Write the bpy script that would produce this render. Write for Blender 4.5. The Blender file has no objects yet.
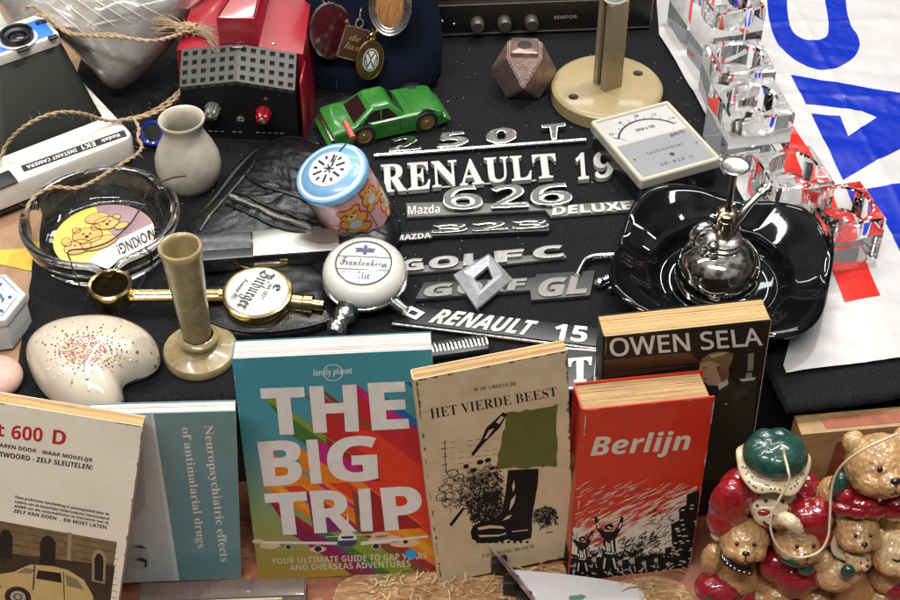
import bpy, bmesh, math, random
from mathutils import Vector, Matrix, noise
from mathutils.bvhtree import BVHTree

sc = bpy.context.scene
col = sc.collection
S = 0.01                      # everything below is written in centimetres
V = Vector
rad = math.radians
random.seed(7)

# ---------------------------------------------------------------- camera
PITCH, DIST, FPX = rad(43), 107.0, 1500.0
CAM = V((0, -DIST * math.cos(PITCH), DIST * math.sin(PITCH)))
cd = bpy.data.cameras.new('camera')
cam = bpy.data.objects.new('camera', cd)
col.objects.link(cam)
cam.location = CAM * S
cam.rotation_euler = (rad(90) - PITCH, 0, 0)
cd.sensor_width = 36
cd.lens = FPX / 900 * 36
cd.clip_start, cd.clip_end = 0.05, 60
sc.camera = cam

# ---------------------------------------------------------------- light and exposure
wd = bpy.data.worlds.new('World')
sc.world = wd
wd.use_nodes = True
bg = wd.node_tree.nodes['Background']
# dim market hall: dark below eye level, paler uneven ceiling above
wn, wl = wd.node_tree.nodes, wd.node_tree.links
wtc = wn.new('ShaderNodeTexCoord')
wsx = wn.new('ShaderNodeSeparateXYZ')
wl.new(wtc.outputs['Generated'], wsx.inputs[0])
wcr = wn.new('ShaderNodeValToRGB')
for p_, c_ in ((0.0, 0.03), (0.12, 0.07), (0.4, 0.20), (1.0, 0.42)):
    e_ = wcr.color_ramp.elements.new(p_)
    e_.color = (c_, c_ * .985, c_ * .96, 1)
wcr.color_ramp.elements.remove(wcr.color_ramp.elements[0])
wcr.color_ramp.elements.remove(wcr.color_ramp.elements[-1])
wl.new(wsx.outputs[2], wcr.inputs[0])
wns = wn.new('ShaderNodeTexNoise')
wns.inputs['Scale'].default_value = 3.2
wl.new(wtc.outputs['Generated'], wns.inputs['Vector'])
wmr = wn.new('ShaderNodeMapRange')
wmr.inputs[1].default_value, wmr.inputs[2].default_value = 0.38, 0.62
wmr.inputs[3].default_value, wmr.inputs[4].default_value = 0.25, 1.6
wl.new(wns.outputs[0], wmr.inputs[0])
wvm = wn.new('ShaderNodeVectorMath')
wvm.operation = 'SCALE'
wl.new(wcr.outputs[0], wvm.inputs[0])
wl.new(wmr.outputs[0], wvm.inputs['Scale'])
wl.new(wvm.outputs[0], bg.inputs[0])
bg.inputs[1].default_value = 0.42


def lamp(name, loc, aim, sx, sy, power, colour, rz=0):
    l = bpy.data.lights.new(name, 'AREA')
    l.shape, l.size, l.size_y = 'RECTANGLE', sx * S, sy * S
    l.energy, l.color = power, colour
    o = bpy.data.objects.new(name, l)
    col.objects.link(o)
    o.location = V(loc) * S
    q = (V(aim) - V(loc)).to_track_quat('-Z', 'Y')
    o.rotation_euler = (q.to_matrix() @ Matrix.Rotation(rz, 3, 'Z')).to_euler()
    return o


WARM = (1.0, 0.975, 0.94)
lamp('hall_and_fill_lamp', (-45, 80, 215), (0, 5, 0), 120, 7, 20, WARM)
lamp('hall_and_fill_lamp', (75, 95, 205), (5, 5, 0), 120, 7, 18, WARM)
lamp('hall_and_fill_lamp', (-10, 235, 215), (0, 10, 0), 200, 16, 15, WARM)  # strip added behind the table to give level chrome and plastic a sheen
lamp('hall_and_fill_lamp', (-30, -110, 215), (0, -10, -5), 170, 14, 48, WARM)  # fill added above and behind the camera to brighten the book covers
lamp('hall_and_fill_lamp', (-130, 10, 190), (0, 0, 0), 20, 120, 6, WARM)
lamp('hall_spot_lamp', (35, 35, 170), (5, 5, 0), 6, 6, 13, (1.0, 0.96, 0.90))
sc.view_settings.view_transform = 'Standard'
sc.view_settings.look = 'None'
sc.view_settings.exposure = 0.0
sc.view_settings.gamma = 1.0
sc.cycles.caustics_refractive = True
sc.cycles.caustics_reflective = False
sc.cycles.max_bounces = 16
sc.cycles.transmission_bounces = 14
sc.cycles.glossy_bounces = 6
sc.cycles.diffuse_bounces = 4
sc.cycles.transparent_max_bounces = 16
sc.cycles.blur_glossy = 0.3
sc.cycles.sample_clamp_indirect = 40
sc.cycles.use_denoising = True


# ---------------------------------------------------------------- where a point of the photo lies in the place
def ray(px, py):
    f = V((0, math.cos(PITCH), -math.sin(PITCH)))
    u = V((0, math.sin(PITCH), math.cos(PITCH)))
    return f + V((1, 0, 0)) * ((px - 450) / FPX) - u * ((py - 300) / FPX)


def at(px, py, z=0.0):
    d = ray(px, py)
    return CAM + d * ((z - CAM.z) / d.z)


def atv(px, py, y):
    d = ray(px, py)
    return CAM + d * ((y - CAM.y) / d.y)


def yaw(p, q, z=0.0):
    a, b = at(p[0], p[1], z), at(q[0], q[1], z)
    return math.atan2(b.y - a.y, b.x - a.x)


# ---------------------------------------------------------------- materials
MATS = {}


def mat(name, c, r=0.5, m=0.0, var=0.12, ns=3.0, bump=0.0, bs=None, rv=0.1, trans=0.0, ior=1.5, coat=0.0, sss=0.0,
        spec=None, wear=None, stretch=None, sheen=0.0, alpha=1.0):
    """Procedural surface: colour with noise, uneven gloss, optional bump and wear of its own shape."""
    if name in MATS:
        return MATS[name]
    M = bpy.data.materials.new(name)
    MATS[name] = M
    M.use_nodes = True
    N, L = M.node_tree.nodes, M.node_tree.links
    b = N['Principled BSDF']
    tc = N.new('ShaderNodeTexCoord')
    mp = N.new('ShaderNodeMapping')
    st = stretch or (1, 1, 1)
    mp.inputs['Scale'].default_value = tuple(100 * k for k in st)
    L.new(tc.outputs['Object'], mp.inputs[0])
    n = N.new('ShaderNodeTexNoise')
    n.inputs['Scale'].default_value = ns
    n.inputs['Detail'].default_value = 6
    n.inputs['Roughness'].default_value = 0.65
    L.new(mp.outputs[0], n.inputs['Vector'])
    cr = N.new('ShaderNodeValToRGB')
    cr.color_ramp.elements[0].position = 0.3
    cr.color_ramp.elements[1].position = 0.7
    cr.color_ramp.elements[0].color = tuple(max(0, k * (1 - var)) for k in c) + (1,)
    cr.color_ramp.elements[1].color = tuple(min(1, k * (1 + var)) for k in c) + (1,)
    L.new(n.outputs[0], cr.inputs[0])
    out = cr.outputs[0]
    if wear:
        wc, wa, ws = wear
        n2 = N.new('ShaderNodeTexNoise')
        n2.inputs['Scale'].default_value = ws
        n2.inputs['Detail'].default_value = 8
        n2.inputs['Roughness'].default_value = 0.7
        L.new(mp.outputs[0], n2.inputs['Vector'])
        r2 = N.new('ShaderNodeValToRGB')
        r2.color_ramp.elements[0].position = 1 - wa
        r2.color_ramp.elements[1].position = min(1, 1 - wa + 0.06)
        L.new(n2.outputs[0], r2.inputs[0])
        mx = N.new('ShaderNodeMix')
        mx.data_type = 'RGBA'
        L.new(r2.outputs[0], mx.inputs[0])
        L.new(out, mx.inputs[6])
        mx.inputs[7].default_value = wc + (1,)
        out = mx.outputs[2]
    L.new(out, b.inputs['Base Color'])
    mr = N.new('ShaderNodeMapRange')
    mr.inputs[3].default_value = max(0.0, r - rv * r)
    mr.inputs[4].default_value = min(1.0, r * (1 + 1.5 * rv) + 0.03 * rv)
    L.new(n.outputs[0], mr.inputs[0])
    L.new(mr.outputs[0], b.inputs['Roughness'])
    b.inputs['Metallic'].default_value = m
    b.inputs['Transmission Weight'].default_value = trans
    b.inputs['IOR'].default_value = ior
    b.inputs['Coat Weight'].default_value = coat
    b.inputs['Coat Roughness'].default_value = 0.08
    b.inputs['Alpha'].default_value = alpha
    if sheen:
        b.inputs['Sheen Weight'].default_value = sheen
        b.inputs['Sheen Roughness'].default_value = 0.4
    if spec is not None:
        b.inputs['Specular IOR Level'].default_value = spec
    if sss:
        b.inputs['Subsurface Weight'].default_value = sss
        b.inputs['Subsurface Radius'].default_value = (0.004, 0.002, 0.001)
        b.inputs['Subsurface Scale'].default_value = 1.0
    if bump:
        n3 = N.new('ShaderNodeTexNoise')
        n3.inputs['Scale'].default_value = bs or ns * 3
        n3.inputs['Detail'].default_value = 5
        L.new(mp.outputs[0], n3.inputs['Vector'])
        bp = N.new('ShaderNodeBump')
        bp.inputs['Strength'].default_value = 1.0
        bp.inputs['Distance'].default_value = bump * S
        L.new(n3.outputs[0], bp.inputs['Height'])
        L.new(bp.outputs[0], b.inputs['Normal'])
    return M


# ---------------------------------------------------------------- lettering alphabets (built-in font)
ALPH = {'serif': (0x1D400, 0x1D41A, 0x1D7CE), 'frak': (0x1D56C, 0x1D586, 0), 'script': (0x1D4D0, 0x1D4EA, 0),
        'sansb': (0x1D5D4, 0x1D5EE, 0x1D7EC), 'sans': (0x1D5A0, 0x1D5BA, 0x1D7E2), 'ital': (0x1D468, 0x1D482, 0x1D7CE),
        'sansi': (0x1D63C, 0x1D656, 0x1D7EC), 'mono': (0x1D670, 0x1D68A, 0x1D7F6)}


def alph(s, st):
    if not st:
        return s
    u, l, d = ALPH[st]
    r = ''
    for c in s:
        if 'A' <= c <= 'Z':
            r += chr(u + ord(c) - 65)
        elif 'a' <= c <= 'z':
            r += chr(l + ord(c) - 97)
        elif c.isdigit() and d:
            r += chr(d + ord(c) - 48)
        else:
            r += c
    return r


TXT = {}


def glyphs(s, st=None, ext=0.0, bev=0.0, off=0.0, space=1.0, lines=1.0):
    """Lettering as vertices in a unit box and faces."""
    k = (s, st, ext, bev, off, space)
    if k in TXT:
        return TXT[k]
    cu = bpy.data.curves.new('lettering', 'FONT')
    cu.body = alph(s, st)
    cu.size = 1
    cu.extrude, cu.bevel_depth, cu.offset, cu.space_character = ext, bev, off, space
    cu.bevel_resolution = 1
    cu.resolution_u = 4
    cu.space_line = lines
    cu.align_x = 'CENTER' if '\n' in s else 'LEFT'
    o = bpy.data.objects.new('lettering', cu)
    me = bpy.data.meshes.new_from_object(o)
    vs = [v.co.copy() for v in me.vertices]
    fs = [tuple(p.vertices) for p in me.polygons]
    bpy.data.meshes.remove(me)
    bpy.data.objects.remove(o)
    bpy.data.curves.remove(cu)
    lo = V((min(v.x for v in vs), min(v.y for v in vs), min(v.z for v in vs)))
    hi = V((max(v.x for v in vs), max(v.y for v in vs), max(v.z for v in vs)))
    d = hi - lo
    vs = [V(((v.x - lo.x) / d.x, (v.y - lo.y) / d.y, (v.z - lo.z) / d.z if d.z > 1e-6 else 0)) for v in vs]
    TXT[k] = (vs, fs)
    return TXT[k]


# ---------------------------------------------------------------- shapes
def xy(p):
    return V((p[0], p[1]))


def clip(poly, x0, y0, x1, y1):
    def cut(P, ins, inter):
        o = []
        for i in range(len(P)):
            a, b = P[i - 1], P[i]
            if ins(b):
                if not ins(a):
                    o.append(inter(a, b))
                o.append(b)
            elif ins(a):
                o.append(inter(a, b))
        return o

    def at_x(x):
        return lambda a, b: (x, a[1] + (b[1] - a[1]) * (x - a[0]) / (b[0] - a[0]))

    def at_y(y):
        return lambda a, b: (a[0] + (b[0] - a[0]) * (y - a[1]) / (b[1] - a[1]), y)
    P = [tuple(p) for p in poly]
    for ins, it in ((lambda p: p[0] >= x0, at_x(x0)), (lambda p: p[0] <= x1, at_x(x1)),
                    (lambda p: p[1] >= y0, at_y(y0)), (lambda p: p[1] <= y1, at_y(y1))):
        if P:
            P = cut(P, ins, it)
    return P


def curve(pts, n, closed=True):
    """Catmull-Rom through points, n samples per span."""
    P = [V(p) for p in pts]
    k = len(P)
    out = []
    for i in range(k if closed else k - 1):
        if closed:
            a, b, c, d = P[i - 1], P[i], P[(i + 1) % k], P[(i + 2) % k]
        else:
            a, b, c, d = P[max(i - 1, 0)], P[i], P[i + 1], P[min(i + 2, k - 1)]
        for j in range(n):
            t = j / n
            out.append(0.5 * ((2 * b) + (c - a) * t + (2 * a - 5 * b + 4 * c - d) * t * t + (3 * b - a - 3 * c + d) * t ** 3))
    if not closed:
        out.append(P[-1].copy())
    return out


def area2(P):
    return sum(P[i - 1][0] * P[i][1] - P[i][0] * P[i - 1][1] for i in range(len(P)))


def ccw(P):
    return list(P) if area2(P) > 0 else list(reversed(P))


def inset(P, d):
    o = []
    k = len(P)
    for i in range(k):
        a, b, c = xy(P[i - 1]), xy(P[i]), xy(P[(i + 1) % k])
        e1, e2 = (b - a), (c - b)
        if e1.length < 1e-9 or e2.length < 1e-9:
            o.append(b)
            continue
        e1.normalize()
        e2.normalize()
        n1, n2 = V((-e1.y, e1.x)), V((-e2.y, e2.x))
        n = n1 + n2
        if n.length < 1e-6:
            n = n1
        n.normalize()
        o.append(b + n * (d / max(0.45, n.dot(n1))))
    return o


def rrect(x0, y0, x1, y1, r, n=5):
    o = []
    for cx, cy, a in ((x1 - r, y0 + r, -90), (x1 - r, y1 - r, 0), (x0 + r, y1 - r, 90), (x0 + r, y0 + r, 180)):
        for i in range(n + 1):
            t = rad(a + 90 * i / n)
            o.append((cx + r * math.cos(t), cy + r * math.sin(t)))
    return o


def circ(cx, cy, r, n=32, ry=None):
    return [(cx + r * math.cos(2 * math.pi * i / n), cy + (ry or r) * math.sin(2 * math.pi * i / n)) for i in range(n)]


class MB:
    def __init__(s, M=None):
        s.v, s.f, s.m, s.M = [], [], [], M or Matrix()

    def add(s, vs, fs, mi=0, M=None):
        T = s.M @ M if M is not None else s.M
        o = len(s.v)
        s.v += [T @ V(v) for v in vs]
        s.f += [tuple(i + o for i in f) for f in fs]
        s.m += [mi] * len(fs)
        return s

    def box(s, c, d, b=0.0, mi=0, M=None, seg=2, taper=None):
        bm = bmesh.new()
        bmesh.ops.create_cube(bm, size=1)
        for v in bm.verts:
            k = 1.0
            if taper and v.co.z > 0:
                v.co.x *= taper[0]
                v.co.y *= taper[1]
            v.co = V((v.co.x * d[0], v.co.y * d[1], v.co.z * d[2]))
        if b:
            bmesh.ops.bevel(bm, geom=bm.edges[:], offset=b, segments=seg, affect='EDGES', profile=0.5)
        bm.verts.ensure_lookup_table()
        vs = [v.co + V(c) for v in bm.verts]
        fs = [tuple(v.index for v in f.verts) for f in bm.faces]
        bm.free()
        return s.add(vs, fs, mi, M)

    def lathe(s, prof, n=48, mi=0, M=None, wob=None):
        vs, fs, rings = [], [], []
        for r, z in prof:
            if r < 1e-6:
                rings.append([len(vs)])
                vs.append((0, 0, z))
            else:
                rings.append(list(range(len(vs), len(vs) + n)))
                for i in range(n):
                    t = 2 * math.pi * i / n
                    rr, zz = (r, z) if not wob else wob(r, z, t)
                    vs.append((rr * math.cos(t), rr * math.sin(t), zz))
        for a, b in zip(rings, rings[1:]):
            for i in range(n):
                j = (i + 1) % n
                if len(a) == 1 and len(b) == 1:
                    continue
                if len(a) == 1:
                    fs.append((a[0], b[i], b[j])[::-1])
                elif len(b) == 1:
                    fs.append((a[i], a[j], b[0]))
                else:
                    fs.append((a[i], a[j], b[j], b[i]))
        return s.add(vs, fs, mi, M)

    def rings(s, rr, mi=0, M=None, cap0=True, cap1=True, closed=True):
        """Loft equal-length 3D rings."""
        n = len(rr[0])
        vs = [p for r in rr for p in r]
        fs = []
        for k in range(len(rr) - 1):
            for i in range(n if closed else n - 1):
                j = (i + 1) % n
                fs.append((k * n + i, k * n + j, (k + 1) * n + j, (k + 1) * n + i))
        if cap0:
            fs.append(tuple(range(n))[::-1])
        if cap1:
            fs.append(tuple(range((len(rr) - 1) * n, len(rr) * n)))
        return s.add(vs, fs, mi, M)

    def prism(s, P, z0, z1, b=0.0, mi=0, M=None, bs=2, b0=0.0):
        P = ccw(P)
        rr = []
        if b0:
            rr.append([(p[0], p[1], z0) for p in inset(P, b0)])
            rr.append([(p[0], p[1], z0 + b0) for p in P])
        else:
            rr.append([(p[0], p[1], z0) for p in P])
        if b:
            for i in range(bs + 1):
                t = math.pi / 2 * i / bs
                rr.append([(p[0], p[1], z1 - b + b * math.sin(t)) for p in inset(P, b * (1 - math.cos(t)))])
        else:
            rr.append([(p[0], p[1], z1) for p in P])
        return s.rings(rr, mi, M)

    def flat(s, P, z, mi=0, M=None):
        P = [p for p in P]
        if len(P) < 3:
            return s
        P = ccw(P)
        return s.add([(p[0], p[1], z) for p in P], [tuple(range(len(P)))], mi, M)

    def stroke(s, a, b, w, z, mi=0, w2=None):
        a, b = xy(a), xy(b)
        d = b - a
        if d.length < 1e-6:
            return s
        n = V((-d.y, d.x)).normalized() * 0.5
        w2 = w if w2 is None else w2
        return s.flat([a - n * w, b - n * w2, b + n * w2, a + n * w], z, mi)

    def line(s, pts, w, z, mi=0):
        for a, b in zip(pts, pts[1:]):
            s.stroke(a, b, w, z, mi)
        return s

    def tube(s, pts, r, n=10, mi=0, closed=False, cap=True, M=None, flatten=1.0):
        P = [V(p) for p in pts]
        k = len(P)
        rs = r if isinstance(r, (list, tuple)) else [r] * k
        T = []
        for i in range(k):
            a = P[i - 1] if (i > 0 or closed) else P[i]
            b = P[(i + 1) % k] if (i < k - 1 or closed) else P[i]
            d = b - a
            T.append(d.normalized() if d.length > 1e-9 else V((0, 0, 1)))
        u = T[0].cross(V((0, 0, 1)))
        if u.length < 1e-3:
            u = T[0].cross(V((1, 0, 0)))
        u.normalize()
        rr = []
        for i in range(k):
            u = (u - T[i] * u.dot(T[i]))
            if u.length < 1e-6:
                u = T[i].orthogonal()
            u.normalize()
            w = T[i].cross(u)
            rr.append([P[i] + (u * math.cos(2 * math.pi * j / n) + w * math.sin(2 * math.pi * j / n) * flatten) * rs[i] for j in range(n)])
        if closed:
            rr.append(rr[0])
        return s.rings(rr, mi, M, cap0=cap and not closed, cap1=cap and not closed)

    def ball(s, c, r, mi=0, M=None, n=20, m=12):
        r = (r, r, r) if not isinstance(r, (list, tuple)) else r
        prof = [(math.sin(math.pi * i / m), -math.cos(math.pi * i / m)) for i in range(m + 1)]
        prof[0], prof[-1] = (0, -1), (0, 1)
        T = Matrix.Translation(V(c)) @ Matrix.Diagonal((r[0], r[1], r[2], 1))
        return s.lathe(prof, n, mi, M @ T if M is not None else T)

    def pillow(s, P, H, c=None, rings=14, e=2.0, mi=0, z0=0.0, fn=None, under=True, k=2.0):
        """Domed body over a star-shaped outline: full height in the middle, falling off at the rim."""
        P = ccw(P)
        c = xy(c) if c else sum((xy(p) for p in P), V((0, 0))) / len(P)
        rr = []
        for i in range(rings + 1):
            t = math.cos(math.pi / 2 * i / rings) if i < rings else 0.0
            t = max(t, 0.0)
            h = H * (1 - t ** k) ** (1 / e)
            ring = []
            for p in P:
                q = c + (xy(p) - c) * max(t, 0.02)
                z = z0 + h
                if fn:
                    z += fn(q.x, q.y, t)
                ring.append((q.x, q.y, z))
            rr.append(ring)
        if under:
            rr.insert(0, [(p[0] * 0.94 + c.x * 0.06, p[1] * 0.94 + c.y * 0.06, z0 - 0.0) for p in P])
        return s.rings(rr, mi)

    def text(s, t, q, z=0.0, th=0.0, st=None, mi=0, M=None, bev=0.0, off=0.0, space=1.0, lines=1.0):
        """Lettering stretched into the quad q = (start base, end base, end top, start top)."""
        vs, fs = glyphs(t, st, 0.5 if th else 0.0, bev, off, space, lines) if t != 'I' else ([(0, 0, 0), (1, 0, 0), (1, 1, 0), (0, 1, 0)], [(0, 1, 2, 3)])
        a, b, c, d = [xy(p) for p in q]
        o = []
        for v in map(V, vs):
            p = a.lerp(b, v.x).lerp(d.lerp(c, v.x), v.y)
            o.append((p.x, p.y, z + v.z * th))
        return s.add(o, fs, mi, M)

    def build(s, name, mats, parent=None, ang=38, origin=None, smooth=True):
        me = bpy.data.meshes.new(name)
        o0 = V(origin) if origin is not None else V((0, 0, 0))
        me.from_pydata([(v - o0) * S for v in s.v], [], s.f)
        for k in (mats if isinstance(mats, (list, tuple)) else [mats]):
            me.materials.append(k)
        me.polygons.foreach_set('material_index', s.m)
        bm = bmesh.new()
        bm.from_mesh(me)
        bmesh.ops.recalc_face_normals(bm, faces=bm.faces[:]) if name in CLOSED else None
        bm.to_mesh(me)
        bm.free()
        if smooth:
            me.polygons.foreach_set('use_smooth', [True] * len(me.polygons))
            me.set_sharp_from_angle(angle=rad(ang))
        me.update()
        o = bpy.data.objects.new(name, me)
        col.objects.link(o)
        if parent is not None:
            o.parent = parent
        o.location = o0 * S
        return o


CLOSED = {'glass_block', 'glass_bowl'}
FR = {}


def tag(o, label=None, cat=None, group=None, kind=None):
    for k, v in (('label', label), ('category', cat), ('group', group), ('kind', kind)):
        if v:
            o[k] = v
    return o


def thing(name, label, cat, loc, R=0.0, group=None):
    o = bpy.data.objects.new(name, None)
    col.objects.link(o)
    o.empty_display_size = 0.02
    M = Matrix.Translation(V(loc)) @ (Matrix.Rotation(R, 4, 'Z') if not isinstance(R, Matrix) else R.to_4x4())
    FR[o] = M
    o.location = V(loc) * S
    o.rotation_euler = M.to_3x3().to_euler()
    return tag(o, label, cat, group)


def lo(o, px, py, z=0.0):
    """Photo point on the level z, in the frame of thing o."""
    return FR[o].inverted() @ at(px, py, z)


def on(o, px, py, z=0.0):
    """Photo point on the plane local z of thing o (a cover, a tilted face)."""
    I = FR[o].inverted()
    c, d = I @ CAM, I.to_3x3() @ ray(px, py)
    return c + d * ((z - c.z) / d.z)


def quad(o, pts, z=0.0):
    return [on(o, p[0], p[1], z) for p in pts]


CHROME = mat('chrome', (0.72, 0.71, 0.69), 0.12, 1.0, var=0.08, ns=2, rv=0.5, bump=0.004, bs=6, wear=((0.34, 0.32, 0.29), 0.27, 7))
CHROME_OLD = mat('worn_chrome', (0.58, 0.57, 0.55), 0.26, 1.0, var=0.25, ns=4, rv=0.4, bump=0.004, bs=20)
BRASS = mat('polished_brass', (0.80, 0.55, 0.20), 0.16, 1.0, var=0.15, ns=2, rv=0.4)
BLACKPL = mat('black_plastic', (0.012, 0.012, 0.013), 0.35, 0, var=0.3, ns=4)
DARK = mat('dark_hole', (0.006, 0.006, 0.006), 0.7, 0, var=0.1)
WHITEPAINT = mat('white_print', (0.78, 0.76, 0.72), 0.5, 0, var=0.05, ns=5)
BLACKINK = mat('black_ink', (0.016, 0.015, 0.015), 0.5, 0, var=0.3, ns=8)

# ================================================================ THE SETTING
def fnoise(x, y, s=1.0, seed=0.0):
    return noise.noise(V((x * s, y * s, seed)))


PAPER_RUST = mat('rust_paper', (0.25, 0.085, 0.045), 0.5, 0, var=0.35, ns=0.5, bump=0.03, bs=1.2, wear=((0.34, 0.17, 0.09), 0.42, 0.8))
PAPER_BROWN = mat('brown_paper', (0.36, 0.215, 0.12), 0.5, 0, var=0.2, ns=0.4, bump=0.03, bs=0.7, wear=((0.30, 0.14, 0.075), 0.4, 0.7))
BOARD = mat('black_board', (0.010, 0.009, 0.009), 0.8, 0, var=0.3)
FELT = mat('black_felt', (0.0115, 0.0115, 0.0125), 0.95, 0, var=0.6, ns=5, bump=0.10, bs=7, spec=0.1, sheen=0.04,
           wear=((0.045, 0.045, 0.047), 0.36, 7))

b = MB()
N = 40
vs = [(-70 + 140 * i / N, -50 + 45 * j / N, -13 + 0.12 * fnoise(i * 1.3, j * 1.1, 0.5)) for j in range(N + 1) for i in range(N + 1)]
b.add(vs, [(j * (N + 1) + i, j * (N + 1) + i + 1, (j + 1) * (N + 1) + i + 1, (j + 1) * (N + 1) + i) for j in range(N) for i in range(N)])
tag(b.build('table_surface', PAPER_RUST), kind='structure')

b = MB()
b.box((0, 27.6, -6.7), (140, 67, 12.5), 0.15)
for i, f in enumerate(b.f):
    p = [b.v[k] for k in f]
    n = (p[1] - p[0]).cross(p[2] - p[0])
    b.m[i] = 0 if n.normalized().z > 0.7 else 1
tag(b.build('display_step', [PAPER_BROWN, BOARD]), kind='structure')


def lerp_tab(tab, x):
    if x <= tab[0][0]:
        return tab[0][1]
    for (a, p), (c, q) in zip(tab, tab[1:]):
        if x <= c:
            return p + (q - p) * (x - a) / (c - a)
    return tab[-1][1]


FRONT = [(-31, -9.4), (-26, -9.9), (-21, -10.0), (-14, -9.1), (-10, -8.9), (0, -8.6), (9, -8.2), (10.2, -6.9), (21.5, -5.9), (22.1, -10.2), (26, -9.6),
         (30, -8.8), (46, -5.6)]
b = MB()
NX, NY = 150, 70
rows = []
LEFT = [(-10, -29.2), (0, -30.2), (8, -31.2), (60, -33)]
for k in range(NX + 1):
    pass
grid = []
for j in range(-5, NY + 1):
    r = []
    for i in range(NX + 1):
        u = i / NX
        x0 = -30 + 76 * u
        yf = lerp_tab(FRONT, x0) + 0.18 * fnoise(x0, 3, 0.9) + 0.06 * fnoise(x0, 9, 4)
        if j >= 0:
            t = j / NY
            y = yf + (50 - yf) * t ** 1.3
            z = 0.05 * fnoise(x0, y, 0.35) + 0.02 * fnoise(x0, y, 1.5)
        else:
            a = -j / 5
            y = yf - 0.35 * math.sin(math.pi * min(a * 1.2, 1)) * (1 if a < 0.9 else 0.2)
            z = -1.05 * a - 0.1 * fnoise(x0, 5, 3) * a
            if a == 1:
                y = yf + 0.6
        xl = lerp_tab(LEFT, y) + 0.12 * fnoise(y, 1, 0.9) + 0.05 * fnoise(y, 7, 4)
        x = xl + (46 - xl) * u
        zz = z + 0.0
        if i == 0:
            zz = min(zz, 0) - 0.33
        r.append((x, y, zz))
    grid.append(r)
vs = [p for r in grid for p in r]
W = NX + 1
b.add(vs, [(j * W + i, j * W + i + 1, (j + 1) * W + i + 1, (j + 1) * W + i) for j in range(len(grid) - 1) for i in range(NX)])
felt = tag(b.build('felt_cloth', FELT, ang=80), 'black felt cloth covering the display step with a rough cut front edge', 'cloth')
b = MB()
rnd = random.Random(31)
for _ in range(420):
    p = V((rnd.uniform(-28, 34), rnd.uniform(-8, 32), .09))
    a, l_ = rnd.uniform(0, 6.28), rnd.choice((.03, .04, .05, .06, .07, .08, .1, .12, .2))
    d = V((math.cos(a), math.sin(a), 0)) * l_
    m_ = V((-d.y, d.x, 0)) * rnd.uniform(-.5, .5)
    r_ = rnd.uniform(.010, .026)
    b.tube([p, p + d * .5 + m_ + V((0, 0, .04)), p + d], r_, 4)
tag(b.build('lint', mat('white_lint', (0.5, 0.49, 0.46), .8), felt), kind='stuff')

# yellow card and pale paper under the camera at the left edge
t = None
P = [at(*p, -0.3) for p in ((-8, 250), (46, 246), (50, 262), (30, 270), (-8, 262))]
b = MB()
b.prism([(p.x, p.y) for p in P], -0.44, -0.36)
tag(b.build('yellow_card', mat('yellow_card_print', (0.62, 0.42, 0.05), 0.45, var=0.2, ns=1), origin=(P[0].x, P[0].y, -0.4)),
    'flat yellow card lying under the edge of the instant camera', 'card')
P = [at(*p, -0.3) for p in ((-60, -60), (35, -60), (26, 60), (8, 178), (-60, 215))]
b = MB()
b.prism([(p.x, p.y) for p in P], 0.5, 0.62)
b.M = Matrix()
tag(b.build('paper_sheet', mat('pale_green_paper', (0.40, 0.43, 0.36), 0.7, var=0.12, ns=0.6), origin=(P[0].x, P[0].y, 0.5)),
    'pale grey green paper sheet showing behind the instant camera', 'paper')

# ================================================================ BACK ROWS
# ---- instant camera
p0 = at(140, 160, 0)
R = math.atan2(at(140, 160).y - at(0, 216).y, at(140, 160).x - at(0, 216).x)
t = thing('instant_camera', 'white folding-style instant camera with blue lens panel and black hump', 'camera', p0, R)
WPL = mat('white_camera_plastic', (0.66, 0.63, 0.57), 0.38, var=0.08, ns=1.2, wear=((0.48, 0.43, 0.35), 0.36, 1.5))
BPL = mat('textured_black_plastic', (0.009, 0.0095, 0.008), 0.5, spec=.3, var=0.2, ns=6, bump=0.015, bs=25)
b = MB()
b.prism(rrect(-15.5, 0, 0, 14.5, 1.0), 0.25, 2.4, 0.35, b0=0.3)
b.build('camera_body', WPL, t)
b = MB()
b.prism(rrect(-15.3, 0.1, -0.1, 14.3, 1.0), 0, 0.3)
b.build('battery_back', BLACKPL, t)
# black hump: loft of rounded rectangles, leaning back
def rr3(x0, y0, x1, y1, r, z):
    return [(p[0], p[1], z) for p in rrect(x0, y0, x1, y1, r, 4)]
hb = [lo(t, *p, 2.4) for p in ((12, 152), (105, 118))]
ht = [lo(t, *p, 7.0) for p in ((2, 63), (63, 43))]
xa, xb_, ya = hb[0].x, hb[1].x, (hb[0].y + hb[1].y) / 2
xc, xd, yb = ht[0].x, ht[1].x, (ht[0].y + ht[1].y) / 2
b = MB()
b.rings([rr3(xa - 1.4, ya - .05, xb_, ya + 10, .7, 2.4), rr3(xa - 1.2, ya + .1, xb_ - .1, ya + 9.9, .8, 2.75),
         rr3(xc - .8, yb - .1, xd, yb + 5.0, .6, 7.0)], cap0=False)
b.build('bellows_hump', BPL, t)
b = MB()
b.box(((hb[0].x + hb[1].x) / 2 + .3, ya + 1.2, 3.55), (1.0, .25, .2), .06)
b.build('catch', BLACKPL, t)
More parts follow.
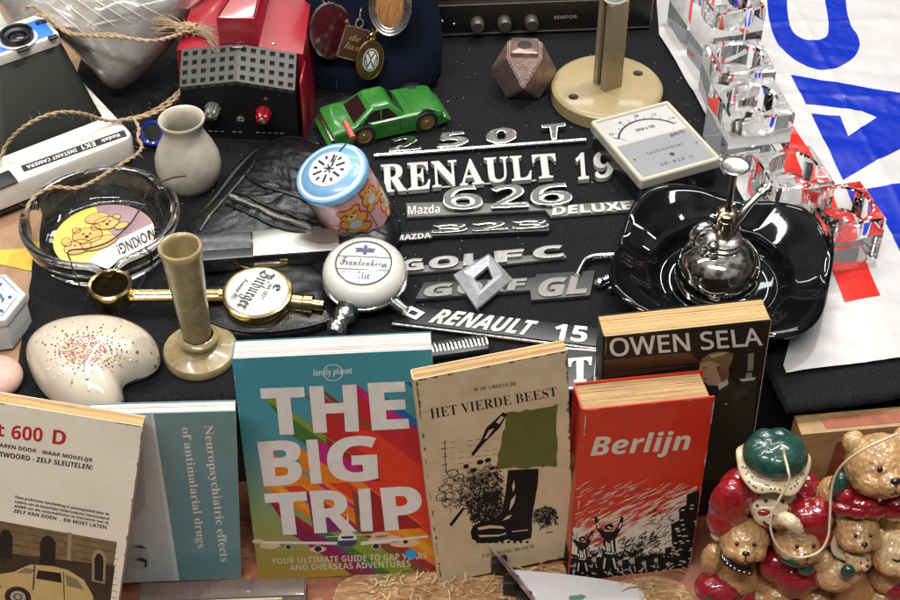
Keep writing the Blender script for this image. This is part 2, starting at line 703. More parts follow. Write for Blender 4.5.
# lens panel on top of the hump
q = [lo(t, *p, 7.9) for p in ((-14, 58), (63, 36), (52, 12), (-20, 28))]
x1, y0 = q[1].x, (q[1].y + q[0].y) / 2
x0 = x1 - 7.6
y1 = y0 + 3.9
b = MB()
b.prism(rrect(x0, y0, x1, y1, .6), 6.9, 7.9, .2, b0=.15)
b.build('lens_panel', WPL, t)
BLUE = mat('blue_camera_plate', (0.03, 0.18, 0.70), 0.3, var=0.08)
b = MB()
b.prism(rrect(x0 + .3, y0 + .35, x1 - .35, y0 + 3.0, .35), 7.9, 7.96, .02)
b.build('blue_plate', BLUE, t)
cxl, cyl = lo(t, 17, 36, 8.2).x, lo(t, 17, 36, 8.2).y
b = MB()
b.lathe([(1.55, 7.96), (1.55, 8.02), (1.4, 8.05), (0, 8.05)], 40, M=Matrix.Translation((cxl, cyl, 0)))
b.build('white_ring', WPL, t)
b = MB()
b.lathe([(1.3, 8.0), (1.3, 8.55), (1.2, 8.65), (1.1, 8.6), (1.0, 8.35), (.75, 8.25), (.7, 8.05), (0, 8.05)], 40, M=Matrix.Translation((cxl, cyl, 0)))
o = b.build('lens_barrel', BLACKPL, t)
b = MB()
b.ball((cxl, cyl, 8.08), (.62, .62, .12))
b.build('lens_glass', mat('dark_lens', (0.01, 0.012, 0.02), 0.05, coat=1), o)
for nm, px, py, w_, h_ in (('viewfinder', 41, 22, .85, .45), ('light_sensor', 53, 37, .75, .5), ('shutter_slider', 23, 49, 1.0, .45)):
    c = lo(t, px, py, 8)
    b = MB()
    b.prism(rrect(c.x - w_ / 2, c.y - h_ / 2, c.x + w_ / 2, c.y + h_ / 2, .08), 7.9, 8.07, .04)
    b.build(nm, BLACKPL, t)
# label strip, lettering upside down from here
q = [lo(t, *p, 2.4) for p in ((24, 172), (127, 136), (124, 130), (21, 166))]
b = MB()
b.prism([(p.x, p.y) for p in q], 2.38, 2.43)
o = b.build('label_strip', BLACKINK, t)
b = MB()
def upq(fr0, fr1, lo_=.25, hi_=.78):
    A, B, C_, D = [xy(p) for p in q]
    # upside down: text starts at the right end, its feet towards the top edge
    bl, br = D.lerp(C_, fr1).lerp(A.lerp(B, fr1), lo_), D.lerp(C_, fr0).lerp(A.lerp(B, fr0), lo_)
    tr, tl = D.lerp(C_, fr0).lerp(A.lerp(B, fr0), hi_), D.lerp(C_, fr1).lerp(A.lerp(B, fr1), hi_)
    return [bl, br, tr, tl]
b.text('Kodak', upq(.76, .94), 2.44, st='sansb')
b.text('EK1', upq(.57, .70, .15, .85), 2.44, st='sansb')
b.text('INSTANT CAMERA', upq(.04, .52), 2.44, st='sansb')
b.build('lettering', WHITEPAINT, o)
b = MB()
c = lo(t, 8, 178, 2.4)
b.prism(rrect(c.x - 2.2, c.y - .9, c.x + .45, c.y + .8, .15), 2.38, 2.5, .05)
b.build('shutter_button', BLACKPL, t)

# ---- clear plastic bag bulging behind the camera
c = at(100, 62, 0)
t = thing('plastic_bag', 'bulging clear grey plastic bag standing behind the instant camera', 'bag', (c.x, c.y, 0))
BAG = mat('grey_clear_plastic', (0.50, 0.48, 0.45), 0.22, var=0.25, ns=0.5, trans=0.55, ior=1.3, bump=0.05, bs=0.9, coat=.5)
pts = [(118, 90), (90, 66), (60, 40), (30, 30), (8, 26), (2, -20), (110, -40), (215, -25), (195, 12), (160, 58)]
yb_ = at(118, 88, 1.2).y
P3 = [FR[t].inverted() @ atv(p[0], p[1], yb_ + 3.0 * (88 - p[1]) / 60) for p in pts]
P3 = curve(P3, 6)
b = MB()
cc = sum(P3, V((0, 0, 0))) / len(P3)
nrm = V((0.05, -.85, .5))
front, back = [], []
for i in range(15):
    k = math.cos(math.pi / 2 * i / 14)
    h = 4.2 * (1 - k ** 2.4) ** .6
    rg, rb = [], []
    for p in P3:
        p2 = cc + (p - cc) * max(k, .03)
        w_ = .55 * fnoise(p2.x, p2.z, .35, 3) + .22 * abs(fnoise(p2.x + p2.z, p2.z * .3, 1.1, 5)) + .1 * fnoise(p2.x, p2.z, 2.2, 8)
        rg.append(p2 + nrm * (h + w_ * min(1, h)))
        rb.append(p2 - nrm * (h * .5))
    front.append(rg)
    back.append(rb)
b.rings(list(reversed(back)) + front[1:])
o = b.build('bag_body', BAG, t, ang=70)
b = MB()
for k in range(7):
    pa = atv(40 + 13 * k, -14, yb_ - .3) if 0 else None
zip_ = mat('bag_press_seal', (0.75, 0.73, 0.7), 0.2, var=.1, trans=.2)
for k in range(6):
    s0, s1 = V((36 + 15 * k, -6 - k)), V((84 + 16 * k, 33 - 3.2 * k))
    pl = []
    for i in range(12):
        s_ = s0.lerp(s1, i / 11)
        dd = ray(s_.x, s_.y)
        # march onto the bag front
        best = None
        for rg in front:
            for p in rg:
                w_ = FR[t] @ p - CAM
                dn = w_.dot(dd.normalized())
                off = (w_ - dd.normalized() * dn).length
                if best is None or off < best[0]:
                    best = (off, dn)
        pl.append(FR[t].inverted() @ (CAM + dd.normalized() * (best[1] - .08)))
    pl = [pl[0]] + [(pl[i - 1] + pl[i] * 2 + pl[i + 1]) / 4 for i in range(1, 11)] + [pl[11]]
    b.tube(pl, [.015 + .035 * math.sin(math.pi * i / 11) for i in range(12)], 6)
b.build('fold_creases', zip_, t)

# ---- red appliance with black vented front
R = rad(-3)
c = at(243, 139, 0)
t = thing('battery_charger', 'red metal charger with black vented front and two terminal knobs', 'charger', c, R)
RED = mat('red_enamel', (0.30, 0.010, 0.020), 0.3, var=0.12, ns=.8, coat=.5, wear=((0.5, 0.06, 0.06), .3, 2.5))
BFACE = mat('black_metal_face', (0.006, 0.0065, 0.0065), 0.5, var=.3, ns=3, spec=.3)
GRL = mat('grey_grille_metal', (0.06, 0.058, 0.055), 0.42, 0.2, var=.2, ns=3)
w2 = 4.55
b = MB()
face = [(-w2, 0), (w2, 0), (w2, 4.6), (0, 5.3), (-w2, 4.6)]
top = [(-w2, 2.0), (w2, 2.0)]
b.rings([[(p[0], 0, p[1]) for p in face], [(p[0] * 1.0, 2.2, p[1] + (2.0 if p[1] > 0 else 0)) for p in face], [(p[0] * .98, 7, p[1] + (2.0 if p[1] > 0 else 0)) for p in face]])
b.build('front_shell', BFACE, t, smooth=False)
# grille: two sloping plates made of bars
b = MB()
for sgn in (-1, 1):
    def gp(u, v, up):  # u 0..1 from centre to side, v 0..1 front to back
        return V((sgn * u * w2, 2.2 * v, 5.3 - .7 * u + 2.0 * v + up))
    def bar(u0, v0, u1, v1, up=0.0):
        lo_ = [gp(u0, v0, .01), gp(u1, v0, .01), gp(u1, v1, .01), gp(u0, v1, .01)]
        hi_ = [gp(u0, v0, .3 + up), gp(u1, v0, .3 + up), gp(u1, v1, .3 + up), gp(u0, v1, .3 + up)]
        if sgn < 0:
            lo_, hi_ = lo_[::-1], hi_[::-1]
        b.rings([lo_, hi_])
    nb = 6
    for i in range(nb + 1):
        u = .02 + .98 * i / nb
        bar(max(0, u - .038), 0, min(1, u + .038), 1)
    for j in range(5):
        v = j / 4
        bar(0, max(0, v - .06), 1, min(1, v + .06), .012)
b.build('vent_grille', GRL, t, smooth=False)
b = MB()
b.box((0, 2.0, 7.52), (.9, .5, .12), .04)
b.build('maker_badge', CHROME_OLD, t)
b = MB()
hs = [(-5.3, 0), (5.3, 0), (5.0, 6.7), (0, 7.5), (-5.0, 6.7)]
b.rings([[(p[0], 2.4, p[1]) for p in hs], [(p[0] * .93, 16, p[1] * 1.12) for p in hs]])
b.build('red_housing', RED, t, ang=20)
for px_, pz_ in ((-4.6, 6.3), (4.6, 6.3), (-2.6, 6.75), (2.6, 6.75)):
    b = MB(Matrix.Translation((px_, 3.1, pz_ + .42 - abs(px_) * .02)))
    b.lathe([(.2, -.3), (.2, 0), (.15, .07), (0, .09)], 16)
    b.build('rivet', CHROME_OLD, t)
b = MB()
b.box((5.05, 1.35, 2.9), (.16, 3.0, 5.8), .05, M=Matrix.Rotation(0, 4, 'X'))
b.build('side_flange', RED, t)
b = MB()
b.prism(rrect(-1.55, 2.35, 1.55, 17, .15), 6.6, 9.9, .25)
b.build('handle_ridge', RED, t)
for px, py, m_, nm in ((213, 108, mat('smoke_knob', (0.20, 0.21, 0.20), .15, trans=.3), 'terminal_knob'), (264, 112, mat('red_clear_knob', (0.35, 0.01, 0.02), .15, trans=.2, coat=.5), 'terminal_knob')):
    I = FR[t].inverted()
    cc_, dd = I @ CAM, I.to_3x3() @ ray(px, py)
    p = cc_ + dd * ((0 - cc_.y) / dd.y)
    b = MB(Matrix.Translation(p) @ Matrix.Rotation(rad(90), 4, 'X'))
    def kn(r, z, th):
        return (r * (1 + .1 * math.cos(th * 9)) if .1 < z < 1.2 else r, z)
    b.lathe([(.62, -.01), (.62, .15), (.5, .2), (.5, 1.05), (.42, 1.15), (.2, 1.2), (.2, 1.35), (0, 1.35)], 54, wob=kn)
    o = b.build(nm, m_, t)
    b = MB(Matrix.Translation(p) @ Matrix.Rotation(rad(90), 4, 'X'))
    b.lathe([(.28, 1.15), (.28, 1.3), (.2, 1.36), (0, 1.36)], 20)
    b.build('end_cap', CHROME, o)
p = V((0, 0, 1.9))
b = MB(Matrix.Translation(p) @ Matrix.Rotation(rad(90), 4, 'X'))
b.lathe([(.38, -.01), (.38, .08), (.3, .14), (0, .16)], 24)
b.box((0, 0, .16), (.5, .08, .03), 0, 0)
b.build('slotted_screw', CHROME_OLD, t)
b = MB(Matrix.Rotation(rad(90), 4, 'X'))
b.text('+', [(2.0, 3.9), (2.35, 3.9), (2.35, 4.2), (2.0, 4.2)], .02)
for k in range(14):
    x = -3.2 + k * .48
    if k not in (4, 7, 8):
        b.stroke((x, .72), (x + .3, .72), .09, .02)
b.build('face_marks', mat('faded_white_print', (0.30, 0.30, 0.28), .6), t)

# ---- navy cloth pouch with hanging key fobs
NAVY = mat('navy_denim', (0.0045, 0.008, 0.023), 0.9, var=.35, ns=8, bump=.04, bs=30, spec=.2)
c = at(380, 98, 0)
t = thing('cloth_pouch', 'dark navy cloth pouch standing behind the green toy car', 'pouch', (c.x, c.y + 2.2, 0), rad(-4))
b = MB()
rr_ = []
for i in range(15):
    z = 13.0 * i / 14
    r_ = []
    for k in range(40):
        a = 2 * math.pi * k / 40
        ca, sa = math.cos(a), math.sin(a)
        ex = 5.6 * math.copysign(abs(ca) ** .6, ca)
        ey = 2.0 * math.copysign(abs(sa) ** .8, sa)
        bul = 1 + .06 * math.sin(z * .5) - .12 * (i == 0)
        r_.append((ex * bul + .15 * fnoise(z, k, .6) - .75, ey * bul + .28 * fnoise(ex, z, .5) + z * .24, z))
    rr_.append(r_)
b.rings(rr_)
b.build('pouch_body', NAVY, t, ang=80)
b = MB()
for x in (-3.2, 1.6):
    b.tube([(x - .3, -1.9 + z * .24, z) for z in [0.4 + .5 * i for i in range(25)]], .06, 6)
b.build('seams', mat('navy_thread', (0.012, 0.02, 0.06), .8), t)
YF = at(380, 98, 0).y + .1

def fob_frame(px, py, dy, lean=0.0, spin=0.0):
    p = atv(px, py, YF + dy)
    return p, Matrix.Rotation(spin, 3, 'Z') @ Matrix.Rotation(rad(90) - lean, 3, 'X')

GARNET = mat('dark_red_enamel', (0.06, 0.008, 0.012), .15, coat=.8, var=.3)
p, R = fob_frame(331, 31, .9, rad(14), rad(28))
t = thing('key_fob', 'large oval key fob in dark red enamel with chrome rim hanging on navy pouch', 'key fob', p, R, 'key fobs hung on the pouch')
b = MB()
b.prism(circ(0, 0, 1.75, 40, 2.3), -.12, .1, .05)
b.build('enamel_disc', GARNET, t)
b = MB()
b.tube([(1.78 * math.cos(a), 2.33 * math.sin(a), 0) for a in [2 * math.pi * i / 40 for i in range(40)]], .13, 8, closed=True)
b.build('rim', CHROME, t)
b = MB()
b.tube([(.28 * math.cos(a), 2.7 + .3 * math.sin(a), .05) for a in [2 * math.pi * i / 16 for i in range(16)]], .07, 6, closed=True)
b.tube([(0, 2.9, .1), (.1, 3.6, .3), (0, 4.2, .2)], .1, 6)
b.build('link', CHROME, t)
p, R = fob_frame(353, 43, .3, rad(14), rad(12))
R = R @ Matrix.Rotation(rad(-22), 3, 'Z')
t = thing('key_fob', 'brown square leather key fob with gold lettering hanging on navy pouch', 'key fob', p, R, 'key fobs hung on the pouch')
b = MB()
b.prism(rrect(-1.0, -1.35, 1.0, 1.35, .15), -.12, .08, .05)
b.build('leather_tag', mat('brown_tag_leather', (0.075, 0.030, 0.016), .35, var=.3, coat=.3), t)
b = MB()
b.text('de\nlux', [(-.6, -.55), (.7, -.55), (.7, .75), (-.6, .75)], .09, st='ital')
b.build('gold_print', mat('gold_print', (0.55, 0.36, 0.14), .3, .6), t)
b = MB()
b.line([(-1, -1.35), (1, -1.35), (1, 1.35), (-1, 1.35), (-1, -1.35)], .09, .1)
b.build('metal_edge', CHROME_OLD, t)
b = MB()
b.tube([(.3 * math.cos(a), 1.75 + .38 * math.sin(a), .05) for a in [2 * math.pi * i / 16 for i in range(16)]], .08, 6, closed=True)
b.tube([(-.1, 2.1, .1), (-.3, 2.7, .3), (-.3, 3.1, .3)], .1, 6)
b.build('link', CHROME, t)
p, R = fob_frame(390, 6, -.6, rad(20), rad(-10))
t = thing('key_fob', 'round silver key fob with woodgrain centre and ribbed rim at top of navy pouch', 'key fob', p, R, 'key fobs hung on the pouch')
b = MB()
b.prism(circ(0, 0, 1.15, 36, 1.75), -.1, .12, .05)
b.build('wood_disc', mat('inlaid_wood', (0.36, 0.17, 0.06), .3, var=.5, ns=2, stretch=(5, .6, 1), coat=.6), t)
b = MB()
for rx, ry, w_ in ((1.2, 1.8, .1), (1.4, 2.05, .13), (1.62, 2.3, .12)):
    b.tube([(rx * math.cos(a), ry * math.sin(a), .06) for a in [2 * math.pi * i / 44 for i in range(44)]], w_, 8, closed=True)
b.build('ribbed_rim', CHROME_OLD, t)
p, R = fob_frame(370, 60, -.25, rad(14), rad(30))
R = R @ Matrix.Rotation(rad(-16), 3, 'Z')
t = thing('key_fob', 'round brass key fob with white car emblem in the middle hanging lowest on navy pouch', 'key fob', p, R, 'key fobs hung on the pouch')
b = MB()
b.prism(circ(0, 0, 1.2, 40, 1.6), -.1, .1, .05)
b.tube([(1.2 * math.cos(a), 1.6 * math.sin(a), .03) for a in [2 * math.pi * i / 40 for i in range(40)]], .11, 8, closed=True)
b.build('brass_disc', mat('old_brass', (0.36, 0.23, 0.09), .34, 1.0, var=.3), t)
b = MB()
b.flat(circ(0, .05, .72, 32, .95), .12)
o = b.build('white_roundel', WHITEPAINT, t)
b = MB()
n_ = 32
for i in range(n_):
    a0, a1 = 2 * math.pi * i / n_, 2 * math.pi * (i + 1) / n_
    b.stroke((.6 * math.cos(a0), .05 + .82 * math.sin(a0)), (.6 * math.cos(a1), .05 + .82 * math.sin(a1)), .09, .135)
b.line([(-.34, .7), (0, .12), (.34, .7)], .1, .135)
b.line([(-.52, .3), (-.26, -.55), (0, .02), (.26, -.55), (.52, .3)], .1, .135)
b.build('emblem', BLACKINK, o)
b = MB()
b.tube([(.0, 1.8, 0), (.05, 2.2, .1), (-.25, 2.7, .2)], .09, 6)
b.tube([(.05, 2.2, .1), (.35, 2.6, .2)], .09, 6)
b.tube([(.25 * math.cos(a), 1.95 + .25 * math.sin(a), .05) for a in [2 * math.pi * i / 16 for i in range(16)]], .07, 6, closed=True)
b.build('link', BRASS, t)

# ---- green toy car
R = yaw((365, 146), (427, 132))
pr = at(365, 146, 0)
pf = at(427, 132, 0)
wb = (pf - pr).length
t = thing('toy_car', 'green diecast toy sports coupe with gold wheels and worn paint', 'toy car', pr, R)
CARG = mat('chipped_green_paint', (0.028, 0.165, 0.024), .26, var=.15, ns=1, coat=.5, wear=((0.22, 0.18, 0.13), .31, 3.2))
GLS = mat('dark_car_glass', (0.018, 0.010, 0.010), .12, var=.3, coat=.6)
WID = 4.0
# side profile in x,z (x from the left end to the right end)
x0, x1 = -2.35, wb + 1.5
def hull(yy, inn):
    return [(x0 + .15 * inn, yy, .55), (x0 - .12 + .2 * inn, yy, 1.35), (x0 + .0 + .2 * inn, yy, 1.85), (.6 * wb * .15, yy, 2.0), (wb * .75, yy, 2.0), (x1 - .25 - .1 * inn, yy, 1.8), (x1 - .02 - .2 * inn, yy, 1.25), (x1 - .2 * inn, yy, .5)]
b = MB()
st = []
for yy, inn, dz in ((.0, .9, -.12), (.12, .3, -.03), (.35, .1, 0), (WID - .35, .1, 0), (WID - .12, .3, -.03), (WID, .9, -.12)):
    h_ = hull(yy, inn)
    st.append([(p[0], p[1], p[2] + (dz if p[2] > 1.5 else 0)) for p in curve(h_, 3)])
b.rings(st)
CB0, CB1 = (-1.0, .12, 3.9, WID - .12), (.75, .62, 2.6, WID - .62)
def cabp(s_, inn=0.0):
    return [CB0[i] + (CB1[i] - CB0[i]) * s_ for i in range(4)]
b.rings([rr3(*cabp(0), .3, 1.7), rr3(*cabp(.5), .28, 2.33), rr3(*cabp(1), .28, 3.0), rr3(.9, .78, 2.45, WID - .78, .25, 3.12), rr3(1.2, 1.2, 2.2, WID - 1.2, .2, 3.17)], cap0=False)
b.build('car_body', CARG, t, ang=50)
def pane(name, pts):
    bb = MB()
    bb.add(pts, [tuple(range(len(pts)))])
    return bb.build(name, GLS, t)
def sp(x, s_, y_sign=1):          # a point on the left or right cabin wall
    q_ = cabp(s_)
    return (x, q_[1] - .025 if y_sign > 0 else q_[3] + .025, 1.7 + 1.3 * s_)
for sg in (1, -1):
    P_ = [sp(-.05, .24, sg), sp(2.95, .24, sg), sp(2.42, .70, sg), sp(2.2, .86, sg), sp(1.0, .86, sg), sp(.62, .72, sg)]
    pane('side_window', P_ if sg > 0 else P_[::-1])
    b = MB()
    b.tube([sp(1.55, .2, sg), sp(1.6, .9, sg)], .05, 6)
    b.build('window_pillar', CARG, t)
def ep(s_, y, left):
    q_ = cabp(s_)
    return ((q_[0] - .03) if left else (q_[2] + .03), y, 1.7 + 1.3 * s_)
pane('rear_window', [ep(.2, WID - .62, 1), ep(.2, .62, 1), ep(.88, .88, 1), ep(.88, WID - .88, 1)])
pane('windscreen', [ep(.2, .62, 0), ep(.2, WID - .62, 0), ep(.88, WID - .88, 0), ep(.88, .88, 0)])
b = MB()
for x in (.55, 3.05):
    b.box((x, -.005, 1.3), (.05, .03, 1.1), 0)
b.box((wb * .8, WID / 2, 2.005), (.05, WID * .8, .03), 0, M=Matrix.Identity(4))
b.box((1.1, -.005, 1.55), (.45, .05, .1), .02)
b.build('panel_lines', mat('groove_green', (0.012, 0.05, 0.012), .6), t)
b = MB()
b.box((x0 - .22, WID / 2, 1.0), (.4, WID * 1.0, .55), .12)
b.build('rear_bumper', CHROME_OLD, t)
b = MB()
b.box((x1 + .05, WID / 2, .85), (.4, WID * .98, .6), .14)
b.build('front_bumper', CHROME_OLD, t)
TYRE = mat('toy_tyre', (0.012, 0.012, 0.012), .6)
for x in (0, wb):
    for y_, sg in ((-.02, 1), (WID + .02, -1)):
        M_ = Matrix.Translation((x, y_, 1.0)) @ Matrix.Rotation(rad(90 * sg), 4, 'X')
        w_ = MB(M_)
        w_.lathe([(0, -.6), (.92, -.6), (1.0, -.5), (1.0, -.05), (.92, .05), (.64, .06)], 28)
        o = w_.build('wheel', TYRE, t)
        w_ = MB(M_)
        w_.lathe([(.64, .02), (.64, .07), (.55, .03), (.2, .05), (.16, .1), (0, .1)], 28)
        for k in range(8):
            a = 2 * math.pi * k / 8
            w_.box((.3 * math.cos(a), .3 * math.sin(a), .05), (.26, .07, .05), .01, M=None)
        w_.build('rim', mat('gold_rim', (0.42, 0.29, 0.12), .4, .8), o)
        w_ = MB(M_)
        w_.lathe([(1.2, .0), (1.2, -.03), (1.02, -.1), (1.02, -.12)], 28)
        w_.build('wheel_arch', DARK, t)

# ---- radio at the back
pa, pb = at(424, 39, 0), at(650, 30, 0)
R = math.atan2(pb.y - pa.y, pb.x - pa.x)
t = thing('radio_set', 'long black radio with three knobs along its front panel at the back', 'radio', pa, R)
Lr = (pb - pa).length
BK = mat('radio_black', (0.016, 0.014, 0.012), .35, var=.25, ns=1)
b = MB()
b.box((Lr / 2, 4.5, 1.75), (Lr, 9, 3.1), .08)
b.box((Lr / 2, 5.2, 5.0), (Lr, 8.6, 3.3), .08)
b.build('cabinet', BK, t)
b = MB()
for z in (.35, 3.28):
    b.box((Lr / 2, -.03, z), (Lr, .1, .13), .02)
b.box((Lr - .05, -.03, 1.8), (.12, .1, 2.9), .02)
b.box((Lr / 2, .85, 6.6), (Lr, .1, .1), .02)
b.build('trim', mat('dull_silver', (0.30, 0.27, 0.23), .35, .8), t)
b = MB()
b.box((9, .88, 4.9), (10.5, .06, 2.2), .02)
b.build('dial_window', mat('dial_glass', (0.03, 0.028, 0.02), .12, coat=.5), t)
for px, py in ((477, 22), (504, 21), (531, 20)):
    I = FR[t].inverted()
    cc_, dd = I @ CAM, I.to_3x3() @ ray(px, py)
    p = cc_ + dd * ((0 - cc_.y) / dd.y)
    b = MB(Matrix.Translation(p) @ Matrix.Rotation(rad(90), 4, 'X'))
    b.lathe([(.62, 0), (.58, .9), (.5, 1.0), (0, 1.0)], 28)
    b.build('knob', mat('knob_grey', (0.10, 0.09, 0.075), .35, .4), t)
for px, py in ((432, 24), (442, 20.5), (454, 23.5)):
    cc_, dd = I @ CAM, I.to_3x3() @ ray(px, py)
    p = cc_ + dd * ((0 - cc_.y) / dd.y)
    b = MB(Matrix.Translation(p))
    b.ball((0, -.08, 0), .17, n=12, m=8)
    b.build('indicator_stud', CHROME, t)
b = MB(Matrix.Rotation(rad(90), 4, 'X'))
q = []
for px, py in ((554, 19), (577, 18.2), (577, 14.8), (554, 15.6)):
    cc_, dd = I @ CAM, I.to_3x3() @ ray(px, py)
    p = cc_ + dd * ((-.03 - cc_.y) / dd.y)
    q.append((p.x, p.z))
b.text('SEMPOR', q, .03, st='sansb')
b.build('lettering', mat('silver_print', (0.5, 0.47, 0.42), .4, .3), t)

# ---- faceted bronze candle holder (cuboctahedron)
c = at(523, 90, 0)
t = thing('candle_holder', 'faceted rusty bronze block with square top and round hole', 'candle holder', c, rad(-3))
BRZ = mat('rusty_bronze', (0.27, 0.18, 0.15), .36, .6, var=.3, ns=1.6, bump=.02, bs=6, wear=((0.36, 0.27, 0.23), .42, 1.6))
k = 1.96
vv = []
for a in (-1, 1):
    for e in (-1, 1):
        vv += [(a, e, 0), (a, 0, e), (0, a, e)]
bm = bmesh.new()
for v in vv:
    bm.verts.new(Matrix.Rotation(rad(45), 3, 'Z') @ V(v) * k + V((0, 0, k + .1)))
bmesh.ops.convex_hull(bm, input=bm.verts[:])
bmesh.ops.dissolve_limit(bm, angle_limit=rad(5), verts=bm.verts[:], edges=bm.edges[:])
bmesh.ops.bevel(bm, geom=bm.edges[:], offset=.09, segments=2, affect='EDGES')
bm.verts.ensure_lookup_table()
b = MB()
b.add([v.co for v in bm.verts], [tuple(v.index for v in f.verts) for f in bm.faces])
bm.free()
b.build('faceted_block', BRZ, t)
b = MB()
hz = 2 * k + .1
h_ = 1.12
b.rings([[(p[0], p[1], hz - .02) for p in rrect(-h_, -h_, h_, h_, .15, 4)], [(p[0], p[1], hz + .38) for p in rrect(-h_, -h_, h_, h_, .15, 4)],
         [(p[0], p[1], hz + .45) for p in rrect(-h_ + .08, -h_ + .08, h_ - .08, h_ - .08, .13, 4)]])
b.build('square_collar', BRZ, t)
b = MB()
b.lathe([(0, hz + .456), (.6, hz + .456), (.62, hz + .45)], 32)
b.build('candle_hole', mat('socket_dark', (0.02, 0.010, 0.008), .6), t)

# ---- lamp base
c = at(606, 99, 0)
t = thing('lamp_base', 'beige metal lamp base with slotted square post and white tube', 'lamp base', c, rad(22))
BEI = mat('beige_enamel', (0.34, 0.265, 0.135), .36, var=.07, ns=.8, coat=.25, wear=((0.30, 0.22, 0.11), .33, 1.1))
b = MB()
b.lathe([(0, 0), (4.45, 0), (4.6, .15), (4.6, 1.2), (4.42, 1.42), (4.2, 1.48), (0, 1.48)], 80)
b.build('round_foot', BEI, t)
b = MB()
H_ = 9.6
b.prism([(-.85, -.85), (-.34, -.85), (-.34, -.5), (.2, -.5), (.2, -.85), (.85, -.85), (.85, .85), (-.85, .85)], 1.4, H_, M=Matrix.Rotation(rad(-82), 4, 'Z'))
b.build('slotted_post', mat('bronze_brown_metal', (0.33, 0.265, 0.16), .32, .3, var=.15, wear=((0.22, 0.16, 0.09), .3, 2)), t)
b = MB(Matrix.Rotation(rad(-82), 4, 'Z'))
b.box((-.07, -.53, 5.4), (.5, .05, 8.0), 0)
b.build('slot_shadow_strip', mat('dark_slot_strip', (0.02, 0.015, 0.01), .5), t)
b = MB()
b.lathe([(.86, H_ - .05), (.92, H_ + .1), (.84, H_ + .2), (.82, 22), (0, 22)], 32)
b.build('white_tube', mat('white_tube_paint', (0.62, 0.59, 0.54), .35, var=.06), t)
for px, py in ((573.5, 96.5), (638, 73)):
    p = lo(t, px, py, 1.5)
    b = MB(Matrix.Translation((p.x, p.y, 1.485)))
    b.lathe([(.42, .0), (.40, .015), (.30, .012), (.28, .004), (0, .004)], 24)
    b.build('screw_hole', mat('brown_screw', (0.035, 0.025, 0.012), .4, .5), t)

# ---- tachometer box
zt = 2.65
q = [at(641, 181, zt), at(722, 158, zt), at(679, 101, zt), at(603, 113, zt)]
R = math.atan2(q[1].y - q[0].y, q[1].x - q[0].x)
t = thing('tachometer', 'cream and black tachometer box with a needle dial under clear cover', 'meter', (q[0].x, q[0].y, 0), R)
W_ = (q[1] - q[0]).length
I = FR[t].inverted()
H_ = ((I @ q[2]).y + (I @ q[3]).y) / 2
CRM = mat('cream_plastic', (0.47, 0.445, 0.365), .38, var=.06, ns=1)
b = MB()
b.prism(rrect(.22, .12, W_ - .15, H_ - .1, .25), 0, 1.85, b0=.1)
b.build('black_case', BLACKPL, t)
b = MB()
b.rings([[(p[0], p[1], z) for p in rrect(d, d, W_ - d, H_ - d, max(.3 - d, .08), 4)] for d, z in ((.02, 1.8), (0, 1.9), (0, 2.55), (.08, zt), (.32, zt), (.38, zt - .1), (.4, zt - .14))], cap0=False)
b.build('cream_bezel', CRM, t)
b = MB()
b.prism(rrect(.45, .45, W_ - .45, H_ * .55, .05), zt - .14, zt - .1)
b.build('silver_plate', mat('brushed_silver_plate', (0.25, 0.26, 0.27), .45, .35, var=.08, ns=3, stretch=(.3, 8, 1)), t)
b = MB()
b.flat([(.5, H_ * .575), (W_ - .5, H_ * .575), (W_ - .5, H_ - .5), (.5, H_ - .5)], zt - .125)
b.build('dial_card', mat('dial_card_white', (0.46, 0.46, 0.45), .3, var=.03, coat=.6), t)
b = MB()
yd = H_ * .60
arc = [(W_ / 2 + W_ * .40 * math.sin(a), yd - .9 + (H_ * .30) * math.cos(a) * 1.15) for a in [rad(-62 + 124 * i / 30) for i in range(31)]]
b.line(arc, .16, zt - .11)
for k in range(0, 31, 3):
    p = xy(arc[k])
    d = (p - V((W_ / 2, yd - 1.2))).normalized()
    b.stroke(p, p + d * .35, .05, zt - .108)
for k, s_ in ((2, '0'), (9, '4'), (16, '8'), (22, '12'), (28, '16')):
    p = xy(arc[k]) + (xy(arc[k]) - V((W_ / 2, yd - 1.2))).normalized() * .6
    b.text(s_, [(p.x - .18, p.y - .15), (p.x + .18, p.y - .15), (p.x + .18, p.y + .17), (p.x - .18, p.y + .17)], zt - .108)
b.text('RPM x 100', [(W_ * .40, H_ * .68), (W_ * .63, H_ * .68), (W_ * .63, H_ * .725), (W_ * .40, H_ * .725)], zt - .108, st='sansb')
b.stroke((W_ * .22, H_ * .60), (W_ * .1, H_ * .70), .04, zt - .106)
b.build('dial_scale', BLACKINK, t)
b = MB()
b.text('perh', [(W_ * .70, H_ * .475), (W_ * .88, H_ * .475), (W_ * .88, H_ * .54), (W_ * .70, H_ * .54)], zt - .09, st='sansb')
b.text('tachometer', [(W_ * .30, H_ * .33), (W_ * .76, H_ * .33), (W_ * .76, H_ * .375), (W_ * .30, H_ * .375)], zt - .09, space=1.35)
b.text('SK-820 U', [(W_ * .34, H_ * .13), (W_ * .74, H_ * .13), (W_ * .74, H_ * .17), (W_ * .34, H_ * .17)], zt - .09, space=1.4)
b.flat(circ(W_ * .55, H_ * .25, .2, 20), zt - .09)
b.flat(circ(W_ * .13, H_ * .31, .09, 12), zt - .09)
b.flat(circ(W_ * .90, H_ * .31, .09, 12), zt - .09)
b.build('plate_print', BLACKINK, t)
for fx in (.33, .66):
    b = MB(Matrix.Translation((W_ * fx, .12, 1.0)) @ Matrix.Rotation(rad(90), 4, 'X'))
    b.lathe([(.35, 0), (.35, .12), (.22, .2), (.18, .5), (0, .5)], 20)
    b.build('socket', BLACKPL, t)

# ================================================================ MIDDLE ROWS
# ---- printed plastic banner
BZ = 0.16


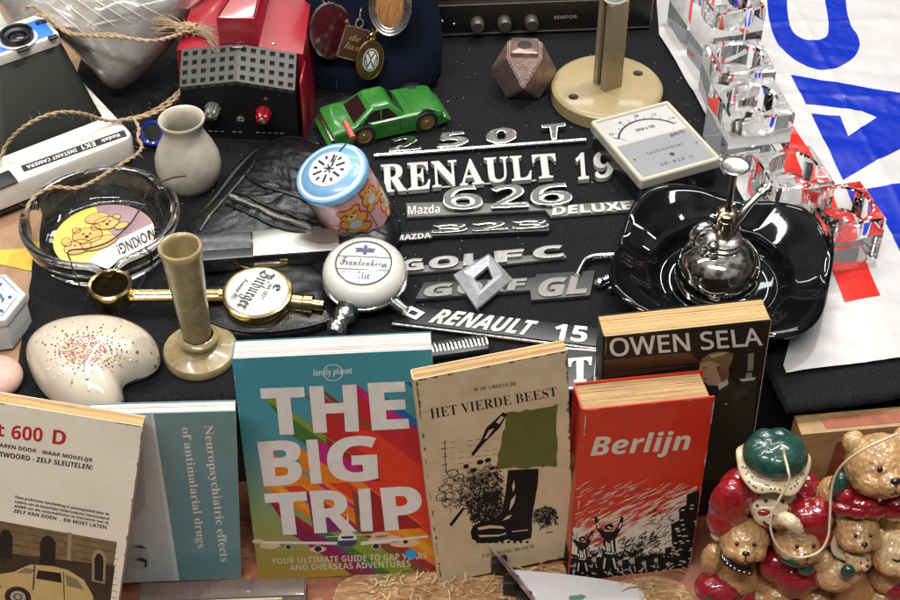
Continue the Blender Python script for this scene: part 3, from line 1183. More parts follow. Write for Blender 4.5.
def ban_z(x, y):
    return BZ + .14 + .16 * fnoise(x, y, .22, 4) + .16 * abs(fnoise(x * .5 + y, (y - x) * .35, .3, 6)) + .03 * fnoise(x, y, 1.4, 2) + sum(.13 * math.exp(-abs((x - a_) * n_ + (y - c_)) / .28) for a_, c_, n_ in ((28, 35.4, -.06), (30, 24.6, .05), (30, 6.5, -.10))) + .1 * math.exp(-abs((y - 20) * .12 + x - 33.2) / .25)


def refine(P, z_off, size=.7):
    """Triangulate a flat outline, refine it and lay it on the banner's waves."""
    bm = bmesh.new()
    P = ccw(P)
    vs = [bm.verts.new((p[0], p[1], 0)) for p in P]
    bm.faces.new(vs)
    bm.normal_update()
    bmesh.ops.triangulate(bm, faces=bm.faces[:])
    for _ in range(9):
        e = [e for e in bm.edges if e.calc_length() > size]
        if not e:
            break
        bmesh.ops.subdivide_edges(bm, edges=e, cuts=1)
        bmesh.ops.triangulate(bm, faces=bm.faces[:])
    for v in bm.verts:
        v.co.z = ban_z(v.co.x, v.co.y) + z_off
    bm.verts.index_update()
    r = [v.co.copy() for v in bm.verts], [tuple(v.index for v in f.verts) for f in bm.faces]
    bm.free()
    return r


BANW = mat('white_glossy_plastic_film', (0.50, 0.495, 0.49), .32, var=.05, ns=.3, bump=.05, bs=.45, coat=.2)
BANB = mat('blue_banner_ink', (0.002, 0.020, 0.34), .3, var=.05, ns=.6, spec=.3, wear=((0.008, 0.045, 0.42), .28, .5))
BANR = mat('red_banner_ink', (0.62, 0.02, 0.012), .25, var=.06, ns=.6, coat=.4)
out = [(654, -40), (659, 35), (676, 62), (703, 110), (722, 145), (738, 190), (770, 250), (800, 300), (783, 367), (786, 374), (840, 366), (905, 357), (960, 350), (1000, 200), (1000, -80), (800, -80)]
P = [at(*p, BZ + .1) for p in out]
org = P[8]
t = thing('plastic_banner', 'white plastic banner with big blue letters and red stripe spread over the right side', 'banner', (0, 0, 0))
b = MB()
vs, fs = refine([(p.x, p.y) for p in P], 0, .45)
b.add(vs, fs)
b.build('banner_sheet', BANW, t, ang=180)


def lettershape(name, px, m, dz, hole=None):
    b = MB()
    P = [at(*p, BZ + .1) for p in px]
    vs, fs = refine([(p.x, p.y) for p in P], dz, .35)
    b.add(vs, fs)
    return b.build(name, m, t, ang=180)


def band(outer, inner):
    return outer + inner[::-1]


Do = [(766, -45), (767, 0), (769, 22), (775.5, 42), (783, 51), (793, 59.5), (804, 65.5), (815.5, 69.5), (825, 70.5), (833, 69.5), (844, 65), (853, 59), (858, 51), (859.5, 44), (857, 35), (851, 27), (847, 14), (845.5, 0), (846, -45)]
Di = [(786, -45), (787, 5), (788, 20), (791, 30.5), (796, 36.5), (804, 40.5), (811, 41.5), (818, 41), (825, 38), (828, 33), (828, 20), (825, 2), (825, -45)]
def smooth_px(L):
    return [L[0]] + [(v.x, v.y) for v in curve([V(p) for p in L[1:-1]], 4, False)] + [L[-1]]
lettershape('blue_letter', band(smooth_px(Do), smooth_px(Di)), BANB, .035)
lettershape('blue_letter', [(790.5, 76), (840, 84.5), (891, 93), (935, 103), (935, 134), (900, 149), (870, 165), (843, 180), (836, 166), (811, 115), (840, 117), (848, 137), (877, 118), (862, 111), (805.5, 105.5)], BANB, .035)
lettershape('blue_letter', [(866, 189.5), (885, 187), (935, 180), (935, 330), (897, 246), (882, 216)], BANB, .035)
lettershape('red_stripe', [(674, -30), (690, -30), (697, 20), (706, 55), (715, 84), (722, 112), (708, 92), (690, 48)], BANR, .035)
lettershape('red_stripe', [(787, 116), (808, 151), (842, 205), (866, 262), (872, 278), (880, 297), (844, 303.5), (836, 280), (812, 226), (792, 185), (778, 150), (778, 126)], BANR, .035)

# ---- crystal tea-light blocks
GLASS = mat('clear_crystal', (0.985, 0.99, 0.99), 0.0, var=0, rv=0, trans=1, ior=1.38)


def glass_block(label, L, T, Rr, B, h, rad_, depth, ztop=None):
    """Corners of the top face in the photo, h the height of the block."""
    zt = h + .35
    q = [at(*p, zt) for p in (L, B, Rr, T)]
    c = sum(q, V((0, 0, 0))) / 4
    e = (q[1] - q[0]) + (q[2] - q[3])
    f = (q[3] - q[0]) + (q[2] - q[1])
    sx, sy = e.length / 2, f.length / 2
    s_ = (sx + sy) / 2
    yw = math.atan2(e.y, e.x)
    z0 = ban_z(c.x, c.y) + .1
    t_ = thing('tealight_holder', label, 'candle holder', (c.x, c.y, z0), yw, 'crystal tealight holders standing in a row')
    hs = s_ / 2
    b = MB()
    n = 64
    # square ring with chamfer and a round well: outer square sampled with the same count as the well
    def sq(i, half):
        a = 2 * math.pi * (i + .5) / n
        k = half / max(abs(math.cos(a)), abs(math.sin(a)))
        return k * math.cos(a), k * math.sin(a)
    def squarering(half, z):
        # exact corners: snap the samples beside each corner
        r = []
        for i in range(n):
            x, y = sq(i, half)
            r.append((x, y, z))
        for cidx, (sx_, sy_) in ((n // 8 - 1, (1, 1)), (3 * n // 8 - 1, (-1, 1)), (5 * n // 8 - 1, (-1, -1)), (7 * n // 8 - 1, (1, -1))):
            r[cidx] = (sx_ * half, sy_ * half, z)
        return r
    def cr_(r_, z):
        return [(r_ * math.cos(2 * math.pi * (i + .5) / n), r_ * math.sin(2 * math.pi * (i + .5) / n), z) for i in range(n)]
    rr_ = [squarering(hs - .06, 0), squarering(hs, .06), squarering(hs, h - .12), squarering(hs - .12, h), cr_(rad_ + .12, h), cr_(rad_, h - .12), cr_(rad_, h - depth + .08), cr_(rad_ - .1, h - depth)]
    b.rings(rr_)
    b.build('glass_block', GLASS, t_, ang=25)
    return t_


glass_block('clear crystal tealight holder nearest the front, on the red stripe of the banner', (806.7, 190.7), (856, 180), (885, 214.7), (830.7, 234.7), 3.9, 1.85, 2.0)
glass_block('clear crystal tealight holder beside the oil can spout, second from the front', (757, 154), (806, 144), (833, 178), (779, 197), 3.6, 1.8, 2.0)
glass_block('clear crystal tealight holder right of the tachometer, third from the front', (717, 84), (764, 74), (791, 107), (737, 131), 5.2, 1.85, 2.2)
glass_block('clear crystal tealight holder beside the bowl of the blue D, fourth from the front', (706, 45), (759, 36), (773, 66), (722, 80), 4.6, 1.8, 2.0)
glass_block('tall clear crystal tealight holder at the top edge, fifth from the front', (694, -9), (748, -18), (768, 2), (711, 17), 6.6, 1.85, 2.0)
glass_block('clear crystal tealight holder farthest back at the left border of the banner', (676, -42), (722, -50), (742, -26), (693, -14), 6.6, 1.7, 2.0)

# ---- black glass dish
c = at(718, 292, 0)
t = thing('black_dish', 'large square black glass ashtray with wavy rim holding the chrome oil can', 'ashtray', (c.x, c.y + .3, .1), rad(-17))
BGL = mat('black_glass', (0.0025, 0.0025, 0.003), .03, var=.1, rv=.3, wear=((0.03, 0.03, 0.03), .24, 13))
b = MB()
n = 96
def se(a, r_, e=3.6):
    return r_ / ((abs(math.cos(a)) ** e + abs(math.sin(a)) ** e) ** (1 / e))
prof = [(.60, 0, 2.4), (.80, .15, 3), (.97, 2.35, 3.6), (1.0, 2.75, 3.6), (.985, 2.95, 3.6), (.955, 3.0, 3.6), (.90, 2.85, 3.5), (.80, 2.45, 3.1), (.70, 2.1, 2.6), (.65, 1.95, 2.3), (.625, 1.7, 2.2), (.60, 1.2, 2.1), (.56, .75, 2), (.50, .55, 2), (.30, .5, 2), (.02, .5, 2)]
rr_ = []
for k_, (r_, z, e) in enumerate(prof):
    ring = []
    for i in range(n):
        a = 2 * math.pi * i / n
        w_ = math.cos(4 * a)      # +1 on the sides, -1 at the corners
        rr = se(a, 7.55 * r_, e)
        dz = 0
        if r_ > .78 and z > 1:
            dz = -.55 * max(0, w_) ** 1.5 * (1 if z > 2 else .3) + .25 * max(0, -w_)
        if .6 < r_ <= .78:
            dz = -.35 * max(0, w_) ** 2
        if .6 < r_ < .9 and z > 1:
            rr *= 1 + .035 * math.sin(4 * a + .6)
        ring.append((rr * math.cos(a), rr * math.sin(a), z + dz))
    rr_.append(ring)
b.rings(rr_)
b.build('dish_body', BGL, t, ang=50)
b = MB()
for r_ in (3.5, 4.15):
    b.tube([(r_ * math.cos(a), r_ * math.sin(a), .52 + (.15 if r_ > 4 else 0)) for a in [2 * math.pi * i / 60 for i in range(60)]], .05, 6, closed=True)
b.build('ridge_ring', mat('bright_glass_edge', (0.35, 0.35, 0.35), .08, .7), t)

# ---- chrome oil can
DISH = FR[t]
c = at(718, 272, 2.0)
t = thing('oil_can', 'round chrome thumb-pump oil can standing in the black dish', 'oil can', (c.x, c.y, .62), rad(-20))
CAN = mat('oil_can_chrome', (0.70, 0.66, 0.58), .06, 1.0, var=.15, ns=1.2, rv=.4, bump=.006, bs=.5, wear=((0.36, 0.31, 0.24), .2, 4))
b = MB()
b.lathe([(0, 0), (2.55, 0), (2.75, .12), (2.95, .6), (3.04, 1.25), (3.04, 1.8), (2.88, 2.55), (2.5, 3.2), (1.95, 3.7), (1.4, 3.98), (1.15, 4.05), (0, 4.05)], 56)
b.build('can_body', CAN, t)
b = MB()
b.lathe([(1.3, 3.9), (1.36, 4.0), (1.36, 4.25), (1.22, 4.35), (1.28, 4.45), (1.28, 4.6), (1.1, 4.72), (.8, 4.8), (0, 4.85)], 44)
b.build('screw_collar', CHROME_OLD, t)
b = MB()
b.lathe([(.62, 4.7), (.62, 6.3), (.5, 6.4), (.75, 6.55), (.75, 6.9), (.6, 7.05), (.34, 7.1), (0, 7.1)], 28)
b.build('pump_tower', mat('bronze_pump', (0.45, 0.38, 0.27), .22, 1.0, var=.2), t)
b = MB()
b.lathe([(.24, 7.0), (.24, 10.6), (0, 10.6)], 20)
b.build('plunger_rod', mat('dark_steel', (0.22, 0.19, 0.16), .25, 1.0), t)
b = MB()
b.lathe([(.2, 10.4), (.5, 10.45), (.86, 10.7), (.92, 10.8), (.86, 10.86), (.6, 10.8), (0, 10.76)], 32)
b.build('thumb_button', CHROME_OLD, t)
b = MB()
IM = FR[t].inverted().to_3x3()
def sd(x, y, z):           # direction given in the world frame
    w_ = IM @ V((x, y, 0))
    return (w_.x, w_.y, z)
pts = [sd(.5, .1, 4.8), sd(.75, .25, 5.6), sd(1.1, .45, 6.3), sd(1.6, .8, 6.9), sd(2.2, 1.2, 7.35), sd(2.7, 1.5, 7.65)]
b.tube(curve(pts, 5, False), [.36 - .005 * i for i in range(26)], 14)
b.build('spout', CHROME, t)
b = MB()
p, d = V(sd(2.3, 1.25, 7.4)), V(sd(.55, .33, .33)).normalized()
Mq = Matrix.Translation(p) @ d.to_track_quat('Z', 'Y').to_matrix().to_4x4()
b.lathe([(.3, 0), (.48, .05), (.48, .3), (.36, .35), (.36, .45), (.5, .5), (.5, .75), (.3, .85), (.25, 1.0), (0, 1.0)], 20, M=Mq)
b.build('spout_nozzle', CHROME, t)
b = MB()
cx_, cy_ = sd(-1.3, -.35, 0)[:2]
hp = [sd(-1.2, -.3, 4.1), sd(-2.0, -.6, 4.4), sd(-2.3, -.75, 5.2), sd(-1.9, -.6, 5.95), sd(-1.2, -.3, 6.0), sd(-.75, -.2, 5.4)]
b.tube(curve(hp, 6, False), .36, 12, flatten=.6)
b.build('finger_loop', CHROME, t)
b = MB()
b.ball(sd(-.9, -1.2, 4.75), .45)
b.build('filler_knob', CHROME, t)

# ---- small stoneware jug
c = at(191, 183, 0)
t = thing('stoneware_jug', 'small grey stoneware jug with wide open mouth in front of the red charger', 'jug', c, 0)
STN = mat('grey_stoneware', (0.50, 0.455, 0.37), .38, var=.18, ns=.8, bump=.012, bs=5, coat=.25, wear=((0.24, 0.21, 0.17), .31, 3))
b = MB()
b.lathe([(0, 0), (1.75, 0), (1.95, .12), (2.3, .8), (2.5, 1.8), (2.45, 2.7), (2.15, 3.6), (1.72, 4.4), (1.5, 5.0), (1.52, 5.5), (1.72, 5.95), (1.78, 6.1), (1.72, 6.2), (1.58, 6.15), (1.4, 5.7), (1.33, 5.1), (1.6, 4.2), (2.0, 3.2), (2.2, 1.8), (1.6, .4), (0, .3)], 56,
        wob=lambda r_, z, a: (r_ * (1 + .012 * math.sin(2 * a + z)), z))
b.build('jug_body', STN, t, ang=60)
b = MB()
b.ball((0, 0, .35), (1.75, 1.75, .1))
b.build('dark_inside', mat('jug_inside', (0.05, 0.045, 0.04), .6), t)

# ---- round glass ashtray
c = at(106, 246, 0)
t = thing('glass_ashtray', 'round clear glass ashtray with a yellow and pink no smoking picture', 'ashtray', (c.x, c.y, .08), rad(10))
b = MB()
def notch(r_, z, a):
    k_ = 0
    if z > 1.6:
        for a0 in (35, 155, 275):
            d_ = (math.degrees(a) - a0 + 180) % 360 - 180
            k_ = max(k_, math.exp(-(d_ / 6.5) ** 2))
    return r_, z - .75 * k_ * min(1, (z - 1.6) / 1.0) if z > 1.6 else z
b.lathe([(0, 0), (4.4, 0), (4.75, .15), (5.2, .7), (5.55, 1.6), (5.75, 2.4), (5.82, 2.75), (5.75, 2.98), (5.5, 3.05), (5.25, 2.95), (5.1, 2.6), (4.95, 1.9), (4.6, 1.15), (4.2, .85), (4.0, .8), (0, .8)], 72, wob=notch)
b.build('glass_bowl', mat('ashtray_glass', (0.93, 0.94, 0.91), 0.01, var=0, rv=0, trans=1, ior=1.48), t, ang=60)
PR = 3.7
zz = .83
YEL = mat('yellow_decal', (0.72, 0.56, 0.10), .35, var=.08, coat=.5)
PNK = mat('mauve_decal', (0.32, 0.20, 0.22), .35, var=.08, coat=.5)
ORG = mat('orange_decal', (0.70, 0.38, 0.10), .35, var=.1, coat=.5)
LGT = mat('pale_decal', (0.62, 0.60, 0.57), .35, var=.05, coat=.5)
b = MB()
b.flat(circ(0, 0, PR, 64), zz, 0)
b.flat([(PR * .99 * math.cos(a), PR * .99 * math.sin(a)) for a in [rad(100 - 95 * i / 20) for i in range(21)]] + [(1.2, -.6), (.3, .6)], zz + .015, 1)
b.flat([(PR * .99 * math.cos(a), PR * .99 * math.sin(a)) for a in [rad(14 - 130 * i / 24) for i in range(25)]] + [(-.6, -1.8), (.6, -.7), (1.8, -.1)], zz + .02, 2)
# two sitting cartoon cubs in outline
def blob(cx, cy, rx, ry, rot=0):
    return [(cx + rx * math.cos(a) * math.cos(rot) - ry * math.sin(a) * math.sin(rot), cy + rx * math.cos(a) * math.sin(rot) + ry * math.sin(a) * math.cos(rot)) for a in [2 * math.pi * i / 28 for i in range(28)]]
shapes = [(-1.9, -.9, 1.0, .8, .3), (-1.2, .3, 1.1, .9, 0), (-2.0, 1.0, .32, .32, 0), (-.6, 1.15, .35, .35, 0), (-.3, -.7, 1.35, .7, .35), (.2, 1.5, .9, .75, 0), (.95, 2.1, .3, .3, 0), (1.3, 1.0, .55, .35, .5), (-.5, 2.2, .9, .6, .2), (-2.7, -.2, .35, .5, .3)]
for i, s_ in enumerate(shapes):
    b.flat(blob(*s_), zz + .03 + .004 * i, 3)
    o_ = blob(*s_)
    b.line(o_ + o_[:1], .05, zz + .075 + .0005 * i, 4)
for x, y in ((-1.5, .5), (-1.0, .45), (0, 1.7), (.45, 1.65), (-2.1, -.7), (-1.7, -.65)):
    b.flat(circ(x, y, .09, 10), zz + .085, 4)
b.flat(circ(-1.25, .15, .16, 12), zz + .085, 4)
b.flat(circ(.25, 1.35, .14, 12), zz + .085, 4)
b.text('SMOKING!', [on(t, *p, zz) for p in ((156, 228), (118, 249), (115, 243), (152, 222))][::1], zz + .09, st='sansi', mi=4) if 0 else None
q = [on(t, *p, zz) for p in ((157, 227), (116, 246), (120, 256), (161, 236))]
b.text('SMOKING!', q, zz + .09, st='sans', mi=4, off=.012)
b.text('NO', [on(t, *p, zz) for p in ((154, 247), (139, 254), (142, 262), (157, 255))], zz + .09, st='sans', mi=4, off=.012)
b.build('picture_decal', [YEL, PNK, LGT, ORG, BLACKINK], t, smooth=False)

# ---- black leather pouch with zip
c = at(300, 240, 0)
t = thing('leather_pouch', 'black leather pouch with a zip lying under the pink tin', 'pouch', c, 0)
LEA = mat('black_leather', (0.005, 0.005, 0.0055), .27, var=.3, ns=2, bump=.025, bs=9, spec=.5, wear=((0.010, 0.010, 0.010), .3, 2))
out = [(180, 238), (210, 205), (240, 168), (262, 148), (288, 139), (318, 146), (360, 172), (392, 208), (402, 238), (388, 256), (355, 268), (300, 268), (240, 262), (200, 254)]
P = curve([FR[t].inverted() @ at(*p, .4) for p in out], 6)
b = MB()
def wr(x, y, k_):
    return (.2 * fnoise(x, y, .5, 2) + .55 * abs(fnoise(x * .5 + y, y * 1.6, .9, 3)) + .12 * fnoise(x, y, 1.9, 4)) * (1.15 - k_)
b.pillow([q_ for a_, c_ in zip(P, P[1:] + P[:1]) for q_ in (a_, a_.lerp(c_, .5))], 2.0, rings=34, e=2.2, z0=.1, fn=wr, k=3.0)
b.build('pouch_body', LEA, t, ang=70)
PB = BVHTree.FromPolygons(b.v, b.f)
def drape(pxs, up, n=9):
    out_ = []
    for p in curve([FR[t].inverted() @ at(*p, 1.9) for p in pxs], n, False):
        h_ = PB.ray_cast(V((p.x, p.y, 20)), V((0, 0, -1)))[0]
        out_.append(V((p.x, p.y, (h_.z if h_ else p.z) + up)))
    return [out_[0]] + [(out_[i - 1] + out_[i] * 2 + out_[i + 1]) / 4 for i in range(1, len(out_) - 1)] + [out_[-1]]
b = MB()
# raised piping along the upper left edge and the front pocket edge
def lift(pxs, z):
    return curve([FR[t].inverted() @ at(*p, z) for p in pxs], 6, False)
b.tube(lift([(184, 236), (212, 204), (242, 166), (264, 149), (290, 140), (320, 147)], .55), .42, 10)
b.tube(drape([(199, 226), (226, 196), (250, 168), (254, 158)], .02), .17, 8)
b.tube(drape([(243, 172), (262, 188), (290, 198), (318, 207)], .0), .2, 8)
b.tube(drape([(234, 192), (260, 205), (295, 219), (318, 224)], .03), .15, 8)
b.tube(drape([(226, 204), (252, 217), (282, 229), (306, 233)], .03), .15, 8)
b.build('piping', LEA, t)
b = MB()
zl = drape([(230, 198), (256, 211), (290, 224), (312, 229)], .05)
b.tube(zl, .17, 8, flatten=.5)
zt_ = []
for i in range(len(zl) - 1):
    for kk in (.0, .5):
        p = zl[i].lerp(zl[i + 1], kk)
        d = (zl[i + 1] - zl[i]).normalized()
        b.box((p.x, p.y, p.z + .16), (.1, .36, .14), .02, M=None)
b.build('zip_teeth', mat('zip_steel', (0.30, 0.29, 0.28), .3, 1.0), t)
b = MB()
p0_, p1_ = drape([(231, 198), (246, 206)], .25)[0], drape([(231, 198), (246, 206)], .25)[-1]
d = p1_ - p0_
b.tube([p0_, p0_ + d * .5], .24, 8, flatten=.5)
b.tube([p0_ + d * .4, p0_ + d * 1.2], [.2, .16], 8, flatten=.4)
b.build('zip_slider', CHROME_OLD, t)

# soft leather case under the tap badges
c = at(270, 320, 0)
t = thing('leather_case', 'flat soft black leather case lying under the brass tap badge', 'case', c, 0)
out = [(196, 300), (205, 286), (240, 268), (300, 262), (335, 275), (345, 300), (335, 322), (300, 334), (240, 338), (206, 326)]
P = curve([FR[t].inverted() @ at(*p, .3) for p in out], 6)
b = MB()
b.pillow(P, .9, rings=14, e=2.2, z0=.1, fn=wr, k=4)
b.build('case_body', LEA, t, ang=70)
b = MB()
b.tube(lift([(200, 305), (212, 322), (250, 332), (300, 328), (335, 318)], .75), .13, 8)
b.build('seam', LEA, t)

# ---- pink tin with blue lid
ax = V((-.30, -.20, .93)).normalized()
lid = at(331, 172, 6.0)
base = lid - ax * 5.3
zq = ax.to_track_quat('Z', 'Y').to_matrix()
# turn so that local -y faces the camera as far as possible
want = V((.15, -1, 0))
yl = -(want - ax * want.dot(ax)).normalized()
xl = yl.cross(ax)
Rm = Matrix((xl, yl, ax)).transposed()
t = thing('toy_tin', 'pink toy tin with teddy bears and a blue and white lid with black slots', 'tin', base, Rm)
PINK = mat('pink_tin_print', (0.62, 0.33, 0.34), .3, var=.08, coat=.5, wear=((0.62, 0.42, 0.30), .3, 1.2))
TBL = mat('light_blue_tin', (0.16, 0.36, 0.58), .3, var=.1, coat=.5)
TWH = mat('white_tin', (0.66, 0.66, 0.64), .3, var=.06, coat=.5)
b = MB()
b.lathe([(0, 0), (2.55, 0), (2.62, .08), (2.62, 5.0), (0, 5.0)], 56)
b.build('tin_body', PINK, t)
b = MB()
b.lathe([(2.66, 4.75), (2.76, 4.8), (2.76, 5.1), (2.68, 5.25), (2.5, 5.28)], 56, 0)
b.lathe([(2.5, 5.28), (2.35, 5.3), (2.28, 5.36)], 56, 1)
b.lathe([(2.28, 5.36), (2.22, 5.42), (1.6, 5.62)], 56, 0)
b.lathe([(1.6, 5.62), (1.55, 5.7), (0, 5.74)], 56, 1)
b.build('lid', [TBL, TWH], t)
b = MB()
for k_ in range(12):
    a = 2 * math.pi * k_ / 12
    p0_, p1_ = V((.55 * math.cos(a), .55 * math.sin(a))), V((1.25 * math.cos(a), 1.25 * math.sin(a)))
    if k_ % 2:
        p0_ = p0_ * 1.7
    b.stroke(p0_, p1_, .17, 5.752)
for k_ in range(6):
    a = 2 * math.pi * (k_ + .5) / 6
    b.stroke((0, 0), (.42 * math.cos(a), .42 * math.sin(a)), .12, 5.752)
b.build('sound_slots', DARK, t)
# teddy bears printed around the side: discs bent to the wall
def wall(u, v, r_=2.635):
    a = u / 2.62
    return (r_ * math.sin(a), -r_ * math.cos(a), v)
def wflat(b, P, mi, r_):
    P = ccw(P)
    n_ = len(P)
    cx_, cy_ = sum(p[0] for p in P) / n_, sum(p[1] for p in P) / n_
    b.add([wall(cx_, cy_, r_)] + [wall(p[0], p[1], r_) for p in P], [(0, i + 1, (i + 1) % n_ + 1) for i in range(n_)], mi)
def wline(b, P, w_, mi, r_):
    for a_, c_ in zip(P, P[1:]):
        a_, c_ = xy(a_), xy(c_)
        d_ = (c_ - a_)
        n_ = V((-d_.y, d_.x)).normalized() * w_ / 2
        b.add([wall(*(a_ - n_), r_), wall(*(c_ - n_), r_), wall(*(c_ + n_), r_), wall(*(a_ + n_), r_)], [(0, 1, 2, 3)], mi)
BEARC = mat('teddy_print', (0.66, 0.33, 0.06), .3, var=.1, coat=.5)
REDP = mat('red_outline_print', (0.45, 0.03, 0.03), .3, coat=.5)
PALEB = mat('pale_blue_print', (0.45, 0.58, 0.62), .3, coat=.5)
b = MB()
for u0, v0, s_, mir in ((.25, 2.5, 1.0, 1), (-1.75, 1.3, .8, -1), (2.3, 3.4, .8, -1), (3.6, 1.4, .9, 1), (-3.6, 3.2, .9, 1)):
    parts = [(0, -.55, .62, .7), (0, .55, .72, .62), (-.58, 1.05, .25, .25), (.58, 1.05, .25, .25), (-.75, -.25, .3, .42), (.75, -.1, .3, .42), (-.5, -1.2, .42, .34), (.55, -1.15, .42, .34)]
    for x, y, rx, ry in parts:
        wflat(b, blob(u0 + x * s_ * mir, v0 + y * s_, (rx + .13) * s_, (ry + .13) * s_), 1, 2.637)
    for x, y, rx, ry in parts:
        wflat(b, blob(u0 + x * s_ * mir, v0 + y * s_, rx * s_, ry * s_), 0, 2.645)
    wflat(b, blob(u0, v0 - .5 * s_, .5 * s_, .42 * s_), 3, 2.655)
    wflat(b, blob(u0, v0 + .35 * s_, .34 * s_, .26 * s_), 4, 2.655)
    for x, y, r_ in ((-.25, .7, .08), (.25, .7, .08), (0, .45, .11)):
        wflat(b, blob(u0 + x * s_, v0 + y * s_, r_ * s_, r_ * s_), 2, 2.665)
wline(b, [(1.55, .1), (1.55, 4.9)], .06, 2, 2.64)
b.build('bear_print', [BEARC, REDP, BLACKINK, PALEB, mat('cream_print', (0.7, 0.55, 0.3), .3, coat=.5)], t)
b = MB()
pe = FR[t].inverted() @ at(353, 138, 6.6)
ps = V((.3, .2, 5.75))
mid = (ps + pe) / 2 + V((0, 0, .25))
b.tube(curve([ps, mid, pe], 8, False), .07, 6)
o = b.build('pull_cord', mat('black_cord', (0.012, 0.012, 0.012), .7), t)
b = MB()
d = (FR[t].inverted() @ at(345, 122, 7.0)) - pe
b.tube([pe, pe + d * .6, pe + d], [.24, .24, .2], 12)
b.build('pull_tip', mat('faded_red_tip', (0.50, 0.09, 0.07), .4), t)

# black cylinder behind the tin and black rubber under it
c = at(372, 205, 0)
b = MB()
b.pillow([(p[0], p[1]) for p in [at(*q_, .5) for q_ in ((345, 215), (372, 172), (386, 180), (396, 212), (396, 236), (378, 246), (350, 245))]], .9, rings=10, e=2.2, z0=.1)
tag(b.build('rubber_bulb', mat('black_rubber', (0.006, 0.006, 0.006), .6), ang=60, origin=(c.x, c.y, 0)), 'black rubber bulb tucked behind the pink tin', 'bulb')

# ---- long black case with steel plate
q = [at(172, 262, 1.9), at(340, 250, 1.9), at(338, 231, 1.9), at(176, 238, 1.9)]
R = math.atan2(q[1].y - q[0].y, q[1].x - q[0].x)
t = thing('lighter_case', 'long black flat case with a steel end plate and gold clasp lying across the pouch', 'case', (q[0].x, q[0].y, 0), R)
Lc, Wc = (q[1] - q[0]).length, (q[3] - q[0]).length + .2
b = MB()
b.prism(rrect(0, 0, Lc, Wc, .12), .6, 1.85, .08, b0=.08)
b.build('case_box', mat('black_case_lacquer', (0.014, 0.014, 0.015), .2, coat=.6, wear=((0.07, 0.07, 0.07), .3, 3)), t)
b = MB()
b.prism(rrect(Lc * .48, .03, Lc - .02, Wc - .03, .06), 1.84, 1.94, .03)
b.build('steel_plate', mat('brushed_steel', (0.50, 0.49, 0.47), .32, .9, var=.15, ns=2, stretch=(.4, 6, 1)), t)
b = MB()
b.prism(rrect(.1, Wc * .35, Lc * .47, Wc - .05, .06), 1.84, 1.9, .03)
b.build('dark_steel_plate', mat('dark_brushed_steel', (0.09, 0.09, 0.095), .25, .7, var=.25, ns=2), t)
b = MB()
b.box((Lc * .56, -.08, 1.0), (1.9, .16, .5), .05)
b.build('clasp', mat('pale_clasp', (0.52, 0.47, 0.36), .25, .8), t)
b = MB()
b.tube(curve([(Lc * .36, -.1, 1.6), (Lc * .40, -.14, 1.15), (Lc * .46, -.14, .85), (Lc * .5, -.12, .8)], 6, False), .1, 8)
b.box((Lc * .66, -.05, 1.15), (.6, .12, .55), .04)
b.build('gold_hook', BRASS, t)

# ---- brass tap badge with ring
c = at(260, 312, 0)
R = yaw((113, 290), (258, 302), 1.5)
t = thing('tap_badge', 'round white beer tap badge on a brass handle with a ring at its end', 'tap badge', (c.x, c.y, .55), R)
GLD = mat('gold_plate', (0.78, 0.58, 0.25), .14, 1.0, var=.15, ns=1.5, rv=.5, wear=((0.42, 0.28, 0.10), .28, 2.5))
b = MB(Matrix.Rotation(rad(6), 4, 'X'))
b.lathe([(0, 0), (1.7, 0), (2.2, .25), (2.45, .8), (2.5, 1.35), (2.42, 1.55), (2.28, 1.6), (2.22, 1.5), (0, 1.5)], 56)
b.build('badge_cup', GLD, t)
b = MB(Matrix.Rotation(rad(6), 4, 'X'))
b.lathe([(2.22, 1.5), (2.15, 1.62), (1.2, 1.74), (0, 1.78)], 56)
o = b.build('badge_face', mat('white_enamel_badge', (0.66, 0.65, 0.61), .18, coat=.6, var=.05), t)
b = MB(Matrix.Rotation(rad(6), 4, 'X'))
# lettering turned: it is read from the right-hand side
def tq(cx, cy, w_, h_, a):
    u, v_ = V((math.cos(a), math.sin(a))), V((-math.sin(a), math.cos(a)))
    c_ = V((cx, cy))
    return [c_ - u * w_ / 2 - v_ * h_ / 2, c_ + u * w_ / 2 - v_ * h_ / 2, c_ + u * w_ / 2 + v_ * h_ / 2, c_ - u * w_ / 2 + v_ * h_ / 2]
AR = rad(-108)
b.text('Bitburger', tq(-.15, .05, 3.7, 1.4, AR), 1.785, st='frak')
b.text('Premium Pils', tq(-1.15, -.05, 2.0, .42, AR), 1.785, st='script')
b.text('seit 1817', tq(.72, -.1, 1.5, .3, AR), 1.785, st='serif')
b.text('e', tq(1.35, .35, .6, .6, AR), 1.785, st='frak')
b.build('lettering', BLACKINK, o)
b = MB()
ri = lo(t, 112, 295, 1.3)
for k_ in (-.28, 0, .28):
    b.tube([(-2.3, k_, .8 + (.12 if k_ == 0 else 0)), (ri.x + 1.4, ri.y + k_, .85 + (.12 if k_ == 0 else 0))], .27, 12)
b.tube([(-2.75, 0, .8), (-2.2, 0, .8)], .5, 16)
b.tube([(ri.x + 1.35, ri.y, .85), (ri.x + 1.75, ri.y, .85)], .5, 16)
b.build('handle_bar', GLD, t)
b = MB(Matrix.Translation((ri.x, ri.y, 0)))
b.lathe([(1.15, .15), (1.35, .1), (1.5, .4), (1.5, 1.2), (1.58, 1.35), (1.58, 1.75), (1.45, 1.85), (1.3, 1.8), (1.25, 1.2), (1.1, .5), (1.15, .15)], 44)
b.build('end_ring', GLD, t)
b = MB()
b.tube([(2.3, -.05, .75), (3.2, -.1, .75), (3.25, -.1, .75), (3.3, -.1, .75), (3.9, -.1, .75), (3.95, -.1, .75), (4.7, -.15, .75)], [.62, .62, .5, .66, .66, .4, .4], 16)
b.build('threaded_stub', GLD, t)

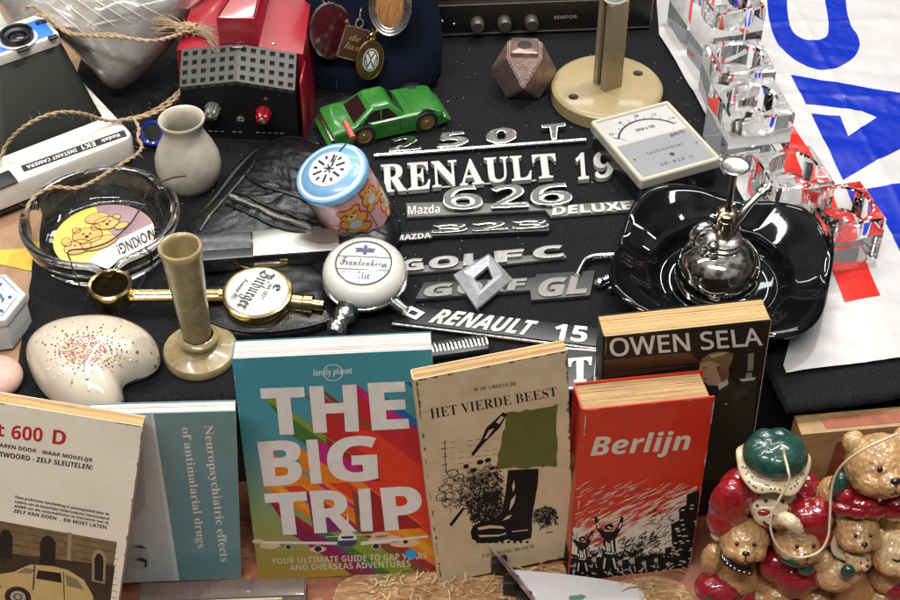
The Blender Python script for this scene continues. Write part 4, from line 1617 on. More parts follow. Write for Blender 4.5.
# ---- white domed tap badge
c = at(366, 296, 0)
t = thing('tap_badge', 'domed white beer tap badge with blue lettering on a chrome holder', 'tap badge', (c.x, c.y, .5), rad(-4))
b = MB(Matrix.Translation((0, 0, .9)) @ Matrix.Rotation(rad(9), 4, 'X'))
CRW = mat('cream_white_porcelain', (0.60, 0.58, 0.53), .14, coat=.8, var=.04)
b.lathe([(2.7, .35), (2.9, .6), (2.98, 1.0), (2.9, 1.4), (2.6, 1.8), (2.2, 2.0), (1.95, 2.05), (0, 2.1)], 60)
b.build('porcelain_dome', CRW, t)
b = MB(Matrix.Translation((0, 0, .9)) @ Matrix.Rotation(rad(9), 4, 'X'))
b.lathe([(0, -.2), (2.4, -.2), (2.85, .1), (3.05, .4), (3.0, .55), (2.85, .6)], 60)
b.build('chrome_rim', CHROME, t)
b = MB(Matrix.Translation((0, 0, .9)) @ Matrix.Rotation(rad(9), 4, 'X'))
zf = 2.115
cf = circ(0, 0, 1.95, 56)
b.line(cf + cf[:1], .1, zf)
b.stroke((-1.88, .55), (1.88, .55), .05, zf)
b.stroke((-1.84, -.6), (1.84, -.6), .05, zf)
b.build('printed_ring', BLACKINK, t)
b = MB(Matrix.Translation((0, 0, .9)) @ Matrix.Rotation(rad(9), 4, 'X'))
NVB = mat('navy_print', (0.02, 0.025, 0.10), .3)
b.text('Frankenheim', [(-1.65, -.25), (1.65, -.35), (1.65, .35), (-1.65, .5)], zf + .005, st='script')
b.text('Alt', [(-.35, -1.45), (.55, -1.45), (.55, -.8), (-.35, -.8)], zf + .005, st='frak')
for sg in (-1, 1):
    b.flat([(.05 * sg, .95), (.2 * sg, 1.35), (.75 * sg, 1.3), (.55 * sg, 1.1), (.7 * sg, .95), (.35 * sg, 1.0)], zf + .005)
b.flat([(-.12, .75), (.12, .75), (.14, 1.5), (0, 1.65), (-.14, 1.5)], zf + .007)
b.text('seit 1873', [(-1.5, -.95), (-.6, -.95), (-.6, -.8), (-1.5, -.8)], zf + .005, st='sans')
b.build('blue_print', NVB, t)
b = MB()
pe = lo(t, 334, 336, .8)
b.tube(curve([(-.7, -2.2, .9), ((-.7 + pe.x) / 2, (-2.2 + pe.y) / 2, .7), (pe.x, pe.y, .5)], 6, False), [.8, .8, .7, .85, .6, .85, .7, .62, .6, .75, .75, .6, .55], 18)
b.build('chrome_stem', CHROME, t)
b = MB()
b.tube([(2.2, -1.9, .8), (3.1, -2.6, .7)], [.5, .38], 12)
b.build('side_lug', CHROME, t)

# ---- soapstone candlestick
c = at(201, 355, 0)
t = thing('candlestick', 'tall brown soapstone candlestick with round foot and hollow socket', 'candlestick', c, 0)
top_ = None
for zz_ in range(60, 140):
    p = at(180, 246, zz_ / 10)
    if p.y <= c.y + .2:
        break
    ht_, top_ = zz_ / 10, p
SOAP = mat('brown_soapstone', (0.29, 0.225, 0.11), .26, var=.3, ns=.7, coat=.4, wear=((0.20, 0.14, 0.07), .42, .9), bump=.008, bs=4)
b = MB()
b.lathe([(0, 0), (2.4, 0), (2.55, .12), (2.58, .45), (2.45, .68), (1.6, .85), (1.25, 1.0), (1.2, 1.35), (1.35, 1.5), (1.38, 1.75), (1.25, 1.9), (1.05, 1.98)], 56, wob=lambda r_, z, a: (r_ * (1 + .012 * math.sin(3 * a)), z))
b.build('foot', SOAP, t)
sh = V((top_.x - c.x, top_.y - c.y, 0)) / ht_
b = MB(Matrix(((1, 0, sh.x, 0), (0, 1, sh.y, 0), (0, 0, 1, 0), (0, 0, 0, 1))))
b.lathe([(.98, 1.9), (1.0, 2.2), (1.12, 5), (1.3, ht_ - 1.2), (1.42, ht_ - .4), (1.46, ht_ - .12), (1.38, ht_), (1.2, ht_ - .02), (1.1, ht_ - .25), (1.05, ht_ - 1.8), (0, ht_ - 1.9)], 48)
b.build('stem', SOAP, t, ang=60)

# ---- ceramic heart
out = [(25, 352), (34, 334), (58, 322), (95, 317), (125, 320), (148, 331), (158, 345), (158, 360), (148, 369), (132, 374), (122, 381), (122, 397), (112, 409), (90, 410), (62, 402), (38, 382)]
c = at(84, 366, 0)
t = thing('ceramic_heart', 'cream ceramic heart decorated with radiating dots and chipped at its corners', 'ornament', (c.x, c.y, .1), 0)
P = curve([FR[t].inverted() @ at(*p, 1.2) for p in out], 5)
CER = mat('cream_ceramic_glaze', (0.58, 0.51, 0.40), .16, coat=.7, var=.06, ns=.6)
cen = lo(t, 83, 366, 1.2)
HH = 2.5
b = MB()
b.pillow(P, HH, c=(cen.x, cen.y), rings=22, e=2.1, z0=.5, k=2.6)
Pi = [V((cen.x, cen.y, 0)).lerp(V((p.x, p.y, 0)), .8) for p in P]
b.rings([[(p.x, p.y, 0) for p in Pi], [(V((cen.x, cen.y, 0)).lerp(V((p.x, p.y, 0)), .95)).to_tuple()[:2] + (.15,) for p in P], [(p.x, p.y, .52) for p in P]], cap1=False)
b.build('heart_body', CER, t, ang=70)
def heart_hit(px, py):
    """surface point of the dome seen at a photo point"""
    z = HH
    for _ in range(14):
        p = lo(t, px, py, z + .1)
        v = xy(p) - xy(cen)
        best = 1.0
        a = math.atan2(v.y, v.x)
        # radius of outline in that direction
        ro = None
        for i in range(len(P)):
            p1, p2 = xy(P[i - 1]) - xy(cen), xy(P[i]) - xy(cen)
            den = v.x * (p2.y - p1.y) - v.y * (p2.x - p1.x)
            if abs(den) < 1e-9:
                continue
            s_ = (p1.x * (p2.y - p1.y) - p1.y * (p2.x - p1.x)) / den
            u_ = (p1.x * v.y - p1.y * v.x) / den
            if s_ > 0 and 0 <= u_ <= 1:
                ro = s_
        k_ = min(1, 1 / ro) if ro else 1
        zn = .5 + HH * max(0, 1 - k_ ** 2.6) ** (1 / 2.1)
        z = z * .4 + zn * .6
    return V((p.x, p.y, z))
rnd = random.Random(3)
dots = {k_: MB() for k_ in range(4)}
NR = 40
ray_c = [rnd.choice((0, 1, 1, 0, 2, 3)) for _ in range(NR)]
for ring in (19, 23, 27, 31, 35, 39, 44, 50):
    for i in range(NR):
        if ring > 27 and (i % 2 or rnd.random() < (ring - 27) / 40):
            continue
        a = 2 * math.pi * i / NR + rnd.uniform(-.03, .03)
        rr = ring * rnd.uniform(.97, 1.03)
        px, py = 88 + rr * 1.25 * math.cos(a), 352 - rr * .72 * math.sin(a)
        if not (34 < px < 140 and 322 < py < 396):
            continue
        p = heart_hit(px, py)
        s_ = rnd.choice((.045, .06, .075, .085))
        mi = ray_c[i] if rnd.random() < .75 else rnd.choice((0, 1, 3))
        if i % 10 == 0 and ring == 39:
            mi, s_ = 2, .11
        dots[mi].ball(p, (s_, s_ * 1.2, s_ * .7), 0, n=8, m=6)
for i in range(430):
    a, rr = rnd.uniform(0, 6.283), 18 * math.sqrt(rnd.random())
    p = heart_hit(84 + rr * 1.25 * math.cos(a), 350 - rr * .8 * math.sin(a))
    dots[1 if rnd.random() < .55 else 0].ball(p, (.06, .06, .035), 0, n=7, m=5)
for px, py in curve([(118, 333), (100, 342), (90, 356), (86, 372), (90, 388)], 9, False) if 0 else [tuple(v) for v in curve([V((118, 333)), V((101, 343)), V((91, 356)), V((86, 370)), V((89, 389))], 9, False)]:
    dots[3].ball(heart_hit(px, py), (.12, .12, .07), 0, n=8, m=6)
for k_, nm, c_ in ((0, 'brown', (0.16, 0.05, 0.03)), (1, 'coral', (0.42, 0.19, 0.12)), (2, 'green', (0.03, 0.07, 0.05)), (3, 'white', (0.72, 0.70, 0.66))):
    dots[k_].build(nm + '_dots', mat(nm + '_glaze_dots', c_, .25, coat=.5), t)
b = MB()
for pts in ([(153, 338), (159, 346), (159, 358), (154, 364), (150, 352)], [(108, 406), (122, 402), (124, 404), (114, 411), (104, 411)]):
    q = [heart_hit(*p) + V((.03, -.06, .03)) for p in pts]
    b.add(q, [tuple(range(len(q)))])
b.build('chipped_spots', mat('dark_chip', (0.03, 0.025, 0.02), .8), t)

# ---- hexagonal porcelain box and pink soap at the left edge
c = at(-6, 330, -.3)
t = thing('porcelain_box', 'blue and white hexagonal porcelain box with lid at the left edge', 'box', c, rad(12))
POR = mat('grey_white_porcelain', (0.50, 0.52, 0.52), .14, coat=.8, var=.08, wear=((0.28, 0.34, 0.40), .36, .8))
def hexa(r_):
    return [(r_ * math.cos(rad(60 * i)), r_ * math.sin(rad(60 * i))) for i in range(6)]
b = MB()
b.prism(hexa(2.65), 0, 2.3, .1, b0=.15)
b.build('box_body', POR, t)
b = MB()
b.prism(hexa(2.8), 2.3, 3.0, .18, b0=.12, bs=3)
b.build('lid', POR, t)
b = MB()
rnd = random.Random(5)
for k_ in range(26):
    a, r_ = rnd.uniform(0, 6.28), rnd.uniform(.2, 1.9)
    x, y = r_ * math.cos(a), r_ * math.sin(a)
    b.flat(blob(x, y, rnd.uniform(.12, .32), rnd.uniform(.06, .16), rnd.uniform(0, 3)), 3.006 + .0005 * k_)
b.line([p for p in hexa(2.3)] + [hexa(2.3)[0]], .05, 3.005)
b.build('blue_flowers', mat('cobalt_print', (0.03, 0.08, 0.22), .2, var=.4), t)
c = at(-4, 388, -.3)
b = MB(Matrix.Translation(c))
b.ball((0, 0, 1.0), (2.0, 1.9, 1.1), n=28, m=16)
tag(b.build('soap_bar', mat('pink_soap', (0.55, 0.36, 0.29), .45, var=.12, sss=.1), ang=90, origin=c), 'rounded pale pink soap at the left edge below the porcelain box', 'soap')
# ---- blue cap beside the jug
c = at(155, 146, 0)
t = thing('blue_cap', 'small dark screw cap with shiny blue rim beside the stoneware jug', 'cap', (c.x, c.y, .1), 0)
b = MB(Matrix.Translation((0, 0, 1.2)) @ Matrix.Rotation(rad(55), 4, 'X'))
b.lathe([(0, -.8), (.95, -.8), (.95, .1), (0, .1)], 28)
b.build('cap_body', BLACKPL, t)
b = MB(Matrix.Translation((0, 0, 1.2)) @ Matrix.Rotation(rad(55), 4, 'X'))
b.lathe([(.98, -.1), (1.02, .15), (.85, .22), (.7, .12)], 28)
b.build('blue_rim', mat('blue_metallic', (0.02, 0.04, 0.35), .15, coat=.8), t)
# ---- chrome handle half under the dish
c = at(598, 275, 0)
t = thing('bent_metal_bar', 'bent chrome bar with a ball end lying half under the black dish', 'metal bar', (c.x, c.y, .1), 0)
b = MB()
b.tube(curve([lo(t, *p, .5) for p in ((577, 276), (583, 264), (590, 258), (604, 256), (624, 256), (640, 258))], 6, False), .28, 12)
b.build('bent_rod', CHROME, t)
b = MB()
b.ball(lo(t, 600, 283, .5), (.45, .42, .4))
b.tube([lo(t, 600, 283, .5), lo(t, 615, 277, .6), lo(t, 630, 273, .6)], [.3, .42, .45], 12)
b.tube([lo(t, 609, 291, .4), lo(t, 620, 284, .4)], [.25, .3], 10)
b.build('ball_end', CHROME, t)

# ================================================================ CAR EMBLEMS ON THE FELT
SILV = mat('silver_plated_plastic', (0.60, 0.59, 0.57), .3, .8, var=.12, ns=2, rv=.4, wear=((0.25, 0.24, 0.23), .29, 3))
SWHITE = mat('satin_silver_face', (0.52, 0.515, 0.495), .38, .3, var=.12, ns=2, bump=.006, bs=10, wear=((0.24, 0.22, 0.19), .33, 4))
GREYPL = mat('grey_emblem_plastic', (0.13, 0.13, 0.127), .45, .2, var=.15, ns=2)
DGREY = mat('dark_grey_emblem_plate', (0.045, 0.045, 0.045), .4, .2, var=.2, ns=2)
EG = 'car emblems laid out on the black felt'


def emblem(label, anchor):
    p = at(*anchor, 0)
    return thing('car_emblem', label, 'car emblem', (p.x, p.y, .1), yaw(anchor, (anchor[0] + 100, anchor[1] - 8)), EG)


def eq(t, pts, z):
    return [lo(t, *p, z + .1) for p in pts]


# 250 T
t = emblem('slim chrome emblem of four spaced characters above a thin bar, nearest the toy car', (480, 148))
b = MB()
p0_, p1_ = lo(t, 374, 155.5, .3), lo(t, 586, 140, .3)
b.tube([V((p0_.x, p0_.y, .22)), V((p1_.x, p1_.y, .22))], .22, 10, flatten=.8)
b.build('base_bar', CHROME, t)
for ch, q in (('2', ((388, 153), (421, 150), (417, 136), (392, 138.5))), ('5', ((437, 149), (470, 146), (466, 132), (439, 134.5))),
              ('0', ((485, 145.5), (518, 142.5), (515, 128), (487, 130.5))), ('T', ((546, 141), (562, 140), (566, 124), (541, 126)))):
    b = MB()
    b.text(ch, eq(t, q, .3), .05, .42, st='sansb', bev=.025)
    b.build('character', CHROME, t, ang=25)

def shrink(q, f):
    c_ = sum((xy(p) for p in q), V((0, 0))) / 4
    return [xy(p).lerp(c_, f) for p in q]


# RENAULT 19
t = emblem('bold silver serif emblem with the largest white letters, beside the pink tin', (497, 178))
lets = 'RENAULT'
def lerp2(a, c, f):
    return (a[0] + (c[0] - a[0]) * f, a[1] + (c[1] - a[1]) * f)
bl, br, tr_, tl = (381, 194), (559, 178), (556, 154.5), (380, 166)
ws = [1.05, .95, 1.08, 1.02, 1.02, .88, 1.0]
tot, f = sum(ws), 0
for ch, w_ in zip(lets, ws):
    f0, f1 = f / tot + .004, (f + w_) / tot - .006
    f += w_
    b = MB()
    b.text(ch, eq(t, (lerp2(bl, br, f0), lerp2(bl, br, f1), lerp2(tl, tr_, f1), lerp2(tl, tr_, f0)), .3), .04, .4, st='serif', bev=.012)
    b.build('character', SWHITE, t, ang=25)
for ch, q in (('1', ((577, 181), (589, 180), (587, 153), (575, 155))), ('9', ((594, 180), (615, 178), (613, 151.5), (593, 153)))):
    b = MB()
    b.text(ch, eq(t, q, .3), .04, .4, st='serif', bev=.012)
    b.build('character', SWHITE, t, ang=25)
b = MB()
for px, py in ((404, 191), (446, 187), (490, 183.5), (530, 181)):
    p = lo(t, px, py, .2)
    b.tube([(p.x - .5, p.y, .1), (p.x + .5, p.y, .1)], .07, 6)
b.build('link_sprues', SWHITE, t)

# 626 with name plate and trim level plate
t = emblem('chrome emblem of three large outlined numerals with a grey plate reaching the black dish', (520, 205))
b = MB()
b.prism([(p.x, p.y) for p in eq(t, ((407, 218), (545, 211), (551, 218), (636, 211), (634, 201), (562, 206), (440, 203), (406, 204)), .1)], .02, .22, .04)
b.build('grey_plate', GREYPL, t)
for ch, q in (('6', ((443, 211), (485, 209), (478, 185), (443, 187))), ('2', ((491, 209), (529, 207), (524, 184), (490, 186))), ('6', ((530, 207), (574, 204), (569, 183), (531, 185)))):
    b = MB()
    b.text(ch, eq(t, q, .35), .15, .25, st='sans', off=.055)
    o = b.build('numeral_backing', DGREY, t, ang=25)
    b = MB()
    b.text(ch, eq(t, q, .5), .38, .2, st='sansb', bev=.022, off=-.012)
    o = b.build('numeral', CHROME, t, ang=25)
    b = MB()
    b.text(ch, shrink(eq(t, q, .5), .07), .572, .02, st='sans', off=-.004)
    b.build('grey_inlay', GREYPL, o, ang=25)
b = MB()
b.text('Mazda', eq(t, ((408, 214.5), (440, 213), (440, 204), (408, 205.5)), .3), .2, .1, st='sansb')
b.build('name_lettering', SWHITE, t, ang=25)
b = MB()
b.text('DELUXE', eq(t, ((552, 215.5), (633, 209.5), (629, 201.5), (553, 207)), .3), .2, .16, st='sansb', bev=.02)
b.build('trim_lettering', SILV, t, ang=25)

# 323
t = emblem('small dark emblem with three flat outlined numerals directly below the large numerals', (490, 231))
b = MB()
b.prism([(p.x, p.y) for p in eq(t, ((395, 243), (432, 240), (433, 238), (549, 233), (551, 225), (545, 219), (436, 224), (430, 232), (396, 235)), .15)], .02, .4, .08)
b.build('black_base', BLACKPL, t)
for ch, q in (('3', ((431, 233.5), (468, 231.5), (466, 223), (433, 225))), ('2', ((472, 231.5), (508, 229.5), (505, 221), (472, 223))), ('3', ((512, 229.5), (550, 227.5), (546, 219), (512, 221)))):
    b = MB()
    b.text(ch, eq(t, q, .5), .34, .22, st='sansb', bev=.06, off=-.03)
    o = b.build('numeral', CHROME_OLD, t, ang=25)
    b = MB()
    b.text(ch, shrink(eq(t, q, .5), .09), .552, .02, st='sans')
    b.build('black_inlay', BLACKPL, o, ang=25)
b = MB()
b.text('MAZDA', eq(t, ((396, 240.5), (431, 237.5), (431, 232.5), (396, 235.5)), .45), .38, .08, st='sansb')
b.build('name_lettering', SWHITE, t, ang=25)

# GOLF C and GOLF GL
t = emblem('grey emblem with tall separate letters, half hidden behind white tap badge and diamond', (485, 264))
b = MB()
b.prism([(p.x, p.y) for p in eq(t, ((402, 275), (460, 270), (567, 258.5), (564, 254), (500, 258), (400, 269)), .1)], .02, .22, .04)
b.build('grey_plate', GREYPL, t)
for ch, q in (('G', ((400, 271.5), (424, 269.5), (423, 258), (402, 260))), ('O', ((428, 269.5), (459, 266.5), (458, 255), (430, 257.5))), ('L', ((463, 266), (488, 263.5), (486, 252), (464, 254.5))),
              ('F', ((495, 263), (522, 260.5), (524, 249), (494, 251.5))), ('C', ((533, 259.5), (566, 256.5), (562, 244.5), (533, 247.5)))):
    b = MB()
    b.text(ch, eq(t, q, .4), .18, .28, st='sansb', bev=.05, off=-.02)
    b.build('character', mat('grey_metallic_letter', (0.30, 0.30, 0.29), .36, .5, var=.2, wear=((0.12, 0.12, 0.12), .3, 3)), t, ang=25)
t = emblem('dark grey stepped plate emblem with grey letters, partly under the chrome diamond', (500, 290))
b = MB()
b.prism([(p.x, p.y) for p in eq(t, ((415, 301), (530, 292), (531, 302), (590, 297), (595, 272), (536, 276), (535, 279), (424, 284)), .1)], .02, .3, .06)
b.build('grey_plate', DGREY, t)
for ch, q in (('G', ((421, 298), (452, 295.5), (453, 283), (427, 285.5))), ('O', ((456, 295), (482, 293), (483, 281), (458, 283))), ('L', ((486, 293), (503, 291.5), (504, 280), (488, 281))), ('F', ((507, 291), (524, 290), (527, 278.5), (509, 280))),
              ('G', ((536, 298), (562, 296), (568, 277), (541, 279))), ('L', ((566, 295), (586, 293.5), (590, 275), (571, 276.5)))):
    b = MB()
    b.text(ch, eq(t, q, .35), .28, .14, st='sansb', bev=.03)
    b.build('character', mat('light_grey_letter', (0.21, 0.21, 0.20), .38, .4, var=.2), t, ang=25)

# diamond
t = emblem('chrome diamond emblem with an open middle lying across two grey emblems', (482, 282))
b = MB()
O4 = [lo(t, *p, .75) for p in ((453.5, 272), (492, 251.5), (512.5, 276), (485, 306), (469, 305.5))]
top_, left_, right_, bot_ = lo(t, 489, 252, .8), lo(t, 453.5, 273, .8), lo(t, 512.5, 277, .8), lo(t, 477, 307, .8)
I4 = [lo(t, 488, 264, .9), lo(t, 474, 276, .9), lo(t, 480, 289, .9), lo(t, 493, 277, .9)]
O4 = [top_, left_, bot_, right_]
vs, fs = [], []
for k_ in range(4):
    o_, i_ = O4[k_], I4[k_]
    m_ = o_.lerp(i_, .48)
    vs += [(o_.x, o_.y, .3), (o_.x, o_.y, .55), (m_.x, m_.y, 1.0), (i_.x, i_.y, .65), (i_.x, i_.y, .3)]
for k_ in range(4):
    n_ = (k_ + 1) % 4
    for j in range(4):
        fs.append((k_ * 5 + j, n_ * 5 + j, n_ * 5 + j + 1, k_ * 5 + j + 1))
b.add(vs, fs)
b.build('diamond_frame', mat('scratched_chrome', (0.72, 0.74, 0.78), .34, .75, var=.15, ns=3, rv=.3, wear=((0.46, 0.48, 0.53), .36, 2)), t, ang=10)

# RENAULT 15 plate
t = emblem('long black plate emblem with slanted white lettering and a small diamond mark', (495, 325))
q = eq(t, ((392, 321), (596, 346), (598, 328), (408, 305)), .45)
b = MB()
b.prism([(p.x, p.y) for p in q], .05, .45, .05)
b.build('black_plate', BLACKPL, t)
b = MB()
b.tube([V((q[0].x, q[0].y - .05, .2)), V((q[1].x, q[1].y - .05, .2))], .13, 8)
b.build('chrome_edge', CHROME_OLD, t)
b = MB()
b.text('RENAULT', eq(t, ((428, 322.5), (531, 336), (539, 321.5), (440, 309)), .5), .44, .08, st='sansi', off=.012)
b.text('15', eq(t, ((552, 339), (586, 343), (589, 327), (556, 323.5)), .5), .44, .08, st='sansi', off=.012)
b.build('lettering', SWHITE, t, ang=25)
b = MB()
dd = [lo(t, *p, .55) for p in ((401, 314), (416, 320.5), (425, 313.5), (411, 307))]
cc_ = sum(dd, V((0, 0, 0))) / 4
for k_ in range(4):
    a_, c_ = dd[k_], dd[(k_ + 1) % 4]
    b.prism([xy(a_), xy(c_), xy(cc_.lerp(c_, .45)), xy(cc_.lerp(a_, .45))], .44, .54)
b.build('diamond_mark', SILV, t)

# GT plate behind the books
t = emblem('grey framed plate emblem mostly hidden behind the beige book', (585, 365))
q = eq(t, ((540, 392), (597, 388), (600, 349), (548, 345)), .45)
b = MB()
b.prism([(p.x, p.y) for p in q], .05, .45, .06)
b.build('grey_plate', DGREY, t)
b = MB()
q2 = [xy(p) for p in inset(ccw([(p.x, p.y) for p in q]), .18)]
b.line(q2 + q2[:1], .14, .46)
b.text('T', eq(t, ((570, 383), (590, 382), (592, 357), (568, 359)), .5), .45, .1, st='serif', bev=.02)
b.build('raised_frame', SILV, t)

# ribbed chrome strip behind the books
c = at(455, 353, 0)
t = thing('chrome_strip', 'short ribbed black and chrome strip lying behind the travel guide and the beige book', 'trim strip', (c.x, c.y, .1), yaw((430, 357), (480, 350)))
b = MB()
b.box((0, 0, .35), (4.6, 1.5, .6), .15)
b.build('strip_body', BLACKPL, t)
b = MB()
rnd = random.Random(2)
for k_ in range(17):
    b.tube([(-2.2 + .27 * k_, .5, .62), (-2.15 + .27 * k_, .1, .76 + rnd.uniform(-.05, .05)), (-2.1 + .27 * k_, -.35, .6)], .09, 6)
b.build('chrome_ribs', CHROME_OLD, t)

# ================================================================ TWINE AND CORDS
TW = mat('jute_twine', (0.43, 0.31, 0.185), .75, var=.35, ns=12, bump=.02, bs=30)


def twine_path(pts, n=10):
    """pts as photo points with the height they hang at"""
    return curve([at(p[0], p[1], p[2]) for p in pts], n, False)


def twist(b, P, r, ply=2, pitch=.55, mi=0):
    k_ = len(P)
    L = 0
    acc = [0]
    for i in range(1, k_):
        L += (P[i] - P[i - 1]).length
        acc.append(L)
    n_ = int(L / .11) + 2
    Q = []
    j = 0
    for i in range(n_):
        s_ = L * i / (n_ - 1)
        while j < k_ - 2 and acc[j + 1] < s_:
            j += 1
        f_ = (s_ - acc[j]) / max(1e-9, acc[j + 1] - acc[j])
        Q.append(P[j].lerp(P[j + 1], min(1, f_)))
    for a_ in range(ply):
        W_ = []
        for i, p in enumerate(Q):
            d = (Q[min(i + 1, n_ - 1)] - Q[max(i - 1, 0)]).normalized()
            u = d.cross(V((.3, .2, 1))).normalized()
            w_ = d.cross(u)
            ph = 2 * math.pi * (a_ / ply + (L * i / (n_ - 1)) / pitch / 2)
            W_.append(p + (u * math.cos(ph) + w_ * math.sin(ph)) * r * .55)
        b.tube(W_, r * .62, 6, mi)
    return Q


rnd = random.Random(11)


def fuzz(b, Q, cnt, ln, r=.012):
    for _ in range(cnt):
        p = rnd.choice(Q)
        d = V((rnd.gauss(0, 1), rnd.gauss(0, 1), rnd.gauss(0, 1))).normalized()
        l_ = ln * rnd.uniform(.4, 1.3)
        e = V((rnd.gauss(0, 1), rnd.gauss(0, 1), rnd.gauss(0, 1))).normalized() * l_ * .4
        b.tube([p, p + d * l_ * .5, p + d * l_ + e], [r, r, r * .5], 4)


t = thing('jute_twine', 'frayed natural jute twine knotted in front of the red charger and looped over the camera', 'twine', at(185, 33, 6), 0)
o0 = FR[t].translation
b = MB(Matrix.Translation(-o0))
ZB = 7.0
strands = [
    [(24, 10, 8.6), (32, 6, 9), (44, 14, 8.4), (58, 26, 8), (76, 34, 8), (98, 36, 8.6), (120, 37, 8.8), (150, 41, 8.2), (170, 37, 7.6), (188, 31, 7.2)],
    [(36, 14, 8.6), (50, 19, 8.4), (66, 32, 8), (85, 35, 8.2), (110, 34, 8.7), (135, 39, 8.5), (160, 40, 8), (186, 32, 7.2)],
    [(186, 32, 7.2), (187, 45, 6.2), (190, 62, 5.0), (187, 80, 4.2), (176, 94, 3.6), (158, 108, 3.0), (140, 116, 2.7), (118, 121, 2.7)],
    [(188, 31, 7.2), (200, 34, 6.8), (206, 42, 6.4), (201, 54, 5.6), (193, 70, 4.6), (186, 86, 4.0), (170, 104, 3.2), (150, 115, 2.8), (130, 119, 2.7)],
    [(135, 117, 2.8), (110, 121, 2.8), (84, 114, 5.0), (62, 112, 6.0), (42, 117, 6), (22, 128, 5.4), (8, 142, 4), (0, 158, 3), (-8, 172, 2.6)],
    [(134, 118, 2.8), (139, 128, 2.7), (138, 138, 2.6), (142, 147, 2.2), (136, 155, 2.6), (118, 166, 2.9), (92, 182, 3.4), (75, 188, 3.5), (54, 187, 3.4), (38, 194, 3.3), (28, 206, 3.1), (25, 222, 2.4), (22, 240, 1)],
]
allq = []
for s_ in strands:
    allq += twist(b, twine_path(s_), .135, pitch=.62 + .1 * rnd.random())
# the knot
kc = at(187, 31, 7.2)
for ph in range(3):
    loop = [kc + V((.75 * math.cos(a + ph), .35 * math.sin(2 * a) + .1 * ph, .5 * math.sin(a + ph * 1.3))) for a in [2 * math.pi * i / 24 for i in range(25)]]
    allq += twist(b, loop, .16)
b.build('twisted_strands', TW, t, ang=80)
b = MB(Matrix.Translation(-o0))
fuzz(b, allq, 420, .55)
for cx, cy, cz, dx, dy, sp, nn in ((186, 30, 7.3, -36, -10, 9, 60), (190, 30, 7.2, 30, 3, 10, 60), (206, 36, 6.9, 14, 12, 8, 40)):
    for _ in range(nn):
        p = at(cx + rnd.gauss(0, 1.5), cy + rnd.gauss(0, 1.5), cz + rnd.uniform(-.2, .3))
        e = at(cx + dx * rnd.uniform(.6, 1.05) + rnd.gauss(0, 1.5), cy + dy * rnd.uniform(.7, 1.1) + rnd.gauss(0, sp * .5), cz + rnd.uniform(-.3, .4))
        m_ = p.lerp(e, .5) + V((0, 0, rnd.uniform(-.1, .35)))
        b.tube(curve([p, m_, e], 3, False), [.035, .035, .035, .03, .03, .02, .012], 5)
b.build('frayed_fibres', TW, t, ang=80)

t = thing('black_thread', 'thin black thread lying across the glass ashtray', 'thread', at(130, 215, 1.2), 0)
o0 = FR[t].translation
b = MB(Matrix.Translation(-o0))
b.tube(twine_path([(186, 176, 3.2), (172, 178, 3.3), (158, 184, 3.2), (146, 196, 2.2), (138, 212, 1.6), (128, 226, 1.3), (110, 241, 1.2), (90, 248, 1.2), (69, 251, 1.3), (71, 262, 2.4), (77, 278, 3.1), (84, 292, .5), (104, 302, .3), (126, 298, .3), (142, 283, .4), (148, 262, 1), (150, 250, 3.0)], 8), .06, 6)
b.build('cord_loop', mat('black_cord', (0.012, 0.012, 0.012), .7), t, ang=80)

# ================================================================ BOOKS LEANING AT THE FRONT
PAGEY = mat('yellowed_page_edges', (0.54, 0.36, 0.165), .85, var=.42, ns=1.6, stretch=(.25, 1, 16), bump=.012, bs=2)
PAGEW = mat('white_page_edges', (0.64, 0.555, 0.52), .8, var=.3, ns=1.6, stretch=(.2, 1, 14), bump=.01, bs=2)
PAGEB = mat('brown_page_edges', (0.46, 0.29, 0.135), .85, var=.48, ns=1.6, stretch=(.25, 1, 14), bump=.015, bs=2)


